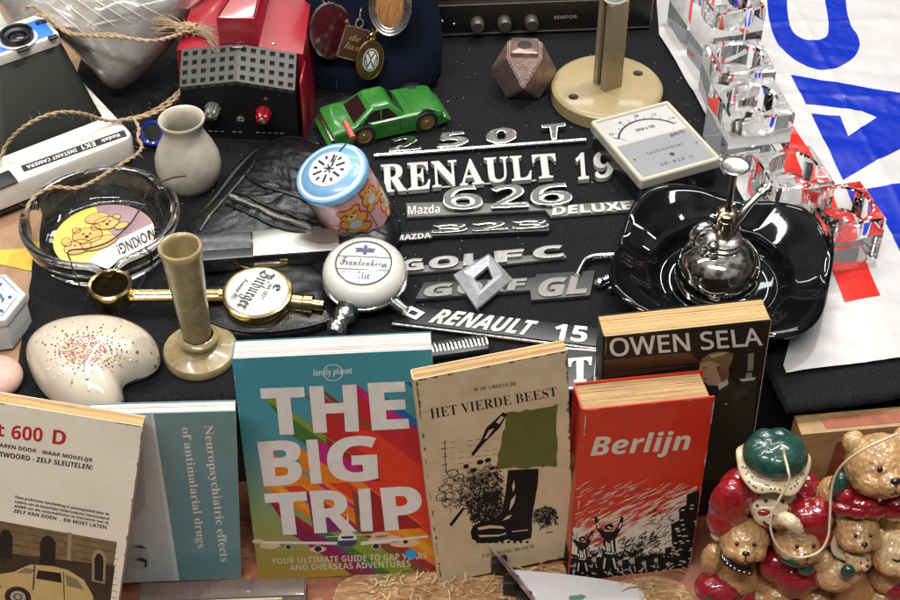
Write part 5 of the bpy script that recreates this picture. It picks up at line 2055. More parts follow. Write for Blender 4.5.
def book(name, label, BL, yw, lean, roll, w, h, th, mc, mp, hard=0.0, spine_r=.25, ct=.06, warp=0.0):
    R = Matrix.Rotation(yw, 3, 'Z') @ Matrix.Rotation(rad(90) - lean, 3, 'X') @ Matrix.Rotation(roll, 3, 'Z')
    t_ = thing(name, label, 'book', BL, R)
    e = hard
    # cover: a thin folded sheet round spine and both boards (profile in x,z swept along y)
    r = spine_r
    outer = [(w + e, 0)]
    for i in range(7):
        a = rad(90 + 15 * i)
        outer.append((r + r * math.cos(a), -r + r * math.sin(a)))
    for i in range(7):
        a = rad(180 + 15 * i)
        outer.append((r + r * math.cos(a), -th + r + r * math.sin(a)))
    outer.append((w + e, -th))
    inner = [(w + e, -th + ct)]
    for i in range(7):
        a = rad(270 - 15 * i)
        rr_ = max(r - ct, .01)
        inner.append((r + rr_ * math.cos(a), -th + r + rr_ * math.sin(a)))
    for i in range(7):
        a = rad(180 - 15 * i)
        inner.append((r + rr_ * math.cos(a), -r + rr_ * math.sin(a)))
    inner.append((w + e, -ct))
    P = outer + inner
    b = MB()
    b.rings([[(p[0], y, p[1]) for p in P][::-1] for y in (0, h * .33, h * .66, h)])
    b.build('cover', mc, t_, ang=30)
    b = MB()
    g = max(.03, e)
    n = max(8, int((th - 2 * ct) / .075))
    zt0, zt1 = -th + ct + .01, -ct - .01
    prof, lowp = [], []
    rr2 = random.Random(name)
    lean_ = rr2.uniform(-.04, .04)
    for i in range(n):
        za, zb = zt0 + (zt1 - zt0) * i / n, zt0 + (zt1 - zt0) * (i + 1) / n
        yy = h - g - rr2.uniform(0, .06) + lean_ * (i / n - .5)
        m_ = (zb - za) * .1
        prof += [(za + m_, yy), (zb - m_, yy - rr2.uniform(-.008, .008)), (zb, yy - .05)]
    P2 = [(zt0, g)] + [(zt1, g)] + prof[::-1]
    xs = [ct + .02 + (w - ct - (.06 if not e else .12)) * k_ / 6 for k_ in range(7)]
    b.rings([[(x, p[1] + (.012 * fnoise(x, p[0], 1.3, 4) if p[1] > h / 2 else 0), p[0]) for p in P2][::-1] for x in xs])
    b.build('page_block', mp, t_, smooth=False)
    return t_


L1 = .012


def art(t, name, m, polys, z=L1, dz=.0008):
    b = MB()
    for i, P in enumerate(polys):
        b.flat([(p.x, p.y) if hasattr(p, 'x') else p for p in P], z + dz * i)
    return b.build(name, m, t, smooth=False)


def words(t, name, m, items, z=.03):
    b = MB()
    for it in items:
        s_, q = it[0], it[1]
        kw = it[2] if len(it) > 2 else {}
        b.text(s_, quad(t, q, z), z, **kw)
    return b.build(name, m, t, smooth=False)


def pm(name, c, var=.08, r=.42, coat=.12, **k):
    return mat(name, c, r, var=var, ns=1.2, coat=coat, **k)


# ---- travel guide
TEAL = bpy.data.materials.new('teal_to_ochre_cover')
TEAL.use_nodes = True
N_, L_ = TEAL.node_tree.nodes, TEAL.node_tree.links
tc = N_.new('ShaderNodeTexCoord')
sx = N_.new('ShaderNodeSeparateXYZ')
L_.new(tc.outputs['Object'], sx.inputs[0])
mr = N_.new('ShaderNodeMapRange')
mr.inputs[1].default_value, mr.inputs[2].default_value = 0.0, 0.185
L_.new(sx.outputs[1], mr.inputs[0])
cr = N_.new('ShaderNodeValToRGB')
e_ = cr.color_ramp.elements
e_[0].position, e_[0].color = 0.0, (0.36, 0.23, 0.03, 1)
e_[1].position, e_[1].color = .62, (0.045, 0.23, 0.27, 1)
x_ = e_.new(.32)
x_.color = (0.20, 0.26, 0.10, 1)
L_.new(mr.outputs[0], cr.inputs[0])
L_.new(cr.outputs[0], N_['Principled BSDF'].inputs['Base Color'])
N_['Principled BSDF'].inputs['Roughness'].default_value = .38
N_['Principled BSDF'].inputs['Coat Weight'].default_value = .2
t = book('travel_guide', 'teal and rainbow paperback travel guide with huge white title letters and an aeroplane', (-13.4, -14.85, -13), rad(2.5), rad(12.2), rad(1.1), 12.8, 18.5, 2.2, TEAL, PAGEW, spine_r=.1, ct=.05)
W_, H_ = 12.8, 18.5
LETS = [  # letter, quad in the photo (feet left, feet right, top right, top left), shadow colours
    ('T', ((279.5, 434.5), (292, 434.5), (303.5, 387.5), (260, 389)), None), ]
rows3 = [
    [('T', (281, 435), (292.5, 434.5), 260, 304, 388.5, 387), ('H', (313.5, 433), (359, 431.5), 309, 356.5, 386.5, 384.5), ('E', (372, 430.5), (409.5, 428.5), 367.5, 404.5, 383, 381.5)],
    [('B', (264, 486.5), (302, 484.5), 257, 302, 442, 439), ('I', (311, 484), (322, 483.5), 306, 317.5, 440, 439.5), ('G', (328, 483), (379, 481), 326, 376, 437.5, 435)],
    [('T', (280, 535), (293.5, 534.5), 264, 306, 494, 491.5), ('R', (314.5, 533.5), (357, 531.5), 309.5, 352, 491, 489.5), ('I', (361, 531.5), (373, 531), 358, 370, 489, 488.5), ('P', (383, 530.5), (420, 528.5), 380, 420, 488, 485.5)]]
b = MB()
RB = [pm('print_' + n_, c_) for n_, c_ in (('green', (0.03, 0.13, 0.03)), ('olive', (0.17, 0.24, 0.02)), ('brown', (0.16, 0.05, 0.02)), ('crimson', (0.40, 0.015, 0.02)), ('magenta', (0.40, 0.01, 0.16)), ('blue', (0.005, 0.09, 0.36)),
                                            ('orange', (0.60, 0.17, 0.01)), ('red', (0.55, 0.035, 0.015)), ('maroon', (0.18, 0.012, 0.05)), ('amber', (0.62, 0.26, 0.02)), ('violet', (0.16, 0.015, 0.14)), ('darkred', (0.26, 0.012, 0.015)))]
GREEN, OLIVE, BROWN, CRIM, MAG, BLU, ORAN, REDC, MAR, AMB, VIO, DRED = range(12)
def bandpoly(pa, pb):
    d = V((1, -1)).normalized() * 40
    return clip([xy(pa), xy(pb), xy(pb) + d, xy(pa) + d], .02, .02, W_ - .02, H_ - .02)
zi = [L1]
def shadow(pa, pb, mi):
    A, B = on(t, *pa), on(t, *pb)
    P = bandpoly(A, B)
    if len(P) > 2:
        b.flat(P, zi[0], mi)
        zi[0] += .0006
# big shadows row by row (each a diagonal strip running down to the right)
shadow((404.5, 382), (432, 382), BLU)
shadow((367, 383), (408, 428), BLU)
shadow((388, 400), (400, 430), BLU)
shadow((356, 384), (360, 431), CRIM)
shadow((345, 384), (356, 386), MAG)
shadow((309, 386), (313, 433), CRIM)
shadow((318, 386), (330, 400), BROWN)
shadow((260, 389), (290, 434), GREEN)
shadow((260, 389), (266, 400), OLIVE)
shadow((295, 387), (304, 396), BROWN)
shadow((372, 430), (409, 428), CRIM)
shadow((352, 432), (372, 430), REDC)
shadow((326, 437), (330, 484), DRED)
shadow((340, 436), (376, 440), REDC)
shadow((376, 440), (380, 482), REDC)
shadow((318, 439), (322, 484), MAG)
shadow((306, 440), (311, 484), MAG)
shadow((257, 442), (264, 487), ORAN)
shadow((290, 440), (303, 470), ORAN)
shadow((270, 486), (302, 484), AMB)
shadow((283, 487), (300, 485), REDC)
shadow((328, 483), (380, 481), REDC)
shadow((348, 482), (362, 482), ORAN)
shadow((264, 494), (293, 535), MAR)
shadow((264, 494), (270, 503), DRED)
shadow((306, 492), (314, 534), VIO)
shadow((352, 490), (357, 532), BROWN)
shadow((330, 532), (357, 531), OLIVE)
shadow((318, 533), (330, 532), GREEN)
shadow((370, 489), (373, 531), DRED)
shadow((361, 531), (373, 531), BROWN)
shadow((420, 486), (421, 528), REDC)
shadow((383, 530), (420, 528), ORAN)
shadow((395, 530), (405, 529), AMB)
b.build('rainbow_print', RB, t, smooth=False)
its = []
for row in rows3:
    for ch, f0, f1, x0_, x1_, y0_, y1_ in row:
        if ch in 'TP':
            # feet narrower than the head: use the head box shifted to the slanted side
            s0 = x0_ + (f0[0] - x0_) * 0 + 4.5
            q = ((x0_ + 5, f0[1] + .5), (x1_ + 5, f1[1] - .5), (x1_, y1_), (x0_, y0_))
        else:
            q = (f0, f1, (x1_, y1_), (x0_, y0_))
        its.append((ch, q, {'st': 'sansb', 'off': .018}))
words(t, 'title_lettering', pm('title_white', (0.62, 0.60, 0.56)), its, .045)
words(t, 'subtitle', pm('subtitle_pale', (0.55, 0.47, 0.32)), [('YOUR ULTIMATE GUIDE TO GAP YEARS', ((272, 564.5), (427, 559), (427, 552.5), (271, 558.5)), {'st': 'sansb'}), ('AND OVERSEAS ADVENTURES', ((290, 571), (411, 567), (410, 560.5), (289, 565)), {'st': 'sansb'})], .047)
b = MB()
q = quad(t, ((313.5, 378), (352, 375.5), (352, 367.5), (313.5, 369.5)), .03)
b.text('lonely planet', q, .03, st='sansb')
cc_ = on(t, 333, 372.5)
ring = circ(cc_.x, cc_.y, .62, 36)
b.line([p for p in ring + ring[:1]], .06, .032)
b.build('publisher_mark', pm('mark_white', (0.55, 0.60, 0.60)), t, smooth=False)
# aeroplane: body, wings, engines, tail, clouds
PALE = pm('plane_white', (0.60, 0.58, 0.54))
b = MB()
def pq(*pts):
    return [on(t, *p) for p in pts]
b.flat(pq((262, 541), (337, 541.5), (337, 544.5), (262, 543)), .050, 0)
b.flat(pq((361, 541.5), (428, 535), (428, 537), (361, 545)), .050, 0)
cl = pm('cloud_cream', (0.58, 0.40, 0.24))
for x, y, rx, ry, k_ in ((270, 545, 11, 4, 1), (258, 541, 6, 2.5, 1), (385, 539, 18, 4.5, 1), (405, 543, 16, 4, 1), (380, 534.5, 10, 3, 1), (318, 549, 9, 3, 1)):
    c_ = on(t, x, y)
    b.flat(blob(c_.x, c_.y, rx / 15.5, ry / 11.5), .0486 + .0002 * k_, 1)
for x, y, r_ in ((288.5, 546.5, .22), (318, 548.5, .32), (376, 546, .30), (405.5, 541.5, .22)):
    c_ = on(t, x, y)
    b.flat(circ(c_.x, c_.y, r_, 24), .052, 0)
    b.flat(circ(c_.x, c_.y, r_ * .82, 24), .053, 2)
c_ = on(t, 347.5, 539)
b.flat(circ(c_.x, c_.y, .66, 36, .72), .054, 0)
b.flat([(c_.x + .66 * math.cos(a), c_.y - .08 + .62 * math.sin(a)) for a in [rad(180 + 180 * i / 20) for i in range(21)]], .0545, 3)
b.flat(pq((341, 536), (354, 535.5), (353, 538), (342, 538.5)), .055, 2)
b.flat(pq((344.5, 532), (348, 512), (349.5, 532)), .0535, 0)
b.stroke(on(t, 326, 536.5), on(t, 372, 534), .07, .0532, 0)
b.build('aeroplane_picture', [PALE, cl, BLACKINK, pm('plane_navy', (0.03, 0.04, 0.12))], t, smooth=False)
c_ = on(t, 411, 553.5)
b = MB()
b.prism(circ(c_.x, c_.y, .42, 28), .048, .058)
tag(b.build('price_sticker', pm('blue_sticker', (0.02, 0.26, 0.58)), t), None)

# ---- beige book with boot
KRAFT = mat('aged_beige_cover', (0.60, 0.50, 0.31), .62, var=.14, ns=.35, bump=.012, bs=3, wear=((0.46, 0.34, 0.18), .37, .45))
t = book('boot_novel', 'worn beige book with a black boot and green square on its cover', (-.81, -15.15, -12.98), rad(11.4), rad(1.4), rad(3.9), 9.7, 20.3, .95, KRAFT, PAGEB, spine_r=.2, ct=.07)
INK = mat('faded_black_print', (0.010, 0.009, 0.008), .65, var=.3, ns=3, spec=.15)
words(t, 'title_lettering', INK, [('HET VIERDE BEEST', ((431, 419), (557.5, 396), (556, 387), (429.5, 409)), {'st': 'serif', 'off': -.012}), ('H. DE GREEVE JR.', ((474, 391.5), (516.5, 385.5), (516.5, 381.5), (474, 388)), {'st': 'serif', 'off': -.012}),
                                  ('PAUL BRAND / BUSSUM', ((482, 558), (534, 548), (533.5, 544.5), (481.5, 554.5)), {'st': 'serif', 'off': -.014})], .03)
rnd = random.Random(8)
def ragged(pts, amp, n=6):
    o = []
    for i in range(len(pts)):
        a, c_ = V(pts[i - 1]), V(pts[i])
        for k_ in range(n):
            o.append(a.lerp(c_, k_ / n) + V((rnd.uniform(-amp, amp), rnd.uniform(-amp, amp))))
    return o
GR = pm('olive_green_print', (0.085, 0.115, 0.018), var=.15)
art(t, 'green_square', GR, [pq2 for pq2 in [[on(t, *p) for p in ragged([(507, 413), (552, 406), (557, 404), (557, 466), (540, 467), (496, 469), (502, 440)], 1.1, 7)]]], .016)
b = MB()
def f(*pts, z=.02, mi=0):
    b.flat([on(t, *p) for p in pts], z, mi)
boot = [(508, 470), (538.5, 468.5), (538, 482), (535, 500), (532, 516), (532, 530), (531, 538), (520, 541), (511, 540.5), (508, 539), (496, 542.5), (480, 543), (472, 539), (470.5, 532), (473, 525.5), (482, 521.5), (494, 519), (501, 514), (503.5, 503), (506, 488)]
b.flat([on(t, *p) for p in boot], .020, 0)
HL = 1
for pl in ([(511, 500), (516, 494), (514, 503), (509, 511)], [(507, 516), (512, 514.5), (509, 518.5), (502, 520.5)], [(477, 527.5), (490, 525), (502, 526), (505, 528.5), (490, 528), (479, 530)],
           [(512, 486), (514, 480), (515, 487), (513, 492)], [(512, 531), (528, 529.2), (528, 530.2), (512, 532)], [(478, 535), (500, 534.5), (506, 532.5), (506, 534), (498, 536.2), (480, 537)]):
    b.flat([on(t, *p) for p in pl], .024, 1)
for k_ in range(9):
    x = 476 + k_ * 6.2
    b.flat([on(t, x, 541), on(t, x + 3, 540.6), on(t, x + 2.6, 543), on(t, x + .3, 543.2)], .0205, 0)
# crowd of scribbled strokes
def scribble(poly, n, ln, w_, z=.018, mi=0, ang=None):
    xs, ys = [p[0] for p in poly], [p[1] for p in poly]
    def inside(x, y):
        c_ = False
        for i in range(len(poly)):
            (x1, y1), (x2, y2) = poly[i - 1], poly[i]
            if (y1 > y) != (y2 > y) and x < (x2 - x1) * (y - y1) / (y2 - y1) + x1:
                c_ = not c_
        return c_
    k_ = 0
    while k_ < n:
        x, y = rnd.uniform(min(xs), max(xs)), rnd.uniform(min(ys), max(ys))
        if not inside(x, y):
            continue
        a = rnd.uniform(0, math.pi) if ang is None else ang + rnd.gauss(0, .3)
        l_ = ln * rnd.uniform(.5, 1.4)
        b.stroke(on(t, x, y), on(t, x + l_ * math.cos(a), y + l_ * math.sin(a)), w_, z + .000004 * k_, mi)
        k_ += 1
scribble([(463, 478), (468, 466), (480, 470), (488, 461), (497, 466), (503, 480), (503, 512), (490, 524), (472, 522), (464, 505), (457, 500)], 700, 4.5, .035)
scribble([(466, 500), (500, 490), (502, 515), (488, 522), (472, 522)], 420, 4, .06)
scribble([(470, 475), (500, 470), (502, 500), (470, 505)], 260, 4, .05)
scribble([(534, 510), (545, 505), (556, 507), (556, 522), (543, 526), (533, 520)], 260, 4, .05)
for cx_, cy_, r_ in ((466, 466, 3), (480, 462, 3.4), (474, 470, 3), (488, 460, 3.2), (492, 468, 2.8)):
    c_ = on(t, cx_, cy_)
    b.flat(circ(c_.x, c_.y, r_ / 15, 12), .021, 0)
for cx_, cy_ in ((449, 481), (444, 488), (441, 497), (450, 495), (457, 487), (447, 503), (455, 502), (453, 473), (459, 478)):
    c_ = on(t, cx_, cy_)
    rg = [(p[0] + rnd.uniform(-.05, .05), p[1] + rnd.uniform(-.05, .05)) for p in circ(c_.x, c_.y, .36, 10)]
    b.line(rg + rg[:1], .05, .019)
    scribble([(cx_ - 4, cy_ - 3), (cx_ + 4, cy_ - 3), (cx_ + 4, cy_ + 4), (cx_ - 4, cy_ + 4)], 6, 4, .04)
b.flat([on(t, *p) for p in ((463, 507), (465, 508), (452, 526), (449, 524.5))], .02, 0)
# syringe-like pen and ruled sheet
b.flat([on(t, *p) for p in ((503, 412), (507, 414), (500, 427), (484, 443), (473, 456), (471, 454), (481, 440), (486, 428))], .021, 0)
b.flat([on(t, *p) for p in ((501, 416), (504, 417), (499, 424), (496, 422))], .023, 1)
b.flat([on(t, *p) for p in ((489, 430), (494, 428), (487, 438), (484, 439))], .023, 1)
for k_ in range(8):
    y = 443 + 5.5 * k_
    for s_ in range(7):
        x = 441 + s_ * 8.5
        if x < 497 - k_ * 1.5 and rnd.random() < .8:
            b.stroke(on(t, x, y - (x - 441) * .09), on(t, x + 6, y - (x - 435) * .09), .022, .017)
b.line([on(t, *p) for p in ((446, 440), (444.5, 442), (446, 473))], .05, .0175)
for k_ in range(3):
    b.stroke(on(t, 441, 449 + 8 * k_), on(t, 448, 447.8 + 8 * k_), .035, .0176)
b.stroke(on(t, 546, 533), on(t, 553, 531.5), .1, .0178)
b.build('boot_picture', [INK, pm('aged_beige_highlight', (0.60, 0.50, 0.31))], t, smooth=False)
b = MB()
for x, y, r_ in ((412, 384, .5), (413, 510, .28), (428, 516, .2), (566, 351, .4), (441, 581, .6)):
    pass
b.add([(0, 8.9, -.3), (.0, 10.2, -.3), (.16, 10.1, .014), (.2, 9.0, .014)], [(0, 3, 2, 1)])
b.build('torn_edge', mat('torn_dark', (0.03, 0.022, 0.015), .9), t)

# ---- red war book
REDC_ = mat('red_dust_jacket', (0.50, 0.030, 0.012), .36, var=.1, ns=.5, coat=.3, wear=((0.58, 0.10, 0.06), .27, 1.4))
t = book('war_book', 'thick red book with soldiers raising their arms on its cover', (8.28, -15.01, -13), rad(8.8), rad(5.3), rad(-1.0), 8.6, 16.1, 2.7, REDC_, PAGEB, hard=.16, spine_r=.3, ct=.13)
TITW = pm('jacket_white', (0.60, 0.55, 0.44))
b = MB()
b.text('Berlijn', quad(t, ((590, 462), (690, 455.5), (691, 430), (591, 436)), .03), .03, st='sansi', off=.008)
b.build('title_lettering', TITW, t, smooth=False)
b = MB()
Wb, Hb = 8.7, 16.0
def fc(pts, z, mi=0):
    P = clip([on(t, *p) for p in pts] if not hasattr(pts[0], 'x') else pts, .03, .06, Wb, Hb - .1)
    if len(P) > 2:
        b.flat(P, z, mi)
rnd = random.Random(21)
# smoke, rubble, streaks of flame
smoke = [(573, 528), (590, 520), (620, 508), (660, 498), (690, 490), (697, 486), (691, 572), (640, 580), (570, 586)]
fc(smoke, .012, 0)
def streak(x, y, l_, w_, ang, mi, z):
    dx, dy = math.cos(ang), -math.sin(ang)
    fc([(x, y), (x + l_ * .5 * dx, y + l_ * .5 * dy - w_), (x + l_ * dx, y + l_ * dy), (x + l_ * .5 * dx, y + l_ * .5 * dy + w_)], z, mi)
for k_ in range(150):
    x, y = rnd.uniform(572, 692), rnd.uniform(490, 552)
    if y > 560 - (x - 575) * .45:
        continue
    streak(x, y, rnd.uniform(14, 46), rnd.uniform(.5, 2.2), rad(rnd.uniform(22, 38)), 1, .014 + .00003 * k_)
for k_ in range(240):
    x, y = rnd.uniform(572, 694), rnd.uniform(486, 536)
    streak(x, y, rnd.uniform(4, 20), rnd.uniform(.18, .6), rad(rnd.uniform(18, 36)), 0, .018 + .00001 * k_)
for k_ in range(30):
    x, y = rnd.uniform(574, 600), rnd.uniform(505, 545)
    streak(x, y, rnd.uniform(8, 22), rnd.uniform(.6, 1.6), rad(rnd.uniform(20, 40)), 1, .0205 + .00002 * k_)
# ruin at the right, rubble along the bottom
fc([(687, 494), (699, 490), (700, 570), (664, 578), (665, 548), (672, 546), (671, 524), (679, 520), (679, 508), (686, 505)], .022, 2)
fc([(569, 560), (580, 562), (600, 563), (620, 566), (640, 562), (662, 560), (690, 556), (690, 590), (560, 590)], .0222, 2)
fc([(640, 556), (655, 553), (676, 561), (674, 566), (655, 563), (638, 560)], .0224, 2)
for k_ in range(46):
    x, y = rnd.uniform(668, 694), rnd.uniform(498, 566)
    fc([(x, y), (x + 3.5, y - .6), (x + 3.5, y + .6), (x, y + 1.1)], .0235, 0)
for k_ in range(90):
    x, y = rnd.uniform(570, 690), rnd.uniform(564, 584)
    l_, a = rnd.uniform(2, 6), rnd.uniform(-.7, .7)
    fc([(x, y), (x + l_ * math.cos(a), y + l_ * math.sin(a)), (x + l_ * math.cos(a), y + l_ * math.sin(a) + rnd.uniform(.6, 1.5)), (x, y + 1)], .0236 + .00002 * k_, 0)
def scrib2(poly, n, ln, w_, z, mi):
    for _ in range(n):
        x = rnd.uniform(poly[0], poly[2])
        y = rnd.uniform(poly[1], poly[3])
        a = rnd.uniform(-1.2, .1)
        fc([on(t, x, y), on(t, x + ln * math.cos(a), y + ln * math.sin(a)), on(t, x + ln * math.cos(a) + w_, y + ln * math.sin(a) + w_)], z, mi)
scrib2((616, 540, 640, 560), 110, 5, .8, .0225, 2)
scrib2((636, 534, 656, 550), 80, 5, .8, .0226, 2)
# two soldiers with raised arms
def soldier(x, y, s_, z):
    fc([(x + a * s_, y + c_ * s_) for a, c_ in ((-4, 0), (-5.5, 12), (-7, 26), (-1, 26), (0, 14), (2, 26), (8, 26), (5.5, 12), (4.5, 0), (6, -2), (9.5, -9), (11, -16), (9, -17), (6.5, -10), (3, -5.5), (-3, -5.5), (-7, -9), (-9, -17), (-11, -16), (-9.5, -8), (-5.5, -2))], z, 2)
    c_ = on(t, x, y - 9 * s_)
    b.flat(circ(c_.x, c_.y, .23 * s_, 14), z + .0003, 2)
    for a, d in (((-2, 2), (-1, 9)), ((2, 1), (3, 10)), ((-3, 14), (-4, 22)), ((3, 14), (5, 22)), ((-1, -9), (1.5, -8)), ((-9, -12), (-7.5, -8)), ((9, -12), (7.5, -8)), ((-3, 10), (3, 11)), ((0, 3), (.5, 9)), ((-4.5, 5), (-3, 8))):
        b.stroke(on(t, x + a[0] * s_, y + a[1] * s_), on(t, x + d[0] * s_, y + d[1] * s_), .09 * s_, z + .0006, 0)
fc([(569, 553), (580, 556), (600, 557), (622, 560), (644, 556), (668, 553), (690, 549), (690, 566), (569, 570)], .0221, 2)
scrib2((574, 536, 600, 560), 60, 5, .7, .0227, 2)
scrib2((600, 552, 690, 566), 150, 6, .9, .0228, 2)
scrib2((645, 512, 688, 548), 120, 6, .6, .0229, 2)
for sx_, sy_, ss_ in ((594, 556, .55), (620, 559, .6), (644, 560, .55), (656, 557, .5), (576, 562, .5), (668, 561, .5)):
    soldier(sx_, sy_, ss_, .0238 + .00002 * sx_ / 100)
soldier(609, 539, 1.35, .0245)
soldier(582, 548, 1.05, .0255)
soldier(632, 556, .7, .0262)
b.build('battle_picture', [TITW, pm('jacket_red', (0.50, 0.035, 0.015)), INK], t, smooth=False)
b = MB()
Ms = Matrix(((0, 0, -1, -.006), (0, 1, 0, 0), (1, 0, 0, 0), (0, 0, 0, 1)))
b.add([Ms @ V((v[0], v[1], v[2])) for v in [(-2.3, .1, .004), (-.35, .1, .004), (-.35, 2.6, .004), (-2.3, 2.6, .004)]], [(0, 1, 2, 3)])
b.build('spine_rubble', INK, t, smooth=False)
b = MB()
b.text('Berlijn', [(-1.7, 11.2), (-1.7, 8.2), (-.9, 8.2), (-.9, 11.2)], .006, st='sansi', M=Ms, off=.02)
b.build('spine_lettering', TITW, t, smooth=False)

# ---- dark paperback behind
DKC = mat('dark_brown_cover', (0.011, 0.009, 0.007), .5, var=.25, ns=.4, spec=.3, wear=((0.018, 0.012, 0.008), .4, .5))
t = book('dark_paperback', 'dark paperback with a soldier in profile standing behind the red book', (10.35, -10.25, -13), rad(7.0), rad(1.9), rad(1.4), 11.0, 18.8, 2.1, DKC, PAGEY, spine_r=.22, ct=.05)
words(t, 'author_lettering', pm('author_silver', (0.62, 0.58, 0.53)), [('OWEN SELA', ((610.5, 357), (763, 345.5), (760.5, 327.5), (609, 338.5)), {'st': 'sans', 'off': .016})], .03)
b = MB()
def fo(pts, z, mi):
    b.flat(pq_(pts), z, mi)
def pq_(pts):
    return [on(t, *p) for p in pts]
fo([(604, 360), (690, 352), (700, 362), (604, 372)], .012, 0)
fo([(604, 372), (700, 364), (640, 374), (604, 378)], .013, 0)
# soldier: coat, collar, face, hair
fo([(712, 400), (728, 388), (745, 382), (757, 379), (752, 440), (746, 480), (700, 480), (704, 430)], .014, 1)
fo([(716, 396), (722, 384), (728, 376), (738, 386), (731, 392), (721, 398)], .0145, 1)
fo([(717.5, 384), (727.5, 379.5), (728.5, 384), (719, 390)], .016, 4)
fo([(700, 362), (703, 358), (714, 357), (727, 363), (729, 374), (727, 380), (717, 385.5), (708, 385), (703, 381.5), (700.5, 381), (701, 378), (698.5, 376), (696.5, 374), (699, 370)], .015, 2)
fo([(716, 366), (727, 364), (729, 376), (722, 383), (719, 376)], .0153, 5)
fo([(699, 366), (702, 359), (709, 353.5), (718, 351.5), (728, 351.5), (733.5, 354), (732, 361), (728, 369), (722, 368), (719, 364.5), (712, 361.5), (705, 361)], .0156, 3)
fo([(709, 355), (720, 352.5), (728, 352.5), (722, 355), (712, 358)], .0158, 6)
fo([(702, 367.5), (707, 366.5), (707, 368), (703, 369)], .016, 5)
fo([(704, 377), (708, 378.5), (705, 379.5)], .016, 5)
fo([(748, 354), (754, 352.5), (753, 370), (747.5, 371)], .016, 7)
fo([(746, 373), (752, 372), (752, 378), (745, 379.5)], .016, 7)
fo([(739, 379), (756, 377), (754, 380), (742, 381.5)], .0165, 4)
c_ = on(t, 726, 404)
b.flat(circ(c_.x, c_.y, .08, 12), .0165, 4)
fo([(731, 395), (745, 388), (748, 392), (735, 402)], .0148, 8)
b.build('soldier_picture', [pm('brown_band', (0.06, 0.025, 0.010)), pm('dark_green_coat', (0.016, 0.021, 0.013)), pm('face_tan', (0.34, 0.21, 0.12)), pm('hair_dark_blond', (0.16, 0.105, 0.045), var=.5, stretch=(1, 5, 1)), pm('collar_grey', (0.40, 0.40, 0.36)),
                                pm('face_shadow_print', (0.13, 0.065, 0.035)), pm('hair_light', (0.42, 0.31, 0.16)), pm('bottle_green', (0.16, 0.19, 0.13)), pm('coat_fold', (0.03, 0.037, 0.022))], t, smooth=False)
b = MB()
b.tube([(11.0, .02, -.03), (11.0, 18.75, -.03)], .035, 6)
b.build('worn_white_edge', pm('worn_white', (0.45, 0.42, 0.38)), t)

# ---- teal thesis
THC = mat('grey_teal_cover', (0.15, 0.29, 0.305), .38, var=.05, ns=.4, coat=.3)
t = book('thesis_booklet', 'grey teal paperback about antimalarial drugs standing between two books', (-23.6, -15.65, -12.3), rad(6.1), rad(1.7), rad(-4.2), 9.06, 16.6, 1.0, THC, PAGEW, spine_r=.08, ct=.05)
words(t, 'title_lettering', pm('title_cream', (0.74, 0.73, 0.64)), [('Neuropsychiatric effects', ((201.5, 426), (218, 562.5), (229.5, 561.5), (212.5, 425)), {'st': 'serif', 'off': .0}), ('of antimalarial drugs', ((179.5, 428), (195.5, 548.5), (206.5, 547.5), (190, 427)), {'st': 'serif', 'off': .0})], .03)
words(t, 'author_lettering', pm('author_faint', (0.24, 0.38, 0.39)), [('Melissa M. van Rensdijk', ((158, 429), (170.5, 507), (176, 506.5), (164, 428.5)), {'st': 'serif', 'off': -.01})], .03)
b = MB()
PW = pm('grey_white_print', (0.50, 0.55, 0.55))
P = [on(t, *p) for p in ((70, 414), (151, 408), (181, 600), (90, 600))]
b.flat(clip([xy(p) for p in P], .06, .05, 9.0, 16.55), .012, 0)
P = [on(t, *p) for p in ((149.5, 408), (152.5, 408), (182.5, 600), (178, 600))]
b.flat(clip([xy(p) for p in P], .06, .05, 9.0, 16.57), .014, 1)
P = [on(t, *p) for p in ((70, 410), (240, 404), (240, 408), (70, 414))]
b.flat(clip([xy(p) for p in P], .06, .05, 9.0, 16.57), .016, 2)
for pl, mi in (([(130, 545), (142, 543), (148, 552), (149, 566), (140, 570), (128, 566)], 3), ([(131, 547), (141, 545), (147, 549), (140, 548)], 4), ([(134, 560), (141, 557), (147, 560), (147, 566), (144, 568), (145, 563), (140, 561)], 4), ([(124, 455), (143, 450), (146, 505), (134, 520), (126, 500)], 3)):
    b.flat([on(t, *p) for p in pl], .018 + .001 * mi, mi)
b.build('cover_picture', [PW, pm('pale_line', (0.62, 0.68, 0.66)), pm('pale_teal_band', (0.32, 0.52, 0.58)), pm('grey_fold', (0.38, 0.43, 0.43)), pm('dark_sketch', (0.02, 0.05, 0.05))], t, smooth=False)

# ---- car manual at the left
CRC = mat('cream_manual_cover', (0.76, 0.71, 0.58), .42, var=.07, ns=.3, coat=.15, wear=((0.42, 0.34, 0.22), .3, .4))
MR = Matrix.Rotation(rad(1.3), 3, 'Z') @ Matrix.Rotation(rad(74), 3, 'X') @ Matrix.Rotation(rad(-12.3), 3, 'Z')
MANUAL = CAM + (V((-34.71, -18.36, -13.3)) - CAM) * .955 - MR @ V((0, 1.2, 0))
t = book('car_manual', 'cream car manual showing a yellow old car, tilted at the left edge', MANUAL, rad(1.3), rad(16.0), rad(-12.3), 11.0, 18.9, 1.2, CRC, PAGEY, spine_r=.1, ct=.05)
words(t, 'red_title', pm('title_red', (0.50, 0.02, 0.02)), [('t', ((-4, 435.5), (4, 437), (4.5, 425), (-4, 423.5)), {'st': 'sansb', 'off': .01}), ('600', ((11, 439), (42, 442), (43, 428), (12, 425)), {'st': 'sansb', 'off': .0}), ('D', ((52, 443.5), (65, 445.5), (66.5, 431), (53.5, 429.5)), {'st': 'sansb', 'off': .0})], .03)
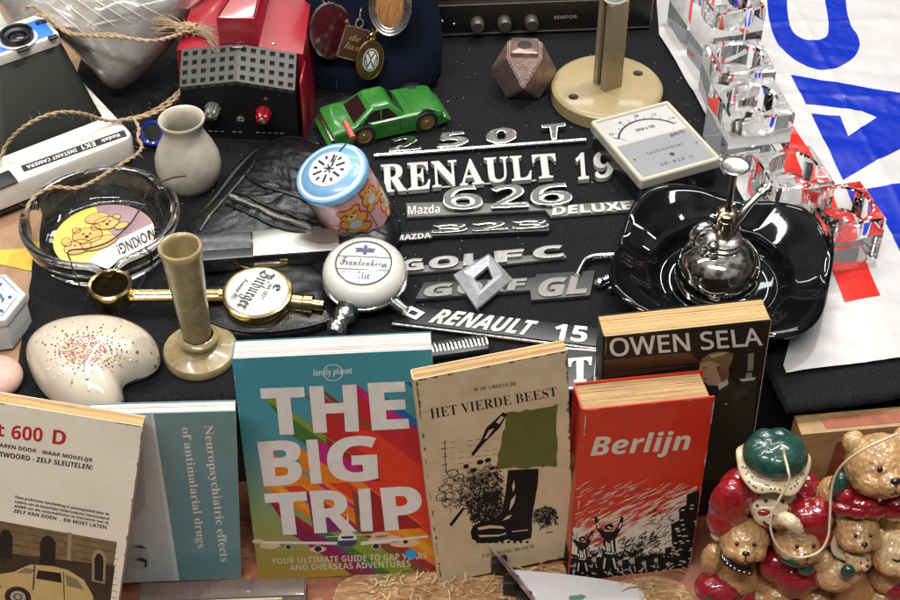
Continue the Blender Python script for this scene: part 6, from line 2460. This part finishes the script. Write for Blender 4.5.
words(t, 'black_lettering', INK, [('AREN DOOR - WAAR MOGELIJK', ((-1, 448), (92, 463), (93, 458.5), (-.5, 443)), {'st': 'sansb'}), ('TWOORD - ZELF SLEUTELEN!', ((-1, 456.5), (92, 470), (93, 465), (-.5, 451.5)), {'st': 'sansb'}),
                                  ('Deze praktische handleiding is samengesteld door de', ((15, 499), (109, 516.5), (109.5, 513), (15.5, 495.5)), {'st': 'sansb'}), ('experts van de Koninklijke Nederlandsche Toeristenbond', ((14.5, 503.5), (108.5, 521), (109, 517.5), (15, 500)), {'st': 'sansb'}),
                                  ('ANWB van die automobilisten te instrueren wat zij', ((14, 508), (108, 525), (108.5, 521.5), (14.5, 504.5)), {'st': 'sansb'}), ('ZELF KAN DOEN ... EN MOET LATEN.', ((13.5, 512.5), (107.5, 529.5), (108, 526), (14, 509)), {'st': 'sansb'})], .03)
b = MB()
Hm = 18.8
def fm(pts, z, mi):
    P = clip([xy(on(t, *p)) for p in pts], .06, .06, 10.95, Hm)
    if len(P) > 2:
        b.flat(P, z, mi)
fm([(-60, 510), (117, 542), (106, 620), (-60, 620)], .012, 0)
# stone courses, arches, dark plinth, car
for k_ in range(9):
    fm([(-60, 519 + k_ * 6.5 - 9), (117, 546 + k_ * 6.5), (117, 546.5 + k_ * 6.5), (-60, 519.6 + k_ * 6.5 - 9)], .0125, 1)
fm([(68, 532), (72, 533), (70, 575), (66, 575)], .013, 2)
fm([(-60, 545), (115, 566), (108, 620), (-60, 620)], .0132, 1)
for x, y, w_, h_ in ((6, 531, 7, 26), (48, 537, 8, 30), (99, 551, 7, 30)):
    fm([(x - w_, y + h_), (x - w_, y + 5), (x - w_ * .6, y), (x, y - 2), (x + w_ * .6, y + 1), (x + w_, y + 6), (x + w_ - 1, y + h_ + 3)], .0134, 2 if x > 90 else 4)
    fm([(x - w_ * .65, y + h_ - 1), (x - w_ * .65, y + 8), (x - w_ * .3, y + 3), (x + w_ * .1, y + 2.5), (x + w_ * .5, y + 5), (x + w_ * .65, y + 9), (x + w_ * .55, y + h_ + 1)], .0138, 4)
carp = [(-20, 575), (0, 574), (14, 572), (22, 568), (31, 564.5), (52, 566), (68, 570), (84, 580), (93, 596), (95, 620), (-20, 620)]
fm(carp, .015, 3)
fm([(17, 573), (25, 568), (36, 569.5), (31, 573.5)], .016, 5)
fm([(38, 570), (61, 573), (62, 583), (36, 578.5)], .016, 4)
fm([(65, 574), (78, 580), (84, 590), (67, 586)], .016, 5)
fm([(34, 565), (35.5, 565), (34, 590), (32.5, 590)], .0162, 1)
fm([(63, 572), (64, 572), (65, 600), (64, 600)], .0162, 1)
c_ = xy(on(t, 18, 597))
for r_, mi in ((.85, 1), (.72, 4), (.5, 6), (.28, 4), (.2, 6)):
    P = clip(circ(c_.x, c_.y, r_, 30), .06, .06, 10.95, Hm)
    if len(P) > 2:
        b.flat(P, .0165 + .0004 * (1 - r_), mi)
fm([(-8, 585), (2, 585), (2, 588), (-8, 588)], .0164, 2)
b.build('car_picture', [pm('photo_stone', (0.17, 0.12, 0.06), var=.3), pm('photo_dark_stone', (0.035, 0.028, 0.018), var=.4), pm('photo_pale_stone', (0.28, 0.22, 0.12)), pm('photo_car_yellow', (0.52, 0.38, 0.15)), pm('photo_black', (0.012, 0.012, 0.010)), pm('photo_glass', (0.20, 0.17, 0.10)), pm('photo_chrome', (0.35, 0.32, 0.25))], t, smooth=False)

# ---- old taped book under the felt edge at the right
t = book('taped_album', 'old rust red album with brown taped corners under the felt edge', (23.4, -11.6, -13), rad(6), rad(0), rad(.5), 14, 11.6, 1.7, mat('rust_red_cover', (0.19, 0.045, 0.018), .5, var=.25, ns=.6, bump=.01, bs=4), mat('rust_red_top', (0.28, 0.08, 0.04), .6, var=.3, ns=.6), spine_r=.08, ct=.07)
b = MB()
TAPE = mat('brown_packing_tape', (0.33, 0.20, 0.09), .42, var=.25, ns=.6, bump=.02, bs=3)
b.flat([(0, 10.5), (14, 10.9), (14, 11.62), (0, 11.6)], .014)
b.flat([(0.02, 0), (2.0, 0), (2.6, 10.9), (.02, 11.0)], .016)
b.add([(0, 11.62, -1.7), (14, 11.64, -1.7), (14, 11.64, -.0), (0, 11.62, 0)], [(0, 3, 2, 1)])
b.add([(-.014, 0, 0), (-.014, 0, -1.7), (-.014, 11.6, -1.7), (-.014, 11.6, 0)], [(0, 3, 2, 1)])
b.build('packing_tape', TAPE, t, smooth=False)
b = MB()
b.flat([(2.2, 11.2), (8.5, 11.2), (8.5, 11.25), (2.2, 11.25)], .02)
b.add([(1.6, 11.66, -1.2), (8.0, 11.66, -1.35), (8.2, 11.66, -.3), (1.8, 11.66, -.3)], [(0, 3, 2, 1)])
b.build('red_label', mat('rust_red_top', (0.28, 0.08, 0.04), .6), t, smooth=False)
b = MB()
for k_ in range(26):
    y = .4 + k_ * .42
    b.box((-.01, y, -.06), (.12, .22, .14), .04, seg=1)
b.build('stitching', mat('pale_stitching', (0.22, 0.20, 0.17), .6), t)

# ---- rubbed edges and corners, stains: wear with a shape of its own on each cover
rnd = random.Random(77)


def rubbed(t, w, h, m, amt=.12, n=60, z=.0135, x0=.02):
    """ragged little bare patches along the four edges of a cover, thickest at the corners"""
    b = MB()
    for k_ in range(n):
        s_ = rnd.random()
        side = rnd.choice('tblrlr')
        if rnd.random() < .45:
            s_ = rnd.choice((0, 1)) + (1 if s_ < .5 else -1) * 0
            s_ = abs(s_ - abs(rnd.gauss(0, .05)))
        ln, dp = rnd.uniform(.1, .9), amt * rnd.uniform(.15, 1)
        P = []
        for i in range(7):
            u = i / 6
            P.append((u * ln, dp * math.sin(math.pi * u) * rnd.uniform(.4, 1.1)))
        Q = []
        for u, d in [(0, 0)] + P + [(ln, 0)]:
            if side == 't':
                Q.append((x0 + s_ * (w - ln - .04) + u, h - .012 - d))
            elif side == 'b':
                Q.append((x0 + s_ * (w - ln - .04) + u, .012 + d))
            elif side == 'l':
                Q.append((x0 + d, .02 + s_ * (h - ln - .04) + u))
            else:
                Q.append((w - .012 - d, .02 + s_ * (h - ln - .04) + u))
        Q = clip(Q, x0, .01, w - .01, h - .01)
        if len(Q) > 2:
            b.flat(Q, z + .00003 * k_)
    return b.build('rubbed_edges', m, t, smooth=False)


BARE = mat('bare_cover_board', (0.50, 0.46, 0.40), .8, var=.2, ns=4)
BARED = mat('brown_scuffed_edge', (0.17, 0.105, 0.05), .8, var=.3, ns=4)
for o in [o for o in list(col.objects) if o.parent is None and o.name.split('.')[0] in ('travel_guide', 'boot_novel', 'war_book', 'dark_paperback', 'thesis_booklet', 'car_manual')]:
    n0 = o.name
    w, h, m, amt, n, z, x0 = {'travel_guide': (12.8, 18.5, BARE, .05, 40, .056, .08), 'boot_novel': (9.7, 20.3, BARED, .2, 130, .026, .16), 'war_book': (8.76, 16.1, BARE, .13, 70, .040, .26),
                              'dark_paperback': (11.0, 18.8, BARE, .05, 46, .034, .18), 'thesis_booklet': (9.06, 16.6, BARE, .035, 24, .034, .07), 'car_manual': (11.0, 18.9, BARED, .08, 60, .034, .08)}[n0]
    rubbed(o, w, h, m, amt, n, z, x0)

# ================================================================ FRONT GROUND
# ---- wood wool
rnd = random.Random(4)
STRAW = mat('pale_wood_shaving', (0.62, 0.46, 0.24), .6, var=.25, ns=2)
STRAWB = mat('tan_wood_wool', (0.36, 0.20, 0.09), .85, var=.5, ns=3, bump=.12, bs=4, stretch=(.5, 1.6, 1), wear=((0.52, 0.37, 0.19), .45, 3))
def inpoly(x, y, poly):
    c_ = False
    for i in range(len(poly)):
        (x1, y1), (x2, y2) = poly[i - 1], poly[i]
        if (y1 > y) != (y2 > y) and x < (x2 - x1) * (y - y1) / (y2 - y1) + x1:
            c_ = not c_
    return c_
regs = [[(359, 574), (446, 572), (470, 580), (560, 566), (575, 590), (664, 578), (668, 612), (359, 612)], [(669, 574), (688, 568), (694, 612), (669, 612)]]
b = MB()
for rg in regs[:1]:
    P = [at(*p, -13) for p in rg]
    P = curve([V((p.x, p.y, 0)) for p in P], 9)
    rr_ = [[(p[0], p[1], -12.95) for p in P], [(p[0] + .25 * fnoise(i, 2, 1.3), p[1] + .25 * fnoise(i, 7, 1.3), -12.8) for i, p in enumerate(P)]]
    b.rings(rr_, 1)
for k_ in range(760):
    rg = rnd.choice((regs[0], regs[0], regs[0], regs[1]))
    x, y = rnd.uniform(355, 690), rnd.uniform(560, 612)
    if not inpoly(x, y, rg):
        continue
    p = at(x, y, -12.62 + rnd.uniform(0, .22))
    a, tr = rnd.uniform(0, 6.28), rnd.choice((.1, .14, .2, .3, .5, .9))
    sp = rnd.uniform(.5, 4.8) * min(1, .3 / tr)
    n_ = 9
    tl = V((rnd.uniform(-.5, .5), rnd.uniform(-.5, .5), 0))
    pl = []
    for i in range(n_):
        f_ = i / (n_ - 1)
        an = a + sp * f_
        pl.append(p + V((tr * math.cos(an), tr * math.sin(an), .12 * math.sin(an * 1.3) + .1 * f_)) + tl * f_ * tr * 3)
    k2 = rnd.uniform(.35, 1.0)
    b.tube(pl, [k2 * q_ for q_ in (.03, .045, .05, .055, .055, .055, .05, .045, .03)], 4, 0 if rnd.random() < .6 else 1, flatten=.5)
tag(b.build('wood_wool', [STRAW, STRAWB], ang=60), kind='stuff')

# ---- leaflet
c = at(530, 580, -12.6)
t = thing('leaflet', 'open folded leaflet with red edge and small pictures lying before the beige book', 'leaflet', c, 0)
Lf = FR[t].inverted()
LW = mat('leaflet_paper', (0.60, 0.585, 0.59), .4, var=.05, ns=.4, coat=.2)
def g(px, py, z):
    return Lf @ at(px, py, z)
def sheetq(b, A, B, C_, D, n=8, sag=0.0, th=.03, mi=0):
    """curved sheet A-B (near edge) D-C (far edge)"""
    top, bot = [], []
    for j in range(n + 1):
        r_ = []
        for i in range(n + 1):
            u, v_ = i / n, j / n
            p = A.lerp(B, u).lerp(D.lerp(C_, u), v_)
            r_.append(p + V((0, 0, sag * math.sin(math.pi * u))))
        top.append(r_)
    vs = [p for r_ in top for p in r_]
    k_ = n + 1
    m_ = len(vs)
    vs += [p - V((0, 0, th)) for p in vs]
    fs = [(j * k_ + i, j * k_ + i + 1, (j + 1) * k_ + i + 1, (j + 1) * k_ + i) for j in range(n) for i in range(n)]
    fs += [tuple(q_ + m_ for q_ in f_[::-1]) for f_ in fs]
    b.add(vs, fs, mi)
b = MB()
sheetq(b, g(546, 612, -12.2), g(652, 618, -12.6), g(641, 586, -12.6), g(514, 570, -11.6), sag=.25)
b.build('flat_page', LW, t, ang=80)
b = MB()
sheetq(b, g(536, 606, -9.6), g(546, 612, -12.2), g(514, 570, -11.6), g(487, 544, -9.6), sag=.1)
b.build('raised_page', LW, t, ang=80)
b = MB()
for k_, (c_, u0, u1) in enumerate((('red_leaflet_print', .10, .42), ('violet_leaflet_print', .55, .72))):
    A, B, C_, D = g(536, 606, -9.6), g(546, 612, -12.2), g(514, 570, -11.6), g(487, 544, -9.6)
    for v0, v1 in (((.0, .30), (.34, .62), (.66, .86)) if k_ == 0 else ((.2, .42), (.5, .72))):
        q = [A.lerp(B, u).lerp(D.lerp(C_, u), v_) + V((.02, 0, .14)) for u, v_ in ((u0, v0), (u1, v0), (u1, v1), (u0, v1))]
        b.add(q, [(0, 1, 2, 3)], k_)
b.build('stripe_print', [pm('red_leaflet_print', (0.40, 0.03, 0.025)), pm('violet_leaflet_print', (0.16, 0.08, 0.26))], t, smooth=False)
b = MB()
def lp(px, py, rx, ry, mi, seed):
    r2 = random.Random(seed)
    c_ = g(px, py, -12.0)
    vs = []
    for i in range(18):
        a = 2 * math.pi * i / 18
        k_ = r2.uniform(.75, 1.15)
        p = g(px + rx * k_ * math.cos(a), py + ry * k_ * math.sin(a), -12.0)
        vs.append(p)
    b.add([v + V((0, 0, .05)) for v in vs], [tuple(range(18))[::-1]], mi)
lp(545, 583, 9, 6.5, 0, 1)
lp(543, 582, 5, 3.5, 1, 2)
lp(549, 586, 3, 2.2, 2, 3)
lp(577, 598, 9, 3.0, 3, 4)
b.build('small_pictures', [pm('pic_brown', (0.10, 0.04, 0.025)), pm('pic_pink', (0.45, 0.22, 0.16)), pm('pic_cream', (0.6, 0.45, 0.3)), pm('pic_green', (0.10, 0.25, 0.18))], t, smooth=False)
b = MB()
for px, py in ((499, 564), (511, 585), (524, 601)):
    p = g(px, py, -11.6)
    b.box(p, (1.1, .8, 1.3), .1, M=None)
b.build('black_tabs', BLACKPL, t)

# ---- brown frame at the bottom edge
q = [at(141, 583, -11.3), at(305, 577, -11.3)]
R = math.atan2(q[1].y - q[0].y, q[1].x - q[0].x)
t = thing('picture_frame', 'dark brown leather covered frame lying at the bottom edge before the teal booklet', 'frame', (q[0].x, q[0].y, -12.95), R)
Wf = (q[1] - q[0]).length
BRL = mat('brown_frame_leather', (0.115, 0.080, 0.068), .36, var=.2, ns=1.2, stretch=(4, .4, 1), coat=.2, wear=((0.20, 0.15, 0.12), .3, 2))
b = MB()
bw = 1.5
for c_, d in (((Wf / 2, -bw / 2, .85), (Wf, bw, 1.6)), ((bw / 2, -4.6, .85), (bw, 6.1, 1.6)), ((Wf - bw / 2, -4.6, .85), (bw, 6.1, 1.6)), ((Wf / 2, -8.4, .85), (Wf, bw, 1.6))):
    b.box(c_, d, .06)
b.build('frame_border', BRL, t)
b = MB()
b.box((Wf / 2, -bw - .12, 1.3), (Wf - 2 * bw, .2, .5), .04)
b.build('cream_fillet', mat('cream_fillet_paint', (0.50, 0.42, 0.26), .4), t)
b = MB()
b.box((Wf / 2, -4.6, .3), (Wf - 2 * bw, 6.0, .3), .02)
b.build('backing_board', DARK, t)
b = MB()
b.box((Wf + .02, -3.5, .9), (.1, 6.8, 1.3), .03)
b.build('worn_edge', mat('worn_brown_edge', (0.16, 0.10, 0.05), .6, var=.5, ns=3), t)

# ================================================================ BEAR FIGURINES
FUR = mat('tan_glazed_resin', (0.40, 0.23, 0.095), .28, var=.3, ns=.9, coat=.55, bump=.06, bs=5, stretch=(1.3, .35, .45), sss=.05, wear=((0.56, 0.36, 0.16), .38, 1.6))
FUR2 = mat('pale_glazed_resin', (0.50, 0.33, 0.16), .34, var=.28, ns=.9, coat=.4, bump=.06, bs=5, stretch=(1.3, .35, .45), wear=((0.62, 0.48, 0.28), .4, 1.4))
RCL = mat('red_glaze', (0.23, 0.008, 0.014), .22, var=.3, ns=1.0, coat=.8, bump=.02, bs=3)
GCL = mat('dark_green_glaze', (0.012, 0.055, 0.04), .2, var=.35, ns=1.4, coat=.8, bump=.03, bs=3, wear=((0.04, 0.11, 0.09), .32, 2))
CRG = mat('cream_glaze', (0.58, 0.47, 0.30), .24, var=.12, ns=1.2, coat=.7, bump=.015, bs=4)
BKG = mat('black_glaze', (0.01, 0.009, 0.008), .18, coat=.6)
PLAID = mat('plaid_glaze', (0.26, 0.012, 0.02), .2, var=.2, coat=.8, wear=((0.012, 0.045, 0.03), .47, 1.1))


CARVE = bpy.data.textures.new('carved_strokes', 'CLOUDS')
CARVE.noise_scale = .0024
CARVE.noise_depth = 2


def soft(b, name, m, parent, vox=.09, it=4):
    """Melt the overlapping lumps into one skin."""
    o = b.build(name, m, parent, ang=180)
    r = o.modifiers.new('skin', 'REMESH')
    r.mode = 'VOXEL'
    r.voxel_size = vox * S
    r.use_smooth_shade = True
    s_ = o.modifiers.new('melt', 'SMOOTH')
    s_.iterations = it
    if name not in ('green_hat',):
        d_ = o.modifiers.new('carving', 'DISPLACE')
        d_.texture = CARVE
        d_.texture_coords = 'LOCAL'
        d_.strength = .16 * S if m in (FUR, FUR2) else .1 * S
        d_.mid_level = .5
    s_.factor = .6
    return o


def frame_at(p, yawd=0.0, tilt=40, roll=0.0):
    """Face frame: x right, y up, z out of the face."""
    R = Matrix.Rotation(rad(yawd), 4, 'Z') @ Matrix.Rotation(rad(90 - tilt), 4, 'X') @ Matrix.Rotation(rad(roll), 4, 'Z')
    return Matrix.Translation(p) @ R


YB = -17.6


def fig(name, label, px, py):
    c = atv(px, py, YB)
    return thing(name, label, 'figurine', (c.x, c.y, -13), 0)


def head(t, p, r, yawd=0, tilt=34, roll=0, name='small_bear', fur=None, extra=(), eyes=True, sleepy=False):
    """p is the head centre in the frame of t; extra = (centre, radii) lumps of the body."""
    fur = fur or FUR
    T = frame_at(p, yawd, tilt, roll)
    b = MB()
    b.ball((0, 0, 0), (r, r * .93, r * .92), M=T)
    b.ball((0, -.30 * r, .72 * r), (.46 * r, .38 * r, .46 * r), M=T)
    for sg in (-1, 1):
        b.ball((sg * .72 * r, .74 * r, -.05 * r), (.33 * r, .33 * r, .2 * r), M=T)
        b.ball((sg * .45 * r, -.28 * r, .45 * r), (.42 * r, .4 * r, .42 * r), M=T)
    for c_, rr_ in extra:
        b.ball(c_, rr_)
    o = soft(b, name, fur, t)
    b = MB(T)
    b.ball((0, -.12 * r, 1.14 * r), (.15 * r, .11 * r, .1 * r), n=14, m=8)
    b.build('nose', BKG, o)
    b = MB(T)
    b.tube([(0, -.22 * r, 1.165 * r), (0, -.42 * r, 1.13 * r)], .028 * r + .01, 6)
    b.tube([(-.2 * r, -.40 * r, 1.06 * r), (-.08 * r, -.5 * r, 1.1 * r), (0, -.43 * r, 1.13 * r), (.1 * r, -.5 * r, 1.1 * r), (.22 * r, -.38 * r, 1.05 * r)], .028 * r + .01, 6)
    b.build('mouth', BKG, o)
    for sg in (-1, 1):
        b = MB(T)
        if sleepy:
            b.tube([(sg * .18 * r, .14 * r, .93 * r), (sg * .33 * r, .07 * r, .90 * r), (sg * .48 * r, .14 * r, .80 * r)], .035 * r + .01, 6)
        else:
            b.ball((sg * .33 * r, .17 * r, .87 * r), (.085 * r, .1 * r, .07 * r), n=12, m=8)
        b.build('eye', BKG, o)
    for sg in (-1, 1):
        b = MB(T)
        b.ball((sg * .72 * r, .74 * r, .11 * r), (.2 * r, .2 * r, .07 * r), n=14, m=8)
        b.build('inner_ear', FUR2, o)
    return o, T


# ---- left group
t = fig('bear_figurine', 'glazed teddy bear group led by one in a green hat and red coat', 775, 590)
I = FR[t].inverted()
def q3(px, py, dy=0.0):
    return I @ atv(px, py, YB + dy)
k = 1 / 15.2
# tall figure: spotted head, red coat
b = MB()
hc = q3(770, 498, 1.3)
T = frame_at(hc, -4, 30)
b.ball((0, 0, 0), (1.75, 1.65, 1.6), M=T)
b.ball((-.1, -.75, 1.05), (1.15, .85, .9), M=T)
b.ball((-.7, -.3, .8), (.8, .7, .7), M=T)
b.ball((.7, -.3, .8), (.8, .7, .7), M=T)
tall = soft(b, 'tall_bear', CRG, t)
b = MB(T)
rnd = random.Random(9)
for x, y, z, r_ in ((.55, .35, 1.52, .13), (-.5, .35, 1.52, .13), (1.0, .1, 1.3, .09), (-1.0, -.05, 1.4, .1), (.35, -.95, 1.85, .08), (-.55, -1.0, 1.8, .1), (1.15, -.6, 1.2, .12), (.15, .1, 1.62, .07), (-.1, -.55, 1.98, .2)):
    b.ball((x, y, z), (r_, r_, .1), n=12, m=8)
b.build('black_spots', BKG, tall)
b = MB(T)
for P in ([(-.95, .0, 1.5), (-.6, -.15, 1.7), (-.3, -.75, 2.0), (-.55, -.55, 1.9)], [(-.6, -1.05, 1.7), (-.2, -1.3, 1.75), (.3, -1.1, 1.8), (-.1, -.95, 1.95)]):
    cc_ = sum((V(p) for p in P), V((0, 0, 0))) / 4
    b.ball(cc_, (.42, .24, .16), n=14, m=8)
b.build('red_patches', RCL, tall)
b = MB()
b.ball(q3(730, 505, .6), (1.35, 1.2, 2.3))
b.ball(q3(722, 520, .3), (1.0, 1.0, 1.3))
b.ball(q3(770, 520, 2.2), (3.2, 1.6, 3.2))
b.ball(q3(742, 488, 1.4), (1.5, 1.2, 1.6))
b.ball(q3(800, 500, 1.8), (1.6, 1.3, 2.4))
b.ball(q3(790, 560, 2.4), (4.6, 1.6, 3.0))
soft(b, 'red_coat', RCL, t)
b = MB()
b.ball(q3(719, 534, .1), (.55, .5, .5))
b.build('cream_paw', CRG, t)
hatc = q3(775, 455, 1.9)
b = MB()
b.ball(hatc, (2.08, 1.9, 1.25), n=40, m=24)
b.ball(hatc + V((.3, -.3, .25)), (1.5, 1.4, 1.15), n=30, m=18)
for k_ in range(7):
    a = 2 * math.pi * k_ / 7 + .3
    b.ball(hatc + V((1.02 * math.cos(a), .95 * math.sin(a), .08)), (1.05, .98, 1.12))
hat = soft(b, 'green_hat', GCL, t, .08)
b = MB(Matrix.Translation(q3(773, 463, 1.7)) @ Matrix.Rotation(rad(4), 4, 'X'))
def ruff(r_, z, a):
    w_ = math.sin(7 * a + .5) * .16 + math.sin(3 * a) * .1
    f_ = max(0, (r_ - 1.6)) / 1.0
    return r_ * (1 + .06 * math.sin(5 * a + 1) * f_), z + w_ * f_ * 1.4 + .35 * f_ * abs(math.cos(a)) ** 3
b.lathe([(1.5, .1), (1.7, .15), (2.05, 0), (2.3, -.2), (2.34, -.33), (2.25, -.42), (2.0, -.3), (1.6, -.2), (1.5, .1)], 84, wob=ruff)
brim = b.build('ruffled_brim', CRG, t, ang=80)
b = MB(Matrix.Translation(q3(773, 463, 1.7)) @ Matrix.Rotation(rad(4), 4, 'X'))
for i in range(26):
    a = rad(190 + 160 * i / 25) + rnd.uniform(-.06, .06)
    r_ = rnd.choice((1.9, 2.05, 2.2))
    f_ = r_ - 1.6
    z = .1 - .28 * f_ + (math.sin(7 * a + .5) * .16 + math.sin(3 * a) * .1) * f_ * 1.4 + .35 * f_ * abs(math.cos(a)) ** 3 + .03
    b.ball((r_ * (1 + .06 * math.sin(5 * a + 1) * f_) * math.cos(a), r_ * math.sin(a) * (1 + .06 * math.sin(5 * a + 1) * f_), z), (.07, .07, .05), n=8, m=6)
b.build('brim_dots', BKG, brim)
b = MB()
b.ball(q3(770, 474, .75), (1.0, .45, .4))
b.build('red_hat_band', RCL, t)

# small bear with bead necklace
hb_ = q3(744, 540, -.5)
o, T = head(t, hb_, 1.62, -8, 30, 4, 'necklace_bear', FUR, [(q3(736, 575, .1), (1.7, 1.4, 1.9)), (q3(712, 560, .2), (.75, .8, 1.5)), (q3(765, 582, -.2), (.8, .8, 1.2)), (q3(762, 600, -.6), (1.1, 1.0, 1.1))])
b = MB()
nk = curve([q3(722, 556, -1.5), q3(728, 563, -1.9), q3(738, 569, -2.1), q3(750, 572, -1.8)], 5, False)
b.tube(nk, .30, 10)
b.build('black_collar', BKG, o)
b = MB()
for p in nk[::2]:
    b.ball(p + V((0, -.26, .17)), .09, n=8, m=6)
b.build('silver_beads', CHROME, o)
b = MB()
b.ball(q3(718, 588, -.6), (1.6, 1.3, 1.25))
b.ball(q3(735, 597, -.6), (1.5, 1.2, 1.25))
soft(b, 'plaid_trousers', PLAID, o)

# small bear with drooping red cap
ho = q3(798, 542, -.9)
o, T = head(t, ho, 1.62, 6, 30, -4, 'capped_bear', FUR, [(q3(795, 575, -.2), (1.7, 1.3, 2.0)), (q3(776, 598, -.9), (1.0, .9, 1.1)), (q3(815, 600, -.9), (1.1, .9, 1.1))])
b = MB()
b.ball(q3(806, 515, -.2), (1.35, 1.3, 1.2))
b.ball(q3(816, 517, -.3), (1.15, 1.2, 1.5))
b.ball(q3(822, 535, -.9), (.75, .8, 1.0))
soft(b, 'red_cap', RCL, o)
b = MB()
b.tube(curve([q3(776, 524, -1.3), q3(783, 519, -1.9), q3(792, 523, -2.35), q3(800, 532, -2.4)], 5, False), [.3 + .2 * math.sin(math.pi * i / 15) for i in range(16)], 12)
soft(b, 'cream_cap_brim', CRG, o, .07, 3)
b = MB()
b.ball(q3(776, 566, -1.0), (1.1, .9, 1.2))
b.ball(q3(796, 578, -1.4), (1.3, .9, 1.3))
b.ball(q3(812, 574, -1.0), (.9, .9, 1.2))
soft(b, 'red_jumper', RCL, o)
b = MB()
b.tube(curve([q3(782, 557, -2.1), q3(795, 563, -2.5), q3(810, 562, -2.3)], 5, False), .3, 10)
b.ball(q3(806, 569, -2.25), (.55, .4, .5))
b.build('green_collar', GCL, o)

# ---- right group
t2 = fig('bear_figurine', 'glazed teddy bear group with one big tan bear and a small red bow', 870, 600)
I = FR[t2].inverted()
o, T = head(t2, q3(880, 466, .6), 2.25, 6, 34, 0, 'big_bear', FUR, [(q3(868, 530, 1.6), (3.0, 1.6, 3.6)), (q3(830, 500, 1.0), (1.1, 1.2, 1.9)), (q3(822, 520, .6), (.9, 1.0, 1.2)), (q3(900, 520, 1.2), (2.4, 1.5, 2.4))])
b = MB()
b.ball(q3(839, 487, .2), (.6, .7, 1.3))
b.ball(q3(846, 500, -.2), (.7, .7, 1.0))
soft(b, 'green_vest', GCL, o)
b = MB()
b.ball(q3(862, 503, -.7), (1.1, .7, .6))
b.ball(q3(846, 498, -.45), (.6, .6, .8))
b.ball(q3(895, 508, -.5), (1.1, .7, 1.0))
soft(b, 'red_scarf', RCL, o)
o, T = head(t2, q3(857, 532, -1.0), 1.45, 2, 30, 0, 'bow_bear', FUR, [(q3(852, 590, -.2), (1.8, 1.4, 2.4)), (q3(855, 552, -.6), (1.2, 1.0, 1.6))])
b = MB()
b.ball(q3(846, 508, -.9), (.95, .5, .5))
b.ball(q3(872, 511, -.9), (.95, .5, .55))
b.ball(q3(859, 511, -1.1), (.75, .5, .55))
soft(b, 'red_bow', RCL, o)
b = MB()
b.tube(curve([q3(826, 528, -.7), q3(833, 538, -1.2), q3(836, 550, -1.5), q3(846, 556, -1.6)], 5, False), .34, 10, flatten=.5)
b.build('white_ribbon', CRG, o)
o, T = head(t2, q3(858, 560, -1.9), .82, 25, 30, 0, 'baby_bear', FUR2, [(q3(836, 574, -1.5), (1.5, 1.1, 1.35)), (q3(850, 575, -1.9), (.7, .6, .7)), (q3(822, 560, -1.2), (.8, .8, .9))])
b = MB()
b.ball(q3(848, 572, -2.6), (.5, .4, .6))
b.build('green_bundle', GCL, o)
o, T = head(t2, q3(896, 553, -1.1), 1.7, 8, 30, 0, 'sleepy_bear', FUR2, [(q3(885, 597, -.6), (1.7, 1.3, 1.5)), (q3(890, 575, -.8), (1.3, 1.1, 1.5))], sleepy=True)
b = MB()
b.ball(q3(900, 588, -1.5), (1.0, .8, 1.1))
soft(b, 'red_mitten', RCL, o)

# ---- cream cord hanging over both groups
t = thing('hanging_cord', 'thin cream cord looped over the bears from green hat to big bear', 'cord', atv(800, 500, YB - 2), 0)
I = FR[t].inverted()
b = MB()
path = [(783, 448, .4), (785, 458, 0), (788, 470, -1.2), (789, 482, -1.6), (780, 498, -1.9), (771, 518, -2.3), (772, 535, -2.7), (780, 549, -3.0), (793, 556.5, -3.1), (806, 557, -3.1), (820, 551, -2.8), (828, 537, -2.4), (830, 515, -1.8), (831, 493, -1.2), (836, 474, -1.0), (848, 460, -1.3), (868, 447, -1.4), (888, 438, -1.0), (898, 434, -.4)]
b.tube(curve([I @ atv(p[0], p[1], YB + p[2]) for p in path], 6, False), .085, 8)
b.build('cream_string', mat('cream_string', (0.60, 0.50, 0.34), .6, var=.15, ns=6), t, ang=80)
